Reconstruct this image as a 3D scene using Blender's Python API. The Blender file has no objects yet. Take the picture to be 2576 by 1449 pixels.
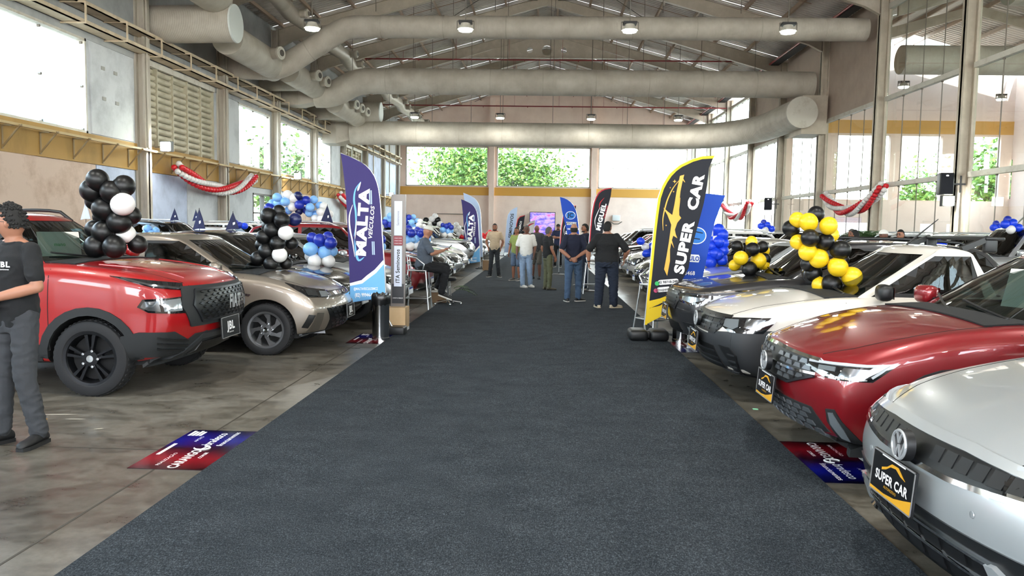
import bpy, bmesh, math, random
import numpy as np
from mathutils import Vector, Matrix, geometry
from mathutils.bvhtree import BVHTree
from math import sin, cos, pi, radians as R_

SC = bpy.context.scene
COL = SC.collection

# ------------------------------------------------------------------ camera
def set_camera():
    f, h = 1950.0, 1.60
    yaw, pitch, roll = 0.0391056, 0.0771711, 0.0165
    fw = Vector((-sin(yaw) * cos(pitch), cos(yaw) * cos(pitch), -sin(pitch)))
    r = Vector((cos(yaw), sin(yaw), 0)); u = r.cross(fw)
    r2 = r * cos(roll) + u * sin(roll); u2 = u * cos(roll) - r * sin(roll)
    cam = bpy.data.cameras.new('camera'); o = bpy.data.objects.new('camera', cam)
    COL.objects.link(o)
    m = Matrix((r2, u2, -fw)).transposed().to_4x4(); m.translation = (0, 0, h)
    o.matrix_world = m
    cam.sensor_width = 36; cam.lens = f / 2576 * 36; cam.clip_end = 400; cam.clip_start = 0.05
    SC.camera = o
set_camera()

# ------------------------------------------------------------------ world, exposure
W_ = bpy.data.worlds.new('sky'); SC.world = W_; W_.use_nodes = True
nt = W_.node_tree; nt.nodes.clear()
wo = nt.nodes.new('ShaderNodeOutputWorld'); bg = nt.nodes.new('ShaderNodeBackground')
tc = nt.nodes.new('ShaderNodeTexCoord'); sp = nt.nodes.new('ShaderNodeSeparateXYZ')
cr = nt.nodes.new('ShaderNodeValToRGB')
cr.color_ramp.elements[0].position = 0.0; cr.color_ramp.elements[0].color = (1.0, 0.97, 0.92, 1)
cr.color_ramp.elements[1].position = 0.55; cr.color_ramp.elements[1].color = (0.55, 0.75, 1.0, 1)
e = cr.color_ramp.elements.new(0.12); e.color = (0.95, 0.98, 1.0, 1)
nt.links.new(tc.outputs['Generated'], sp.inputs[0]); nt.links.new(sp.outputs['Z'], cr.inputs[0])
nt.links.new(cr.outputs[0], bg.inputs[0]); bg.inputs[1].default_value = 16.0
nt.links.new(bg.outputs[0], wo.inputs[0])
VS = SC.view_settings
SC.display_settings.display_device = 'sRGB'
VS.view_transform = 'Standard'; VS.look = 'None'; VS.gamma = 1.0; VS.use_curve_mapping = False
VS.exposure = 0.3
sun = bpy.data.lights.new('sun', 'SUN'); sun.energy = 14.0; sun.angle = 0.009; sun.color = (1.0, 0.95, 0.86)
so = bpy.data.objects.new('sun', sun); COL.objects.link(so)
so.rotation_euler = Vector((-0.2, 0.42, -0.88)).to_track_quat('-Z', 'Y').to_euler()
cy = SC.cycles
cy.use_denoising = True
cy.max_bounces = 10; cy.diffuse_bounces = 6; cy.glossy_bounces = 4; cy.transparent_max_bounces = 12
cy.transmission_bounces = 4; cy.caustics_reflective = False; cy.caustics_refractive = False
cy.sample_clamp_indirect = 6.0

# ------------------------------------------------------------------ materials
def lin(c):
    return c / 12.92 if c <= 0.04045 else ((c + 0.055) / 1.055) ** 2.4
def hexc(h):
    h = h.lstrip('#'); return tuple(lin(int(h[i:i + 2], 16) / 255) for i in (0, 2, 4)) + (1,)
MATS = {}
def mat(name, col='#808080', rough=0.5, metal=0.0, emit=None, es=1.0, coat=0.0, spec=0.5, build=None):
    if name in MATS: return MATS[name]
    m = bpy.data.materials.new(name); m.use_nodes = True
    t = m.node_tree; b = t.nodes['Principled BSDF']
    c = hexc(col) if isinstance(col, str) else tuple(col) + (1,)
    b.inputs['Base Color'].default_value = c
    b.inputs['Roughness'].default_value = rough; b.inputs['Metallic'].default_value = metal
    b.inputs['Specular IOR Level'].default_value = spec
    if coat: b.inputs['Coat Weight'].default_value = coat; b.inputs['Coat Roughness'].default_value = 0.03
    if emit:
        b.inputs['Emission Color'].default_value = hexc(emit); b.inputs['Emission Strength'].default_value = es
    if build: build(t, b)
    m.diffuse_color = c
    MATS[name] = m
    return m
def N(t, k, **kw):
    n = t.nodes.new(k)
    for a, v in kw.items(): setattr(n, a, v)
    return n
def noise(t, scale, detail=4, rough=0.6, coord='Object', stretch=None):
    tcn = N(t, 'ShaderNodeTexCoord'); n = N(t, 'ShaderNodeTexNoise')
    n.inputs['Scale'].default_value = scale; n.inputs['Detail'].default_value = detail; n.inputs['Roughness'].default_value = rough
    if stretch:
        mp = N(t, 'ShaderNodeMapping'); mp.inputs['Scale'].default_value = stretch
        t.links.new(tcn.outputs[coord], mp.inputs[0]); t.links.new(mp.outputs[0], n.inputs['Vector'])
    else: t.links.new(tcn.outputs[coord], n.inputs['Vector'])
    return n
def ramp(t, src, stops):
    r = N(t, 'ShaderNodeValToRGB'); e = r.color_ramp.elements
    while len(e) < len(stops): e.new(0.5)
    for i, (p, c) in enumerate(stops):
        e[i].position = p; e[i].color = hexc(c) if isinstance(c, str) else (c, c, c, 1)
    t.links.new(src, r.inputs[0]); return r
def mixc(t, fac, a, b, mode='MIX'):
    m = N(t, 'ShaderNodeMix', data_type='RGBA', blend_type=mode)
    if isinstance(fac, (int, float)): m.inputs[0].default_value = fac
    else: t.links.new(fac, m.inputs[0])
    for s, i in ((a, 6), (b, 7)):
        if isinstance(s, str): m.inputs[i].default_value = hexc(s)
        else: t.links.new(s, m.inputs[i])
    return m.outputs[2]
def bump(t, b, h, strength=0.3, dist=0.01):
    n = N(t, 'ShaderNodeBump'); n.inputs['Strength'].default_value = strength; n.inputs['Distance'].default_value = dist
    t.links.new(h, n.inputs['Height']); t.links.new(n.outputs[0], b.inputs['Normal'])
def weathered(c1, c2, scale=1.2, lo=0.45, hi=0.7, stretch=None):
    def f(t, b):
        n = noise(t, scale, 6, 0.65, stretch=stretch); r = ramp(t, n.outputs[0], [(lo, c1), (hi, c2)])
        t.links.new(r.outputs[0], b.inputs['Base Color'])
        n2 = noise(t, 60, 3); bump(t, b, n2.outputs[0], 0.15, 0.004)
    return f
def m_floor(t, b):
    n = noise(t, 0.35, 6, 0.6); n2 = noise(t, 2.6, 8, 0.7, stretch=(1.0, 1.6, 1)); n3 = noise(t, 14, 4, 0.7)
    a = ramp(t, n.outputs[0], [(0.35, '#57534b'), (0.52, '#757067'), (0.68, '#8b877f')])
    d = ramp(t, n2.outputs[0], [(0.38, '#6a6456'), (0.56, '#ffffff')])
    c = mixc(t, 0.55, a.outputs[0], d.outputs[0], 'MULTIPLY')
    s = ramp(t, n3.outputs[0], [(0.3, '#b8b0a0'), (0.6, '#ffffff')])
    c = mixc(t, 0.6, c, s.outputs[0], 'MULTIPLY')
    t.links.new(c, b.inputs['Base Color'])
    r = ramp(t, n2.outputs[0], [(0.3, 0.24), (0.7, 0.45)]); t.links.new(r.outputs[0], b.inputs['Roughness'])
    bump(t, b, n3.outputs[0], 0.08, 0.004)
def m_carpet(t, b):
    n = noise(t, 150, 4, 0.72, stretch=(1, .55, 1)); n2 = noise(t, 3.0, 5, 0.6, stretch=(1, 1.3, 1)); n4 = noise(t, 36, 4, 0.7, stretch=(1, 2.2, 1))
    a = ramp(t, n.outputs[0], [(0.34, '#282c30'), (0.52, '#3d4247'), (0.70, '#6e757b')])
    d = ramp(t, n2.outputs[0], [(0.3, '#c4c8cc'), (0.65, '#ffffff')])
    c = mixc(t, 0.7, a.outputs[0], d.outputs[0], 'MULTIPLY')
    d2 = ramp(t, n4.outputs[0], [(0.35, '#a9adb2'), (0.6, '#ffffff')])
    c = mixc(t, 0.7, c, d2.outputs[0], 'MULTIPLY')
    t.links.new(c, b.inputs['Base Color'])
    bump(t, b, n.outputs[0], 0.6, 0.006)
def m_duct(axis):
    def f(t, b):
        tcn = N(t, 'ShaderNodeTexCoord'); w = N(t, 'ShaderNodeTexWave', wave_type='BANDS', bands_direction=axis)
        w.inputs['Scale'].default_value = 5.5; w.inputs['Distortion'].default_value = 0.1
        t.links.new(tcn.outputs['Object'], w.inputs[0])
        n = noise(t, 1.6, 5, 0.6); r = ramp(t, n.outputs[0], [(0.35, '#b3ab9e'), (0.65, '#c6bfb3')])
        t.links.new(r.outputs[0], b.inputs['Base Color'])
        bump(t, b, w.outputs[1], 0.3, 0.012)
    return f
M = dict(
    floor=mat('polished_concrete', rough=0.35, build=m_floor),
    carpet=mat('grey_felt', rough=0.95, spec=0.1, build=m_carpet),
    steel=mat('beige_painted_steel', '#b8ae9e', 0.55, build=weathered('#b2a898', '#c2b8a8', 2.0)),
    steel_w=mat('white_painted_steel', '#c9c4b8', 0.5, build=weathered('#c9c5ba', '#a89f90', 3.0, .5, .8)),
    column=mat('stained_column', '#b5ad9e', 0.6, build=weathered('#bcb5a8', '#97897a', 2.2, .45, .75, (1, 1, .25))),
    wallw=mat('white_plaster', '#c9ccd0', 0.8, build=weathered('#cdd0d4', '#a9adb2', 0.9, .45, .72)),
    wallg=mat('grey_wall_upper', '#a9abac', 0.8, build=weathered('#b0b2b3', '#8e9091', 0.6, .4, .7)),
    peach=mat('peach_plaster', '#d8bfae', 0.8, build=weathered('#f0d9cb', '#e0c6b8', 0.7, .4, .75)),
    peach2=mat('peach_panel_dirty', '#cbb3a2', 0.8, build=weathered('#cdb6a6', '#a98f7c', 1.4, .5, .8)),
    bluepanel=mat('frosted_blue_panel', '#b9c4dc', 0.7, build=weathered('#bcc6dd', '#a3adc4', 1.5)),
    yellow=mat('ochre_band', '#a98446', 0.7, build=weathered('#a98446', '#8a6c38', 1.1, .45, .75, (1, 1, .4))),
    yellow2=mat('ochre_band_bright', '#cf9a45', 0.7),
    louver=mat('cream_louver', '#bdb59c', 0.5, build=weathered('#bfb8a2', '#a59c84', 2.0)),
    tray=mat('cable_tray_wood_beige', '#d0bea2', 0.55, build=weathered('#d8c7ac', '#b8a385', 2.5, .45, .75)),
    rail=mat('shelf_rail', '#b8a070', 0.55),
    roof=mat('corrugated_zinc', '#cfc9c2', 0.45, 0.25, build=weathered('#d8d1ca', '#bdb5ad', 0.8)),
    ductx=mat('duct_ribbed_cross', rough=0.55, build=m_duct('X')),
    ducty=mat('duct_ribbed_long', rough=0.55, build=m_duct('Y')),
    ducts=mat('duct_smooth', '#b1a99c', 0.5, build=weathered('#b4ac9f', '#a09888', 1.5)),
    ductcap=mat('duct_cap', '#d5dad8', 0.6),
    redpipe=mat('red_sprinkler_pipe', '#8a2a2c', 0.4),
    dark=mat('dark_void', '#0c0c0e', 0.7),
    blk=mat('black_plastic', '#141517', 0.45),
    blkm=mat('matte_black_plastic', '#1d1f21', 0.7),
    rub=mat('tyre_rubber', '#17171a', 0.75),
    chrome=mat('chrome', '#e4e6e8', 0.08, 1.0),
    alum=mat('brushed_aluminium', '#c9cbcc', 0.28, 0.9),
    wire=mat('steel_cable', '#6c655c', 0.5),
    badge=mat('bright_badge', '#d5d8db', 0.28, 0.55),
    lampon=mat('floodlight_glow', '#ffffff', emit='#f6ffe8', es=60),
)
def m_glass(name, tint, refl=1.0, rough=0.0, body=0.0, bodycol='#ffffff'):
    m = bpy.data.materials.new(name); m.use_nodes = True; t = m.node_tree; t.nodes.clear()
    o = N(t, 'ShaderNodeOutputMaterial'); tr = N(t, 'ShaderNodeBsdfTransparent'); g = N(t, 'ShaderNodeBsdfGlossy')
    lw = N(t, 'ShaderNodeLayerWeight'); lw.inputs[0].default_value = .5; pw = N(t, 'ShaderNodeMath', operation='POWER'); pw.inputs[1].default_value = 4.5
    fr = N(t, 'ShaderNodeMath', operation='MULTIPLY_ADD'); fr.inputs[1].default_value = .95; fr.inputs[2].default_value = .045; t.links.new(lw.outputs['Facing'], pw.inputs[0]); t.links.new(pw.outputs[0], fr.inputs[0])
    mx = N(t, 'ShaderNodeMixShader'); mu = N(t, 'ShaderNodeMath', operation='MULTIPLY'); mu.inputs[1].default_value = refl
    mu.use_clamp = True
    tr.inputs[0].default_value = hexc(tint); g.inputs['Roughness'].default_value = rough
    t.links.new(fr.outputs[0], mu.inputs[0]); t.links.new(mu.outputs[0], mx.inputs[0])
    src = tr.outputs[0]
    if body:
        d = N(t, 'ShaderNodeBsdfDiffuse'); d.inputs[0].default_value = hexc(bodycol)
        m2 = N(t, 'ShaderNodeMixShader'); m2.inputs[0].default_value = body
        t.links.new(tr.outputs[0], m2.inputs[1]); t.links.new(d.outputs[0], m2.inputs[2]); src = m2.outputs[0]
    t.links.new(src, mx.inputs[1]); t.links.new(g.outputs[0], mx.inputs[2]); t.links.new(mx.outputs[0], o.inputs[0])
    MATS[name] = m; return m
M['pane'] = m_glass('window_glass', '#f6faf9', .6, body=0.03)
M['paneR'] = m_glass('hall_glass', '#eef4f2', 0.7, body=0.03, bodycol='#c9b0a4')
M['carglass'] = m_glass('car_glass', '#8f9f9c', 1.1)
M['tint'] = m_glass('tinted_car_glass', '#30383a', 1.1)

# ------------------------------------------------------------------ mesh helpers
class MB:
    def __init__(s): s.v = []; s.f = []; s.m = []
    def add(s, vs, fs, mi=0):
        o = len(s.v); s.v += [tuple(p) for p in vs]; s.f += [tuple(i + o for i in f) for f in fs]; s.m += [mi] * len(fs); return s
    def box(s, x0, x1, y0, y1, z0, z1, mi=0):
        return s.add([(x, y, z) for z in (z0, z1) for y in (y0, y1) for x in (x0, x1)],
                     [(0, 2, 3, 1), (4, 5, 7, 6), (0, 1, 5, 4), (2, 6, 7, 3), (0, 4, 6, 2), (1, 3, 7, 5)], mi)
    def bar(s, p, q, w, h, up=(0, 0, 1), mi=0):
        p = Vector(p); q = Vector(q); d = (q - p).normalized(); up = Vector(up)
        if abs(d.dot(up)) > .98: up = Vector((1, 0, 0))
        a = d.cross(up).normalized() * w / 2; b = a.cross(d).normalized() * h / 2
        vs = [e + i * a + j * b for e in (p, q) for i, j in ((-1, -1), (1, -1), (1, 1), (-1, 1))]
        return s.add(vs, [(0, 1, 2, 3), (7, 6, 5, 4), (0, 4, 5, 1), (1, 5, 6, 2), (2, 6, 7, 3), (3, 7, 4, 0)], mi)
    def tube(s, pts, r, n=10, cap=True, mi=0):
        pts = [Vector(p) for p in pts]; rs = r if isinstance(r, (list, tuple)) else [r] * len(pts)
        rings = []; prev = None
        for i, p in enumerate(pts):
            d = (pts[min(i + 1, len(pts) - 1)] - pts[max(i - 1, 0)]).normalized()
            if prev is None:
                a = d.cross(Vector((0, 0, 1)) if abs(d.z) < .9 else Vector((1, 0, 0))).normalized()
            else: a = (prev - d * prev.dot(d)).normalized()
            prev = a; b = d.cross(a)
            k = 1.0
            if 0 < i < len(pts) - 1:
                c = (pts[i] - pts[i - 1]).normalized().dot(d); k = 1 / max(c, .6)
            rings.append([p + (a * cos(2 * pi * j / n) + b * sin(2 * pi * j / n)) * rs[i] * (k if k < 1.3 else 1.15) for j in range(n)])
        vs = [v for rg in rings for v in rg]
        fs = [(i * n + j, i * n + (j + 1) % n, (i + 1) * n + (j + 1) % n, (i + 1) * n + j) for i in range(len(pts) - 1) for j in range(n)]
        if cap: fs += [tuple(range(n - 1, -1, -1)), tuple((len(pts) - 1) * n + j for j in range(n))]
        return s.add(vs, fs, mi)
    def lathe(s, prof, n=20, c=(0, 0, 0), axis='z', mi=0, cap=False):
        vs = []
        for r, h in prof:
            for j in range(n):
                a = 2 * pi * j / n; x, y = r * cos(a), r * sin(a)
                vs.append({'z': (x, y, h), 'y': (x, h, y), 'x': (h, x, y)}[axis])
        vs = [(v[0] + c[0], v[1] + c[1], v[2] + c[2]) for v in vs]
        fs = [(i * n + j, i * n + (j + 1) % n, (i + 1) * n + (j + 1) % n, (i + 1) * n + j) for i in range(len(prof) - 1) for j in range(n)]
        if cap: fs += [tuple(range(n - 1, -1, -1)), tuple((len(prof) - 1) * n + j for j in range(n))]
        return s.add(vs, fs, mi)
    def prism(s, poly, fn, t0, t1, mi=0):
        n = len(poly); vs = [fn(a, b, t0) for a, b in poly] + [fn(a, b, t1) for a, b in poly]
        return s.add(vs, [tuple(range(n - 1, -1, -1)), tuple(range(n, 2 * n))] + [(i, (i + 1) % n, n + (i + 1) % n, n + i) for i in range(n)], mi)
    def ball(s, c, r, n=10, m=7, sc=(1, 1, 1), mi=0):
        prof = [(sin(pi * i / m), -cos(pi * i / m)) for i in range(m + 1)]
        vs = [(c[0] + r * sc[0] * a * cos(2 * pi * j / n), c[1] + r * sc[1] * a * sin(2 * pi * j / n), c[2] + r * sc[2] * h) for a, h in prof for j in range(n)]
        fs = [(i * n + j, i * n + (j + 1) % n, (i + 1) * n + (j + 1) % n, (i + 1) * n + j) for i in range(m) for j in range(n)]
        return s.add(vs, fs, mi)
    def mesh(s, name, mats, smooth=None, fix=True):
        me = bpy.data.meshes.new(name); me.from_pydata(s.v, [], s.f)
        for m in (mats if isinstance(mats, (list, tuple)) else [mats]): me.materials.append(m)
        me.polygons.foreach_set('material_index', s.m)
        if fix:
            bm = bmesh.new(); bm.from_mesh(me); bmesh.ops.remove_doubles(bm, verts=bm.verts, dist=1e-5)
            bmesh.ops.recalc_face_normals(bm, faces=bm.faces); bm.to_mesh(me); bm.free()
        shade(me, smooth); me.update(); return me
    def build(s, name, mats, parent=None, smooth=None, fix=True, loc=None):
        return link(name, s.mesh(name, mats, smooth, fix), parent, loc)
def shade(me, smooth):
    if smooth:
        me.polygons.foreach_set('use_smooth', [True] * len(me.polygons))
        if smooth is not True: me.set_sharp_from_angle(angle=R_(smooth))
def link(name, me, parent=None, loc=None):
    o = bpy.data.objects.new(name, me); COL.objects.link(o)
    if parent: o.parent = parent
    if loc: o.location = loc
    return o
def tag(o, label=None, cat=None, group=None, kind=None):
    if label: o['label'] = label
    if cat: o['category'] = cat
    if group: o['group'] = group
    if kind: o['kind'] = kind
    return o
def thing(name, label, cat, loc=(0, 0, 0), rz=0, group=None):
    o = bpy.data.objects.new(name, None); COL.objects.link(o); o.location = loc; o.rotation_euler = (0, 0, rz)
    o.empty_display_size = 0.1
    return tag(o, label, cat, group)
def struct(o): o['kind'] = 'structure'; return o
def sroot(name):
    o = bpy.data.objects.new(name, None); COL.objects.link(o); return struct(o)
def baked(o):
    """evaluate modifiers into the object's mesh"""
    dg = bpy.context.evaluated_depsgraph_get(); dg.update()
    me = bpy.data.meshes.new_from_object(o.evaluated_get(dg)); old = o.data; o.modifiers.clear(); o.data = me
    bpy.data.meshes.remove(old); return o
FONT_CACHE = {}
def text_mesh(s, size=1.0, bold=0.0, shear=0.0, cut=None, align='CENTER', width=1.0):
    """flat text mesh in the xy plane as (verts, faces)"""
    key = (s, bold, shear, cut, align, width)
    if key not in FONT_CACHE:
        cu = bpy.data.curves.new('txt', 'FONT'); cu.body = s; cu.size = 1.0; cu.offset = bold; cu.shear = shear
        cu.align_x = align; cu.align_y = 'CENTER'; cu.fill_mode = 'BOTH'; cu.resolution_u = 3; cu.space_character = 1.0 + bold * 2
        o = bpy.data.objects.new('txt', cu); COL.objects.link(o)
        dg = bpy.context.evaluated_depsgraph_get(); dg.update()
        me = bpy.data.meshes.new_from_object(o.evaluated_get(dg))
        bm = bmesh.new(); bm.from_mesh(me)
        for v in bm.verts: v.co.x *= width
        if cut:
            xs = [v.co.x for v in bm.verts] or [0]; ys = [v.co.y for v in bm.verts] or [0]
            for ax, lo, hi in ((0, min(xs), max(xs)), (1, min(ys), max(ys))):
                k = lo + cut
                while k < hi:
                    no = Vector((1, 0, 0)) if ax == 0 else Vector((0, 1, 0)); co = no * k
                    bmesh.ops.bisect_plane(bm, geom=bm.verts[:] + bm.edges[:] + bm.faces[:], plane_co=co, plane_no=no); k += cut
        bm.verts.index_update()
        FONT_CACHE[key] = ([tuple(v.co) for v in bm.verts], [tuple(v.index for v in f.verts) for f in bm.faces])
        bm.free(); COL.objects.unlink(o); bpy.data.objects.remove(o); bpy.data.curves.remove(cu); bpy.data.meshes.remove(me)
    vs, fs = FONT_CACHE[key]
    return [(x * size, y * size) for x, y, z in vs], fs
# ================================================================== SETTING
XL, XR, YF, YB = -12.7, 12.7, 67.0, -14.0
COLY = [24 + 6.05 * i for i in range(-6, 8)]          # -12.3 ... 66.35
EAVE, RIDGE = 10.5, 14.1
def zroof(x): return RIDGE - 0.27 * abs(x)

fl = MB().box(-40, 60, YB - 3, YF + 30, -0.2, 0.0); struct(fl.build('floor', M['floor']))
jt = MB()
for y in (-2, 5.25, 10, 16, 22, 28, 34): jt.box(-12.6, 12.6, y, y + .012, 0.0005, 0.0015)
for x in (-8.6, -2.5, 3.4, 8.8): jt.box(x, x + .014, -12, 66, 0.0005, 0.0016)
o = jt.build('joint', mat('floor_joint', '#3d382f', 0.7)); o.parent = bpy.data.objects['floor']; tag(o, 'dark saw-cut joint lines in the concrete floor')
# scuffs of paint on the floor near the red pickup
sc = MB(); rnd = random.Random(4)
for (x, y, l, a) in ((-4.0, 6.15, .34, .12), (-3.75, 6.02, .16, .1), (-4.5, 5.6, .28, -.1), (-3.4, 5.75, .07, .3), (-3.9, 4.95, .5, .02), (-4.9, 5.3, .1, .5)):
    pts = [(x + l * (i / 8 - .5) * cos(a), y + l * (i / 8 - .5) * sin(a)) for i in range(9)]
    w = [0.012 * (1 - abs(i / 4 - 1)) * (0.6 + rnd.random()) + .002 for i in range(9)]
    vs = [(p[0], p[1] - w[i], .003) for i, p in enumerate(pts)] + [(p[0], p[1] + w[i], .003) for i, p in enumerate(pts)]
    sc.add(vs, [(i, i + 1, 10 + i, 9 + i) for i in range(8)])
o = sc.build('paint_scuff', mat('scuff_paint', '#c9c3b4', 0.6), fix=False); o.parent = bpy.data.objects['floor']; o['kind'] = 'stuff'

# ---- carpet: strips with real folds
cp = tag(bpy.data.objects.new('carpet_runner', None), 'long dark grey felt carpet runner down the middle aisle', 'carpet'); COL.objects.link(cp)
rnd = random.Random(11)
folds = []
for i in range(95):
    y = 3.2 + (rnd.random() ** 1.4) * 30; x = rnd.uniform(-2.0, 1.7); L = rnd.uniform(.06, .45); a = rnd.choice([rnd.gauss(0, .25), rnd.gauss(.7, .3)])
    folds.append((x, y, a, L, rnd.uniform(.02, .05), rnd.uniform(.004, .011)))
folds += [(0.15, 11.6, .95, .9, .05, .02), (0.45, 10.6, .9, .8, .05, .018), (.75, 12.0, .8, .5, .05, .015), (.3, 9.1, .5, .5, .04, .012), (1.0, 8.6, 1.0, .5, .05, .012), (-.25, 8.0, .9, .4, .04, .012)]
def strip(x0, x1, y0, y1, zoff, nm):
    ny = []; y = y0
    while y < y1: ny.append(y); y += 0.035 + max(0, y - 6) * 0.006
    ny.append(y1); nx = 44
    X = np.linspace(x0, x1, nx + 1); Y = np.array(ny); gx, gy = np.meshgrid(X, Y)
    z = np.full_like(gx, zoff)
    z += 0.0015 * np.sin(gx * 5 + gy * 1.3) * np.sin(gy * 2.1) + .0015
    for fx, fy, a, L, w, h in folds:
        if fy < y0 - 1 or fy > y1 + 1: continue
        dx, dy = gx - fx, gy - fy; u = dx * cos(a) + dy * sin(a); v = -dx * sin(a) + dy * cos(a)
        z += h * np.exp(-(u / L) ** 2 * 2 - (v / w) ** 2)
    ed = np.minimum(gx - x0, x1 - gx); z = np.where(ed < .02, zoff + .001, z)
    vs = np.stack([gx, gy, z], -1).reshape(-1, 3).tolist(); m = nx + 1
    fs = [(i * m + j, i * m + j + 1, (i + 1) * m + j + 1, (i + 1) * m + j) for i in range(len(ny) - 1) for j in range(nx)]
    mb = MB(); mb.add(vs, fs)
    r = len(ny) - 1   # skirt
    mb.add([(x0, y0, 0), (x1, y0, 0), (x1, y0, zoff), (x0, y0, zoff)], [(0, 1, 2, 3)])
    o = mb.build(nm, M['carpet'], cp, smooth=True, fix=False); return o
strip(-2.17, -0.19, 0.6, 62, .006, 'carpet_strip'); strip(-0.19, 1.83, 0.6, 13.35, .008, 'carpet_strip'); strip(-0.19, 1.835, 13.355, 62, .0055, 'carpet_strip')

# ---- left wall
wl = sroot('wall_left')
def bx(name, parent, m, *a):
    return MB().box(*a).build(name, m, parent)
# lower wall runs the whole length under the ochre band
lw = MB(); lw.box(XL - .3, XL - .02, YB, 12.0, 0, 3.2); lw.box(XL - .3, XL - .02, 19.0, 33.6, 0, 3.2); lw.box(XL - .3, XL - .02, 37.2, YF, 0, 3.2); lw.box(XL - .3, XL - .02, 33.6, 37.2, 2.95, 3.2); lw.box(XL - .3, XL - .02, 12, 19, 0, 1.6)
lw.build('lower_wall', M['wallw'], wl)
for y0, y1, m in ((17.4, 21.6, M['peach2']), (21.65, 23.7, M['bluepanel']), (24.4, 27.2, M['bluepanel']), (27.25, 29.8, M['wallw']), (30.5, 33.4, M['wallw']), (38, 42, M['peach2']), (42.6, 48, M['wallw']), (48.6, 54, M['peach']), (54.7, 60, M['wallw'])):
    bx('wall_panel', wl, m, XL - .02, XL + .03, y0, y1, 0.0, 3.19)
bx('ochre_band', wl, M['yellow'], XL - .3, XL + .06, YB, 66.8, 3.2, 4.02)
uw = MB()
wins = [(-13, -7), (-5.5, 0), (1.0, 5.6), (7.0, 11.6), (12.2, 21.3), (32.0, 35.75), (36.45, 41.95), (42.9, 45.9)]
louv = [(24.15, 29.55), (48.35, 50.9), (51.2, 53.6)]
ops = sorted(wins + louv); y = YB
for a, b in ops + [(YF, YF)]:
    if a > y: uw.box(XL - .3, XL, y, a, 4.02, 6.6)
    y = b
uw.build('upper_wall', M['wallw'], wl)
bx('wall_head', wl, M['wallg'], XL - .3, XL + .02, YB, YF, 6.6, 10.75)
for y0, y1 in ((21.45, 23.7), (30.4, 31.95), (46, 48.1)):
    bx('wall_panel', wl, M['wallw'], XL, XL + .05, y0, y1, 4.05, 6.55)
for y0, y1 in ((54.6, 57.3), (57.4, 60.2), (60.7, 63.3), (63.4, 66.2)):
    bx('wall_panel', wl, M['bluepanel'], XL, XL + .05, y0, y1, 4.05, 6.9)
    MB().box(XL + .02, XL + .12, y1 - .1, y1, 3.9, 9.5).build('panel_batten', M['steel'], wl)
# square fixing sockets on the white panel
for (y, z) in ((21.95, 5.9), (22.6, 5.88), (21.98, 5.05), (22.66, 5.02)): bx('socket_plate', wl, mat('socket_grey', '#9b9a95', .5), XL + .05, XL + .07, y, y + .17, z, z + .1)
# windows with frames, mullions and open sun-bleached panes
for i, (a, b) in enumerate(wins):
    w = sroot('window_%d' % (i + 1))
    fr = MB(); t = .07
    fr.box(XL - .2, XL + .02, a, a + t, 4.02, 6.6); fr.box(XL - .2, XL + .02, b - t, b, 4.02, 6.6); fr.box(XL - .2, XL + .02, a, b, 6.53, 6.6); fr.box(XL - .2, XL + .02, a, b, 4.02, 4.09)
    fr.build('window_frame', M['steel_w'], w)
    n = max(1, round((b - a) / 1.9)); st = (b - a - 2 * t) / n
    for k in range(n):
        MB().box(XL - .1, XL - .09, a + t + k * st, a + t + (k + 1) * st - .004, 4.09, 6.53).build('pane', M['pane'], w)
    for k in range(n + 1):
        for z in (4.13, 5.3, 6.48): MB().lathe([(.035, XL - .12), (.035, XL - .05)], 8, (0, a + t + k * st, z), 'x', cap=True).build('glass_clamp', M['wire'], w)
# concrete-and-louver scrap opening low on the left
w = sroot('window_9'); fr = MB()
for y in (12, 14.2, 16.4, 17.4): fr.box(XL - .25, XL, y, y + .16, 1.6, 3.2)
for z in (1.6, 2.2, 2.75): fr.box(XL - .22, XL - .03, 12, 17.5, z, z + .12)
fr.build('window_frame', M['peach2'], w)
bx('back_panel', w, M['wallw'], XL - .9, XL - .85, 11, 19, 1.6, 2.6)
# louvers
def louver(a, b, nc):
    r = sroot('trim_1'); nr = 12; cw = (b - a) / nc; rh = (6.55 - 4.05) / nr
    MB().box(XL - .28, XL - .25, a, b, 4.0, 6.6).build('back_panel', M['dark'], r)
    me = {}
    for c in range(nc):
        for k in range(nr):
            tilt = 1.0 if (c * 7 + k * 3) % 11 else .55
            if tilt not in me:
                prof = [(.0, .0), (.10 * tilt, .02), (.17 * tilt, .08), (.185 * tilt, .15), (.16 * tilt, .2)]
                mb = MB(); n = len(prof); vs = []
                for yy in (0, cw - .05): vs += [(px, yy, pz) for px, pz in prof]
                for yy in (0, cw - .05): vs += [(px - .018, yy, pz - .012) for px, pz in prof]
                fs = [(i, i + 1, n + i + 1, n + i) for i in range(n - 1)] + [(2 * n + i, 3 * n + i, 3 * n + i + 1, 2 * n + i + 1) for i in range(n - 1)] + [(i, i + 1, 2 * n + i + 1, 2 * n + i) for i in range(n - 1)] + [(n + i, n + i + 1, 3 * n + i + 1, 3 * n + i) for i in range(n - 1)] + [(0, n, 3 * n, 2 * n), (n - 1, 2 * n - 1, 4 * n - 1, 3 * n - 1)]
                mb.add(vs, fs); me[tilt] = mb.mesh('louver_blade', M['louver'], 40)
            link('louver_blade', me[tilt], r, (XL - .2, a + c * cw + .04, 4.05 + k * rh))
    for c in range(nc + 1): MB().box(XL - .2, XL + .03, a + c * cw - .025, a + c * cw + .02, 4.0, 6.6).build('louver_post', M['louver'], r)
    MB().box(XL - .1, XL + .08, a, b, 6.56, 6.74).build('head_rail', M['steel_w'], r)
    return r
louver(24.15, 29.55, 5); louver(48.35, 50.9, 3); louver(51.2, 53.6, 3)
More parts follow.
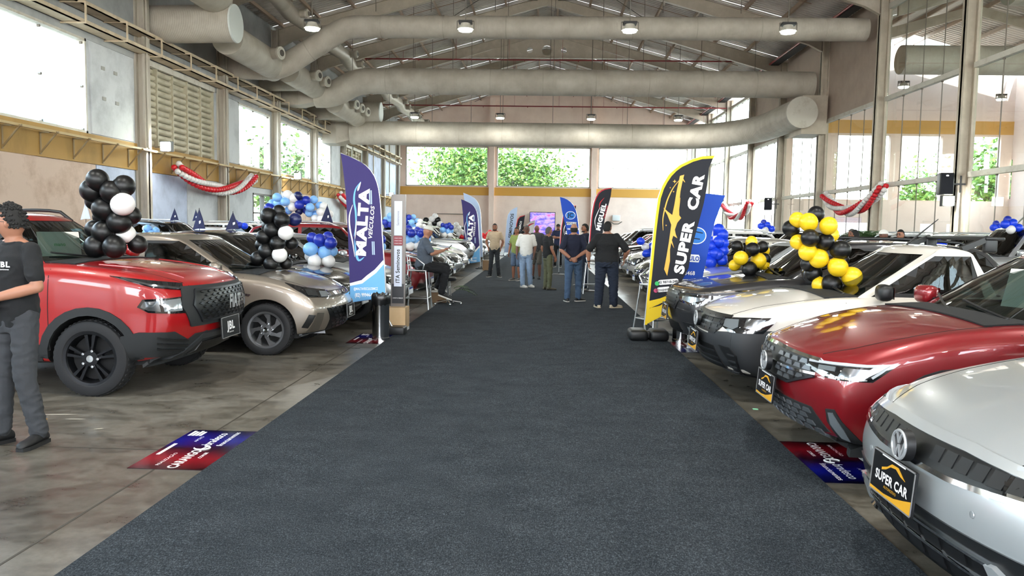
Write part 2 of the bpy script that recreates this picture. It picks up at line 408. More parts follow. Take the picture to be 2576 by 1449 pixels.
# columns
for i, y in enumerate(COLY):
    r = sroot('trim_%d' % (10 + i))
    mb = MB(); mb.box(XL + .0, XL + .34, y - .04, y + .04, 0, EAVE); mb.box(XL + .26, XL + .34, y - .17, y + .17, 0, EAVE); mb.box(XL, XL + .07, y - .17, y + .17, 0, EAVE)
    if not 16 < y < 20: mb.build('steel_column', M['column'], r)
    mb = MB(); mb.box(XR - .36, XR, y - .05, y + .05, 0, EAVE); mb.box(XR - .36, XR - .28, y - .16, y + .16, 0, EAVE); mb.box(XR - .07, XR + .05, y - .16, y + .16, 0, EAVE)
    mb.build('steel_column', M['steel'], r)
    if y < 60 and not 16 < y < 20: MB().tube([(XL + .38, y - .1, 3.9), (XL + .38, y - .1, 10.2)], .03, 8).build('wall_conduit', M['column'], r, smooth=40)
# cable tray with outrigger brackets along the left wall
tr = thing('cable_tray', 'long beige cable tray with box brackets running along the left wall above the windows', 'cable tray')
for (x0, x1, z) in ((XL + .05, XL + .5, 7.28), (XL + .05, XL + .5, 6.78)):
    mb = MB(); mb.box(x0, x1, YB, 66.4, z, z + .035); mb.box(x1 - .03, x1, YB, 66.4, z, z + .13); mb.box(x0, x0 + .03, YB, 66.4, z, z + .13)
    mb.build('tray', M['tray'], tr)
bk = MB(); bk.bar((XL, 0, 6.75), (XL + .72, 0, 6.75), .04, .04); bk.bar((XL + .7, 0, 6.75), (XL + .7, 0, 7.3), .04, .04); bk.bar((XL, 0, 7.28), (XL + .72, 0, 7.28), .04, .04)
bm_ = bk.mesh('bracket', M['tray'])
y = 2.0
while y < 66: link('bracket', bm_, tr, (0, y, 0)); y += 2.02
# triangular shelf brackets over the ochre band
sh = thing('shelf_rail', 'narrow shelf rail on triangular brackets along the ochre band of the left wall', 'shelf rail')
mb = MB(); mb.box(XL + .42, XL + .5, YB, 66.3, 3.78, 3.84); mb.box(XL + .32, XL + .36, YB, 66.3, 3.8, 3.83); mb.build('rail', M['rail'], sh)
bk = MB(); bk.bar((XL + .05, 0, 3.8), (XL + .55, 0, 3.8), .05, .04); bk.bar((XL + .08, 0, 3.3), (XL + .5, 0, 3.78), .035, .035); bk.bar((XL + .07, 0, 3.25), (XL + .07, 0, 3.8), .05, .035)
bm_ = bk.mesh('bracket', mat('bracket_brown', '#8a7450', .6)); y = 1.2
while y < 66: link('bracket', bm_, sh, (0, y, 0)); y += 1.38

# door on the left wall
d = sroot('door_1'); mb = MB()
for y in (33.6, 34.9, 36.2, 37.14): mb.box(XL - .2, XL, y, y + .07, 0, 2.95)
for z in (.0, 2.05, 2.88): mb.box(XL - .2, XL, 33.6, 37.2, z, z + .07)
mb.build('door_frame', mat('grey_door_frame', '#5b5a55', .5), d)
MB().box(XL - .12, XL - .11, 33.6, 37.2, .1, 2.9).build('pane', M['pane'], d)
bx('back_wall', d, M['peach2'], XL - 2.6, XL - 2.5, 31, 40, 0, 3.3)

# ---- far wall
wf = sroot('wall_far')
xs = [XL, -4.55, 4.2, 12.9]; fwin = [(-11.95, -4.85), (-4.1, 3.9), (4.6, 12.1)]
mb = MB(); mb.box(XL - .3, 13.2, YF, YF + .3, 0, 4.36)
mb.box(XL - .3, 13.2, YF, YF + .3, 8.5, 10.6)
xx = XL - .3
for a, b in fwin + [(13.2, 13.2)]: mb.box(xx, a, YF, YF + .3, 4.36, 8.5); xx = b
for a, b in fwin: mb.box(a, b, YF, YF + .3, 4.36, 5.12)
mb.prism([(XL - .3, 10.6), (13.2, 10.6), (13.2, 10.62), (0, RIDGE - .05), (XL - .3, 10.62)], lambda a, b, t: (a, t, b), YF, YF + .3)
mb.build('plaster', M['peach'], wf)
for a, b in ((XL, -4.75), (-4.3, 4.0), (4.45, 12.9)): bx('ochre_band', wf, M['yellow2'], a, b, YF - .03, YF, 4.36, 5.05)
for x in (-4.52, 4.22): MB().box(x - .22, x + .22, YF - .35, YF, 0, 12.6).build('pilaster', M['peach'], wf)
for x in (-4.8, 4.0): bx('socket_plate', wf, mat('socket_grey'), x - .1, x + .1, YF - .38, YF - .35, 9.05, 9.3)
for i, (a, b) in enumerate(fwin):
    w = sroot('window_%d' % (10 + i)); t = .09; fr = MB()
    for q in ((a, a + t, 5.12, 8.5), (b - t, b, 5.12, 8.5), (a, b, 5.12, 5.2), (a, b, 8.42, 8.5)): fr.box(q[0], q[1], YF - .04, YF + .2, q[2], q[3])
    fr.build('window_frame', M['steel_w'], w); n = 5 if i == 0 else 6; st = (b - a) / n
    for k in range(n):
        MB().box(a + k * st + .012, a + (k + 1) * st - .012, YF + .1, YF + .11, 5.2, 8.42).build('pane', M['pane'], w)
        if k: MB().box(a + k * st - .012, a + k * st + .012, YF + .08, YF + .13, 5.2, 8.42).build('glazing_joint', M['wire'], w)
        if k:
            for z in (5.22, 6.8): MB().lathe([(.04, YF), (.04, YF + .16)], 8, (a + k * st, 0, z), 'y', cap=True).build('glass_clamp', M['wire'], w)
mb = MB(); mb.tube([(-9.2, YF - .1, 2.72), (-6.6, YF - .1, 2.72)], .03, 8); mb.ball((-6.55, YF - .1, 2.72), .09)
mb.tube([(-9.2, YF, 2.72), (-9.2, YF - .1, 2.72)], .03, 6); mb.build('wall_rod', M['wire'], wf)
# ---- unseen back wall behind the camera, tall openings added to let light in
wb = sroot('wall_back'); mb = MB(); mb.box(XL - .3, XR + .3, YB - .3, YB, 0, 3.4); mb.box(XL - .3, XR + .3, YB - .3, YB, 7.5, 14.2)
for x in (-12.7, -6.4, -.3, 6, 12.2): mb.box(x - .3, x + .6, YB - .3, YB, 3.4, 7.5)
mb.build('plaster', M['peach'], wb)

# ---- ceiling: corrugated sheets, purlins, frames
ce = sroot('ceiling')
def corr(x_in, x_out, y0, y1, sgn, dx=0, zr=RIDGE):
    pitch = .25; n = int((y1 - y0) / pitch) + 1; vs = []; 
    for k in range(n):
        yy = y0 + k * pitch
        for (d, h) in ((0, 0), (.1, 0), (.14, .05), (.21, .05)):
            for x in (x_in, x_out): vs.append((dx + sgn * x, yy + d, zr - .27 * x + h))
    m = len(vs) // 2; mb = MB(); mb.add(vs, [(2 * i, 2 * i + 1, 2 * i + 3, 2 * i + 2) for i in range(m - 1)])
    return mb
for i, y in enumerate(COLY[:-1] + [66.35]):
    y1 = min(y + 6.05, YF + .2)
    if y1 - y < .3: continue
    for sg in (-1, 1): corr(0, 13.2, y, y1, sg).build('roof_sheet', M['roof'], ce, fix=False)
for sg in (-1, 1):
    for k in range(8):
        x = sg * (.55 + k * 1.66); z = zroof(x) - .1
        mb = MB(); mb.box(x - .03, x + .03, YB, YF, z - .09, z + .07); mb.box(x - .03, x + .07, YB, YF, z - .11, z - .09)
        mb.build('purlin', mat('purlin_tan', '#a58d78', .5), ce)
# portal frames: tapered plate rafters
def frame(y, name='roof_frame', dx=0, plate=False):
    mb = MB()
    for sg in (-1, 1):
        top = lambda x: RIDGE - .22 - .27 * x; dep = lambda x: .46 + .22 * (x / 12.5)
        prev = None
        for x0, x1 in ((0, 11.95), (11.95, 12.4)):
            pass
        pts = [(0, top(0)), (12.4, top(12.4)), (12.4, 9.7), (11.75, top(11.75) - dep(11.75)), (0, top(0) - dep(0))]
        mb.prism([(sg * a, b) for a, b in pts], lambda a, b, t: (a + dx, t, b), y - .012, y + .012)
        q = [(0, top(0) - dep(0)), (11.75, top(11.75) - dep(11.75)), (12.4, 9.7)]
        for (a, b), (c, d) in zip(q, q[1:]): mb.bar((sg * a + dx, y, b), (sg * c + dx, y, d), .2, .025)
        mb.bar((dx, y, top(0)), (sg * 12.4 + dx, y, top(12.4)), .2, .025)
    return mb
for y in COLY[:-1]:
    if abs(y - 48.2) < .1: continue
    frame(y).build('roof_frame', M['steel'], ce)
y = 48.2; mb = frame(y)
# gusset with three round holes across the apex
def holed_plate(y):
    hw = 4.95; zt = RIDGE - .68; zb = 11.95; outer = [(-hw, zb), (hw, zb), (0, zt + .02)]
    vs = [Vector(p) for p in outer]; eds = [(0, 1), (1, 2), (2, 0)]
    for cx, r in ((-1.04, .18), (0, .3), (1.04, .18)):
        o = len(vs); vs += [Vector((cx + r * cos(2 * pi * k / 16), 12.42 + r * sin(2 * pi * k / 16))) for k in range(16)]
        eds += [(o + k, o + (k + 1) % 16) for k in range(16)]
    res = geometry.delaunay_2d_cdt(vs, eds, [], 1, 1e-5)
    f2 = []
    for f in res[2]:
        c = sum((res[0][i] for i in f), Vector((0, 0))) / 3
        if not any((c - Vector((cx, 12.42))).length < r * .98 for cx, r in ((-1.04, .18), (0, .3), (1.04, .18))): f2.append(tuple(f))
    m2 = MB(); m2.add([(v.x, y, v.y) for v in res[0]], f2); return m2
p = holed_plate(y); mb.add(p.v, p.f); mb.bar((-4.95, y, 11.95), (4.95, y, 11.95), .2, .025)
mb.build('roof_frame', M['steel'], ce)
# sag rods and cross bracing
mb = MB()
for y in COLY[2:-1]:
    for sg in (-1, 1):
        for k in (2.6, 5.9, 9.2):
            mb.bar((sg * (k - 1.9), y + 3.0, zroof(k - 1.9) - .22), (sg * (k + 1.6), y + 3.0, zroof(k + 1.6) - .22), .03, .03)
mb.build('sag_rod', mat('purlin_tan'), ce)
mb = MB()
for y in (36.2, 60.3):
    for sg in (-1, 1):
        for a, b in (((.5, y), (6, y + 6)), ((6, y), (.5, y + 6))): mb.tube([(sg * a[0], a[1], zroof(a[0]) - .3), (sg * b[0], b[1], zroof(b[0]) - .3)], .02, 5)
mb.build('brace_rod', M['wire'], ce)
# dark gutter along the right eave with its red pipe
bx('eave_gutter', ce, M['dark'], XR - .9, XR - .5, YB, YF, 10.36, 10.5)
MB().tube([(XR - .95, YB, 10.42), (XR - .95, YF, 10.42)], .05, 8).build('red_pipe', M['redpipe'], ce, smooth=60)

# sprinkler pipes across the hall
for y, z in ((45.2, 11.2), (54.0, 9.95), (60.0, 9.45), (51.5, 10.3)):
    a = 2.2 if y == 60.0 else -11.9
    sp_ = thing('sprinkler_pipe', {45.2: 'red sprinkler pipe nearest the camera, crossing under the roof frames', 54.0: 'red sprinkler pipe crossing low in front of the far gable', 60.0: 'short red sprinkler pipe behind the third duct on the right half', 51.5: 'red sprinkler pipe in the middle of the far gable view'}[y], 'pipe', (0, y, z))
    MB().tube([(a, 0, 0), (12.3, 0, 0)], .04, 8).build('pipe', M['redpipe'], sp_, smooth=60)
    mb = MB(); x = a + .6
    while x < 12: mb.tube([(x, 0, 0), (x, 0, zroof(x) - .2 - z)], .008, 4, False); mb.tube([(x + .9, 0, 0), (x + .9, 0, -.1)], .025, 6); x += 3.05
    mb.build('hanger', M['redpipe'], sp_)

# thin suspension cables from roof
mb = MB(); rnd = random.Random(3)
for (y) in (30.6, 37.2, 44.9):
    for k in range(9):
        x = -9 + k * 2.3 + rnd.uniform(-.4, .4); z0 = {30.6: 9.9, 37.2: 8.9, 44.9: 7.5}[y]
        mb.tube([(x, y, z0), (x, y, zroof(x) - .1)], .012, 4, False)
sc_ = thing('suspension_cables', 'thin steel suspension cables holding the three cross ducts to the roof', 'cables')
mb.build('cables', M['wire'], sc_)

# ---- ducts
def arc_pts(a, b, c, n=6, r=1.0):
    a, b, c = Vector(a), Vector(b), Vector(c); d1 = (a - b).normalized(); d2 = (c - b).normalized()
    p1, p2 = b + d1 * r, b + d2 * r
    return [p1.lerp(b, t).lerp(b.lerp(p2, t), t) for t in [i / n for i in range(n + 1)]]
def duct(name, label, pts, r, m, seams=True, bend=1.2, n=26, parts=None):
    t = thing(name, label, 'duct'); P = [Vector(p) for p in pts]; path = [P[0]]
    for i in range(1, len(P) - 1): path += arc_pts(path[-1] if i == 1 else P[i - 1], P[i], P[i + 1], 6, bend)
    path.append(P[-1]); fine = []
    MB().tube(path, r, n, True).build('duct_run', m, t, smooth=35)
    if seams:
        s = MB()
        for a, b in zip(P, P[1:]):
            L = (b - a).length; k = 1.4; d = (b - a).normalized()
            while k < L - .5:
                q = a + d * k; s.tube([q - d * .02, q + d * .02], r + .012, n, False); k += 2.45
        if s.v: s.build('joint_ring', M['ducts'], t, smooth=60)
    return t
d1 = duct('ventilation_duct', 'uppermost and nearest of the three large grey ducts crossing the hall', [(-12.6, 30.6, 7.7), (-10.6, 31, 7.75), (-7.9, 31, 9.42), (12.25, 31, 9.42)], .43, M['ductx'], bend=.5)
d2 = duct('ventilation_duct', 'middle one of the three large grey ducts crossing the hall', [(-10.9, 37, 7.75), (-10.1, 37, 7.75), (-8.9, 37, 8.42), (12.3, 37, 8.42)], .6, M['ductx'], bend=.55)
mb = MB(); mb.box(-12.7, -11.6, 36.45, 37.55, 7.2, 8.35); mb.add([(-11.6, 36.45, 7.2), (-11.6, 37.55, 7.2), (-11.6, 37.55, 8.35), (-11.6, 36.45, 8.35)] + [(-10.9, 37 + .58 * cos(a), 7.75 + .58 * sin(a)) for a in (-2.36, -.785, .785, 2.36)], [(0, 1, 5, 4), (1, 2, 6, 5), (2, 3, 7, 6), (3, 0, 4, 7)])
mb.build('wall_box', M['ducts'], d2)
d3 = duct('ventilation_duct', 'lowest and farthest large cross duct, bending towards the camera at its right end', [(-11.2, 45, 6.95), (9.0, 45, 6.92), (11.2, 41.5, 6.92), (11.3, 35.2, 6.9)], .68, M['ductx'], bend=2.0)
mb = MB(); mb.box(-12.7, -11.9, 44.2, 45.8, 6.25, 7.6); mb.add([(-11.9, 44.2, 6.25), (-11.9, 45.8, 6.25), (-11.9, 45.8, 7.6), (-11.9, 44.2, 7.6)] + [(-11.2, 45 + .66 * cos(a), 6.95 + .66 * sin(a)) for a in (-2.36, -.785, .785, 2.36)], [(0, 1, 5, 4), (1, 2, 6, 5), (2, 3, 7, 6), (3, 0, 4, 7)])
mb.build('wall_box', M['ducts'], d3)
MB().box(11.4, 12.5, 35.5, 37.2, 6.0, 7.7).build('wall_box', M['steel'], d3)
MB().lathe([(.0, 35.14), (.69, 35.14), (.7, 35.19), (.7, 35.24)], 28, (11.3, 0, 6.9), 'y').build('end_cap', M['steel_w'], d3)
def noz(t, x, y, z, r=.2, dx=1, dy=-.35, L=.5):
    d = Vector((dx, dy, 0)).normalized(); p = Vector((x, y, z))
    MB().tube([p, p + d * L], r, 16).build('nozzle', M['ducts'], t, smooth=40)
    q = p + d * L; mb = MB(); mb.tube([q - d * .02, q + d * .06], r * 1.16, 16); mb.tube([q + d * .055, q + d * .09], r * .85, 14); o = mb.build('nozzle_rim', M['steel_w'], t, smooth=40)
    MB().tube([q + d * .088, q + d * .1], r * .6, 12).build('nozzle_mouth', mat('duct_mouth', '#55504a', .7), t)
def lduct(label, x, z, y0, y1, r, cap, nz, port=True, elbow=None):
    t = thing('ventilation_duct', label, 'duct')
    MB().tube([(x, y0, z), (x, y1 - .25, z), (x, y1, z)] if cap else [(x, y0, z), (x, y1 - r, z), (x - r * .35, y1 - .1, z), (x - r * 1.1, y1 + .1, z)], [r, r, r] if cap else [r, r, r * .93, r * .72], 24).build('duct_run', M['ducty'], t, smooth=35)
    if cap: MB().lathe([(0, y0 - .03), (r * 1.01, y0 - .03), (r * 1.03, y0 + .02)], 28, (x, 0, z), 'y').build('end_cap', M['ductcap'], t)
    if port: MB().tube([(XL, (y0 + y1) / 2, z - .1), (x, (y0 + y1) / 2, z - .05)], r * .8, 20).build('wall_stub', M['ducts'], t, smooth=40)
    for y in nz: noz(t, x + r * .5, y, z + (.12 if r > .4 else 0), .21 if r > .4 else .15, L=r * .5 + .35)
    return t
lduct('big near grey duct along the left wall, cut off at the top of the picture', -10.4, 8.75, 10.0, 25.0, .6, False, (19.4, 22.9), False)
t = thing('ventilation_duct', 'short stub duct from the left wall ending in a round white cap', 'duct')
MB().tube([(XL, 24.9, 7.9), (-9.95, 24.9, 7.95)], .58, 28).build('duct_run', M['ductx'], t, smooth=35)
MB().lathe([(0, -9.9), (.59, -9.9), (.6, -9.95)], 30, (0, 24.9, 7.95), 'x').build('end_cap', M['ductcap'], t)
lduct('ribbed grey duct hanging behind the white-capped one on the left', -10.9, 7.9, 26.6, 31.6, .55, False, (29.6,), False)
lduct('grey wall duct between the first and second cross ducts', -10.8, 8.0, 32.5, 36.9, .5, False, (34.4, 35.8), True)
lduct('grey wall duct beyond the second cross duct with three nozzles', -10.6, 7.7, 39.0, 44.5, .5, False, (40.5, 41.7, 43.0), True)
t = thing('ventilation_duct', 'small capped stub duct seen just above the third cross duct', 'duct')
MB().tube([(XL, 44.0, 7.95), (-9.3, 44.0, 8.0)], .52, 28).build('duct_run', M['ductx'], t, smooth=35)
MB().lathe([(0, -9.25), (.53, -9.25), (.54, -9.3)], 30, (0, 44, 8.0), 'x').build('end_cap', M['ductcap'], t)
# slim upper duct zigzagging along the wall
t = thing('ventilation_duct', 'slim upper duct with side nozzles running under the left eave', 'duct')
path = []
y = 16.0; k = 0
while y < 62: path.append((-9.65 + (.12 if k % 2 else -.12), y, 9.6 - .0 * k)); y += 2.3; k += 1
MB().tube(path, .3, 18).build('duct_run', M['ducts'], t, smooth=25)
for i, p in enumerate(path[1:-1]):
    noz(t, p[0], p[1] + .3, p[2] + .05, .15, 1, -.1, .55)

# ---- right wall: glazed screen on steel columns
wr = sroot('wall_right')
mb = MB()
mb.box(XR - .02, XR + .1, 30.2, 48.1, 6.66, 10.7); mb.build('upper_panel', mat('taupe_panel', '#ad9b8d', .8, build=weathered('#b3a193', '#a08e80', .5)), wr)
for a, b in zip(COLY, COLY[1:]):
    for z in ((3.34, 3.5), (6.54, 6.7)) + (((9.9, 10.1),) if not 29 < a < 47 else ()):
        MB().box(XR - .1, XR + .06, a + .16, b - .16, z[0], z[1]).build('transom', M['steel_w'], wr)
    MB().box(XR - .12, XR - .02, a + .2, a + .5, 0, EAVE).build('mullion', M['steel'], wr)
wi = 20
for k, (a, b) in enumerate(zip(COLY, COLY[1:])):
    w = sroot('window_%d' % (wi + k))
    rows = [(0.05, 3.34), (3.5, 6.54)] + ([(6.7, 9.9)] if not 29 < a < 47 else [])
    for z0, z1 in rows:
        for q in range(4):
            st = (b - a - .66) / 4; y0 = a + .5 + q * st
            MB().box(XR, XR + .012, y0 + .006, y0 + st - .006, z0, z1).build('pane', M['paneR'], w)
            for z in (z0 + .02, z1 - .02):
                if a > 10: MB().lathe([(.03, XR - .03), (.03, XR + .03)], 6, (0, y0, z), 'x', cap=True).build('glass_clamp', M['wire'], w)
    mb = MB()
    for q in range(1, 4):
        st = (b - a - .66) / 4; y0 = a + .5 + q * st
        for z0, z1 in rows: mb.box(XR - .008, XR + .02, y0 - .008, y0 + .008, z0, z1)
    mb.build('glazing_joint', M['wire'], w)

# ---- neighbouring hall seen through the glass
w2 = sroot('wall_annex'); X2 = 25.0; YE = 43.0
mb = MB(); mb.box(X2, X2 + .3, YB, YE, 5.7, 10.5); mb.box(X2, X2 + .3, YB, YE, 0, 3.6)
for y in (-14, -2, 10, 20, 30, 41.5): mb.box(X2, X2 + .3, y, y + 1.4, 3.6, 5.7)
mb.box(13.05, X2, YE, YE + .3, 6.9, 10.2); mb.box(13.05, X2, YE, YE + .3, 2.2, 3.45)
mb.prism([(13.05, 10.2), (X2, 10.2), (19, 11.8)], lambda a, b, t: (a, t, b), YE, YE + .3)
xx = 13.05
for a, b in ((13.4, 15.1), (15.8, 18.6), (19.2, 21.35), (22, 24.4), (X2, X2)): mb.box(xx, a, YE, YE + .3, 3.45, 6.9); xx = b
xx = 13.05
for a, b in ((13.4, 15.0), (16.0, 18.2), (20.4, 21.2), (21.8, 22.9), (X2, X2)): mb.box(xx, a, YE, YE + .3, 0, 2.2); xx = b
mb.build('plaster', M['peach'], w2)
MB().box(13.2, X2, YE - .04, YE, 7.0, 7.7).build('ochre_band', M['yellow2'], w2)
cx2 = 19.0; hw = 6.0
for sg in (-1, 1):
    for y in range(-14, 42, 8): corr(0, hw + .1, y, min(y + 8, YE), sg, cx2, 12.0).build('roof_sheet', M['roof'], w2, fix=False)
    for k in range(4):
        x = .5 + k * 1.7; MB().box(cx2 + sg * x - .04, cx2 + sg * x + .04, YB, YE, 12 - .27 * x - .2, 12 - .27 * x - .02).build('purlin', mat('purlin_tan'), w2)
for y in COLY[3:9]:
    mb = MB()
    for sg in (-1, 1):
        mb.prism([(0, 11.8), (sg * hw, 11.8 - .27 * hw), (sg * hw, 11.3 - .27 * hw), (0, 11.4)], lambda a, b, t: (cx2 + a, t, b), y - .06, y + .06)
    mb.build('roof_frame', M['steel'], w2)
for y, z, r in ((31, 8.3, .55), (24, 9.0, .6)):
    t = thing('ventilation_duct', 'grey duct of the next hall seen through the glass wall, %s one' % ('nearer' if y == 24 else 'farther'), 'duct')
    MB().tube([(13.6, y, z), (X2 - 1, y, z)], r, 20).build('duct_run', M['ductx'], t, smooth=40)
# stair with white handrail in the next hall
st = thing('staircase', 'dark stair with white handrails seen through the glass wall at the far right', 'stairs', (17.2, 28.0, 0))
mb = MB()
for k in range(9): mb.box(k * .0, 1.3, 2.6 - k * .28, 2.88 - k * .28, 0, .17 * (k + 1))
mb.build('steps', mat('stair_dark', '#5a3b34', .5), st)
mb = MB()
for x in (0.0, 1.25):
    mb.tube([(x, 2.9, .95), (x, .35, 2.45), (x, -1.6, 2.45)], .03, 8); mb.tube([(x, 2.9, .6), (x, .35, 2.1), (x, -1.6, 2.1)], .02, 8)
    for q in (2.9, 1.6, .35): mb.tube([(x, q, 0), (x, q, .95 + (2.9 - q) * .588)], .025, 8)
mb.build('handrail', M['steel_w'], st, smooth=50)

# ---- outside: ground, pale building, trees
bp = thing('neighbour_building', 'pale sunlit building outside the left windows', 'building', (-24, 30, 0))
mb = MB(); mb.box(-3, 0, -8, 24, 0, 11); mb.box(0, .25, -8, 24, 8.6, 8.9); mb.build('facade', mat('white_facade', '#e9e6df', .8), bp)
for y in (3.5, 6.5, 10, 14, 18):
    MB().box(0, .08, y, y + 1.1, 6.0, 7.3).build('window', mat('blue_window', '#6f8da6', .2), bp)
bp2 = thing('boundary_wall', 'low terracotta boundary wall outside beyond the far right glass', 'wall', (26, 64, 0))
MB().box(0, .5, -18, 30, 0, 3.6).build('facade', M['peach'], bp2)
leafm = mat('sunlit_leaves', '#8fb84a', .6, build=lambda t, b: (t.links.new(ramp(t, noise(t, 1.4, 3).outputs[0], [(.3, '#1d3f12'), (.5, '#4d7420'), (.72, '#93a548')]).outputs[0], b.inputs['Base Color'])))
bark = mat('bark', '#5d4b3b', .9)
def tree(loc, h, r, seed, label, nl=2600, grp=None):
    t = thing('tree', label, 'tree', loc, 0, grp); rd = random.Random(seed); mb = MB()
    mb.tube([(0, 0, 0), (.1, 0, h * .35), (.0, .1, h * .6)], [.35, .28, .16], 8)
    tips = []
    for k in range(16):
        a = rd.uniform(0, 2 * pi); e = rd.uniform(.1, 1.3); L = r * rd.uniform(.6, 1.0); z0 = h * rd.uniform(.35, .6)
        q = (cos(a) * cos(e) * L, sin(a) * cos(e) * L, z0 + sin(e) * L * .9); mb.tube([(0, 0, z0), (q[0] * .5, q[1] * .5, z0 + (q[2] - z0) * .6), q], [.1, .07, .03], 5); tips.append(q)
    mb.build('trunk', bark, t, smooth=50); lf = MB()
    for k in range(nl):
        q = rd.choice(tips); f = rd.uniform(.35, 1.15); s_ = r * .32
        c = Vector((q[0] * f + rd.gauss(0, s_), q[1] * f + rd.gauss(0, s_), h * .5 + (q[2] - h * .5) * f + rd.gauss(0, s_)))
        u = Vector((rd.gauss(0, 1), rd.gauss(0, 1), rd.gauss(0, .6))).normalized(); v = u.cross(Vector((rd.gauss(0, 1), rd.gauss(0, 1), rd.gauss(0, 1)))).normalized(); s = rd.uniform(.14, .3)
        lf.add([c - u * s, c + v * s * .55 + u * .2 * s, c + u * s * 1.1, c - v * s * .55 + u * .1 * s], [(0, 1, 2, 3)])
    o = lf.build('foliage', leafm, t, fix=False); o['kind'] = 'stuff'
tree((-8.3, 80, 0), 11.5, 5.0, 1, 'leafy sunlit tree outside the left far window', 9000)
tree((-1.8, 84, 0), 10.5, 4.4, 2, 'leafy sunlit tree outside the middle far window', 6000)
tree((36, 76, 0), 7, 3.5, 3, 'green tree outside the glass wall on the right', 3000)
tree((30.5, 54, 0), 8, 3.2, 5, 'yellow-green tree outside the end windows of the next hall', 3000)
tree((-19, 55, 0), 8, 3, 6, 'tree outside the left wall windows', 2200)

# ---- pendant floodlights
def lamp_light(parent, loc, power, size=.35, rot=(0, 0, 0), sp=None):
    l = bpy.data.lights.new('flood', 'AREA'); l.shape = 'DISK'; l.size = size; l.energy = power; l.color = (1.0, .99, .94)
    o = bpy.data.objects.new('lamp_light', l); COL.objects.link(o); o.parent = parent; o.location = loc; o.rotation_euler = rot; return o
pl_names = ['leftmost', 'second from left', 'third from left', 'rightmost']
def pendant(x, y, z, label, grp=None, power=130):
    t = thing('pendant_floodlight', label, 'lamp', (x, y, z), 0, grp)
    mb = MB(); mb.box(-.2, .2, -.14, .14, .17, .24); mb.build('driver_box', M['blk'], t)
    MB().lathe([(.14, .17), (.16, .1), (.24, .0), (.22, .0), (.15, .09), (.0, .12)], 20).build('reflector', M['steel_w'], t, smooth=40)
    MB().lathe([(0, .0), (.2, -.0), (.2, -.05), (.0, -.07)], 20).build('bulb_cover', M['lampon'], t, smooth=40)
    MB().tube([(0, 0, .24), (0, 0, (zroof(x) if x < 13 else 11.1) - z - .2)], .014, 5, False).build('drop_rod', M['wire'], t)
    MB().bar((-.25, 0, .0), (-.25, 0, .24), .02, .03).bar((.25, 0, 0), (.25, 0, .24), .02, .03).bar((-.25, 0, .24), (.25, 0, .24), .02, .03).build('yoke', M['wire'], t)
    lamp_light(t, (0, 0, -.1), power)
for y, row in ((23.7, 'nearer'), (42.4, 'farther')):
    for x, n in zip((-7.1, -2.45, 2.45, 7.1), pl_names): pendant(x, y, 7.52, 'lit pendant floodlight, %s of the %s row' % (n, row))
for y in (5.0, -8.0):
    for x in (-7.1, -2.45, 2.45, 7.1): pendant(x, y, 7.52, 'lit pendant floodlight %s, out of the picture, %s' % ('above the camera' if y > 0 else 'behind the camera', {-7.1: 'leftmost', -2.45: 'left of centre', 2.45: 'right of centre', 7.1: 'rightmost'}[x]), 'floodlights above the camera')
for x, y in ((16, 8), (16, 22), (16, 36), (22, 15), (22, 29), (22, 39)):
    pendant(x, y, 8.2, 'small pendant lamp in the next hall, %s side, %s from the near end' % ('glass' if x == 16 else 'far wall', 'first' if y < 16 else 'second' if y < 30 else 'third'), 'pendant lamps of the next hall', 50)
def wallflood(loc, label, sx=1, power=120):
    t = thing('wall_floodlight', label, 'lamp', loc)
    MB().box(-.18, .18, -.06, .1, -.16, .16).build('housing', M['blk'], t)
    MB().box(-.15, .15, -.085, -.062, -.13, .13).build('bulb_cover', M['lampon'], t)
    MB().bar((0, .05, 0), (-sx * .5, .3, .0), .04, .04).build('arm', M['wire'], t)
    lamp_light(t, (0, -.12, 0), power, .25, (R_(75), 0, R_(20 * sx)))
wallflood((-11.9, 24.2, 3.98), 'bright floodlight clamped beside the first column of the left wall', 1)
wallflood((-12.0, 37.6, 3.95), 'small bright floodlight on the ochre band by the second window', 1, 60)
wallflood((-12.1, 61.5, 4.1), 'tiny bright floodlight at the far end of the left wall', 1, 40)
wallflood((12.0, 23.7, 2.62), 'bright floodlight under the black speaker on the right column', -1)
wallflood((12.1, 47.6, 3.4), 'bright floodlight above the farther red and white garland on the right', -1, 60)
# ================================================================== CARS
def paint(name, col, metal=0.0, rough=0.32):
    return mat(name, col, rough, metal, coat=1.0)
P = dict(red=paint('red_paint', '#98040c'), gray=paint('warm_grey_paint', '#8d8378', .55, .35), black=paint('black_paint', '#0a0b0d', .2, .2),
         white=paint('white_paint', '#dcd9d4'), silver=paint('silver_paint', '#b4b7b9', .6, .32), wine=paint('wine_red_paint', '#84101a', .25),
         dgray=paint('graphite_paint', '#37373a', .5, .35), pearl=paint('cream_white_paint', '#d8d2c8'), champ=paint('champagne_paint', '#a9a59c', .6), lsilver=paint('light_silver_paint', '#c4c9cb', .5, .3))
HL = mat('headlight_glass', '#15171a', .06, coat=1.0)
REFL = mat('headlight_reflector', '#7c8185', .15, .9)
DRL = mat('drl_strip', '#b4b9bd', .25)
AMB = mat('amber_lens', '#c9622a', .2)
INT = mat('car_interior_cloth', '#17181a', .8)
GAP = mat('panel_gap', '#08080a', .8)
TAIL = mat('tail_lamp', '#7a0c10', .15, coat=1)
DKM = mat('dark_wheel_metal', '#232427', .3, .7)
SLV = mat('silver_wheel', '#8f9093', .3, .85)
FOGL = mat('lens_clear', '#868d92', .08, .4, coat=1)

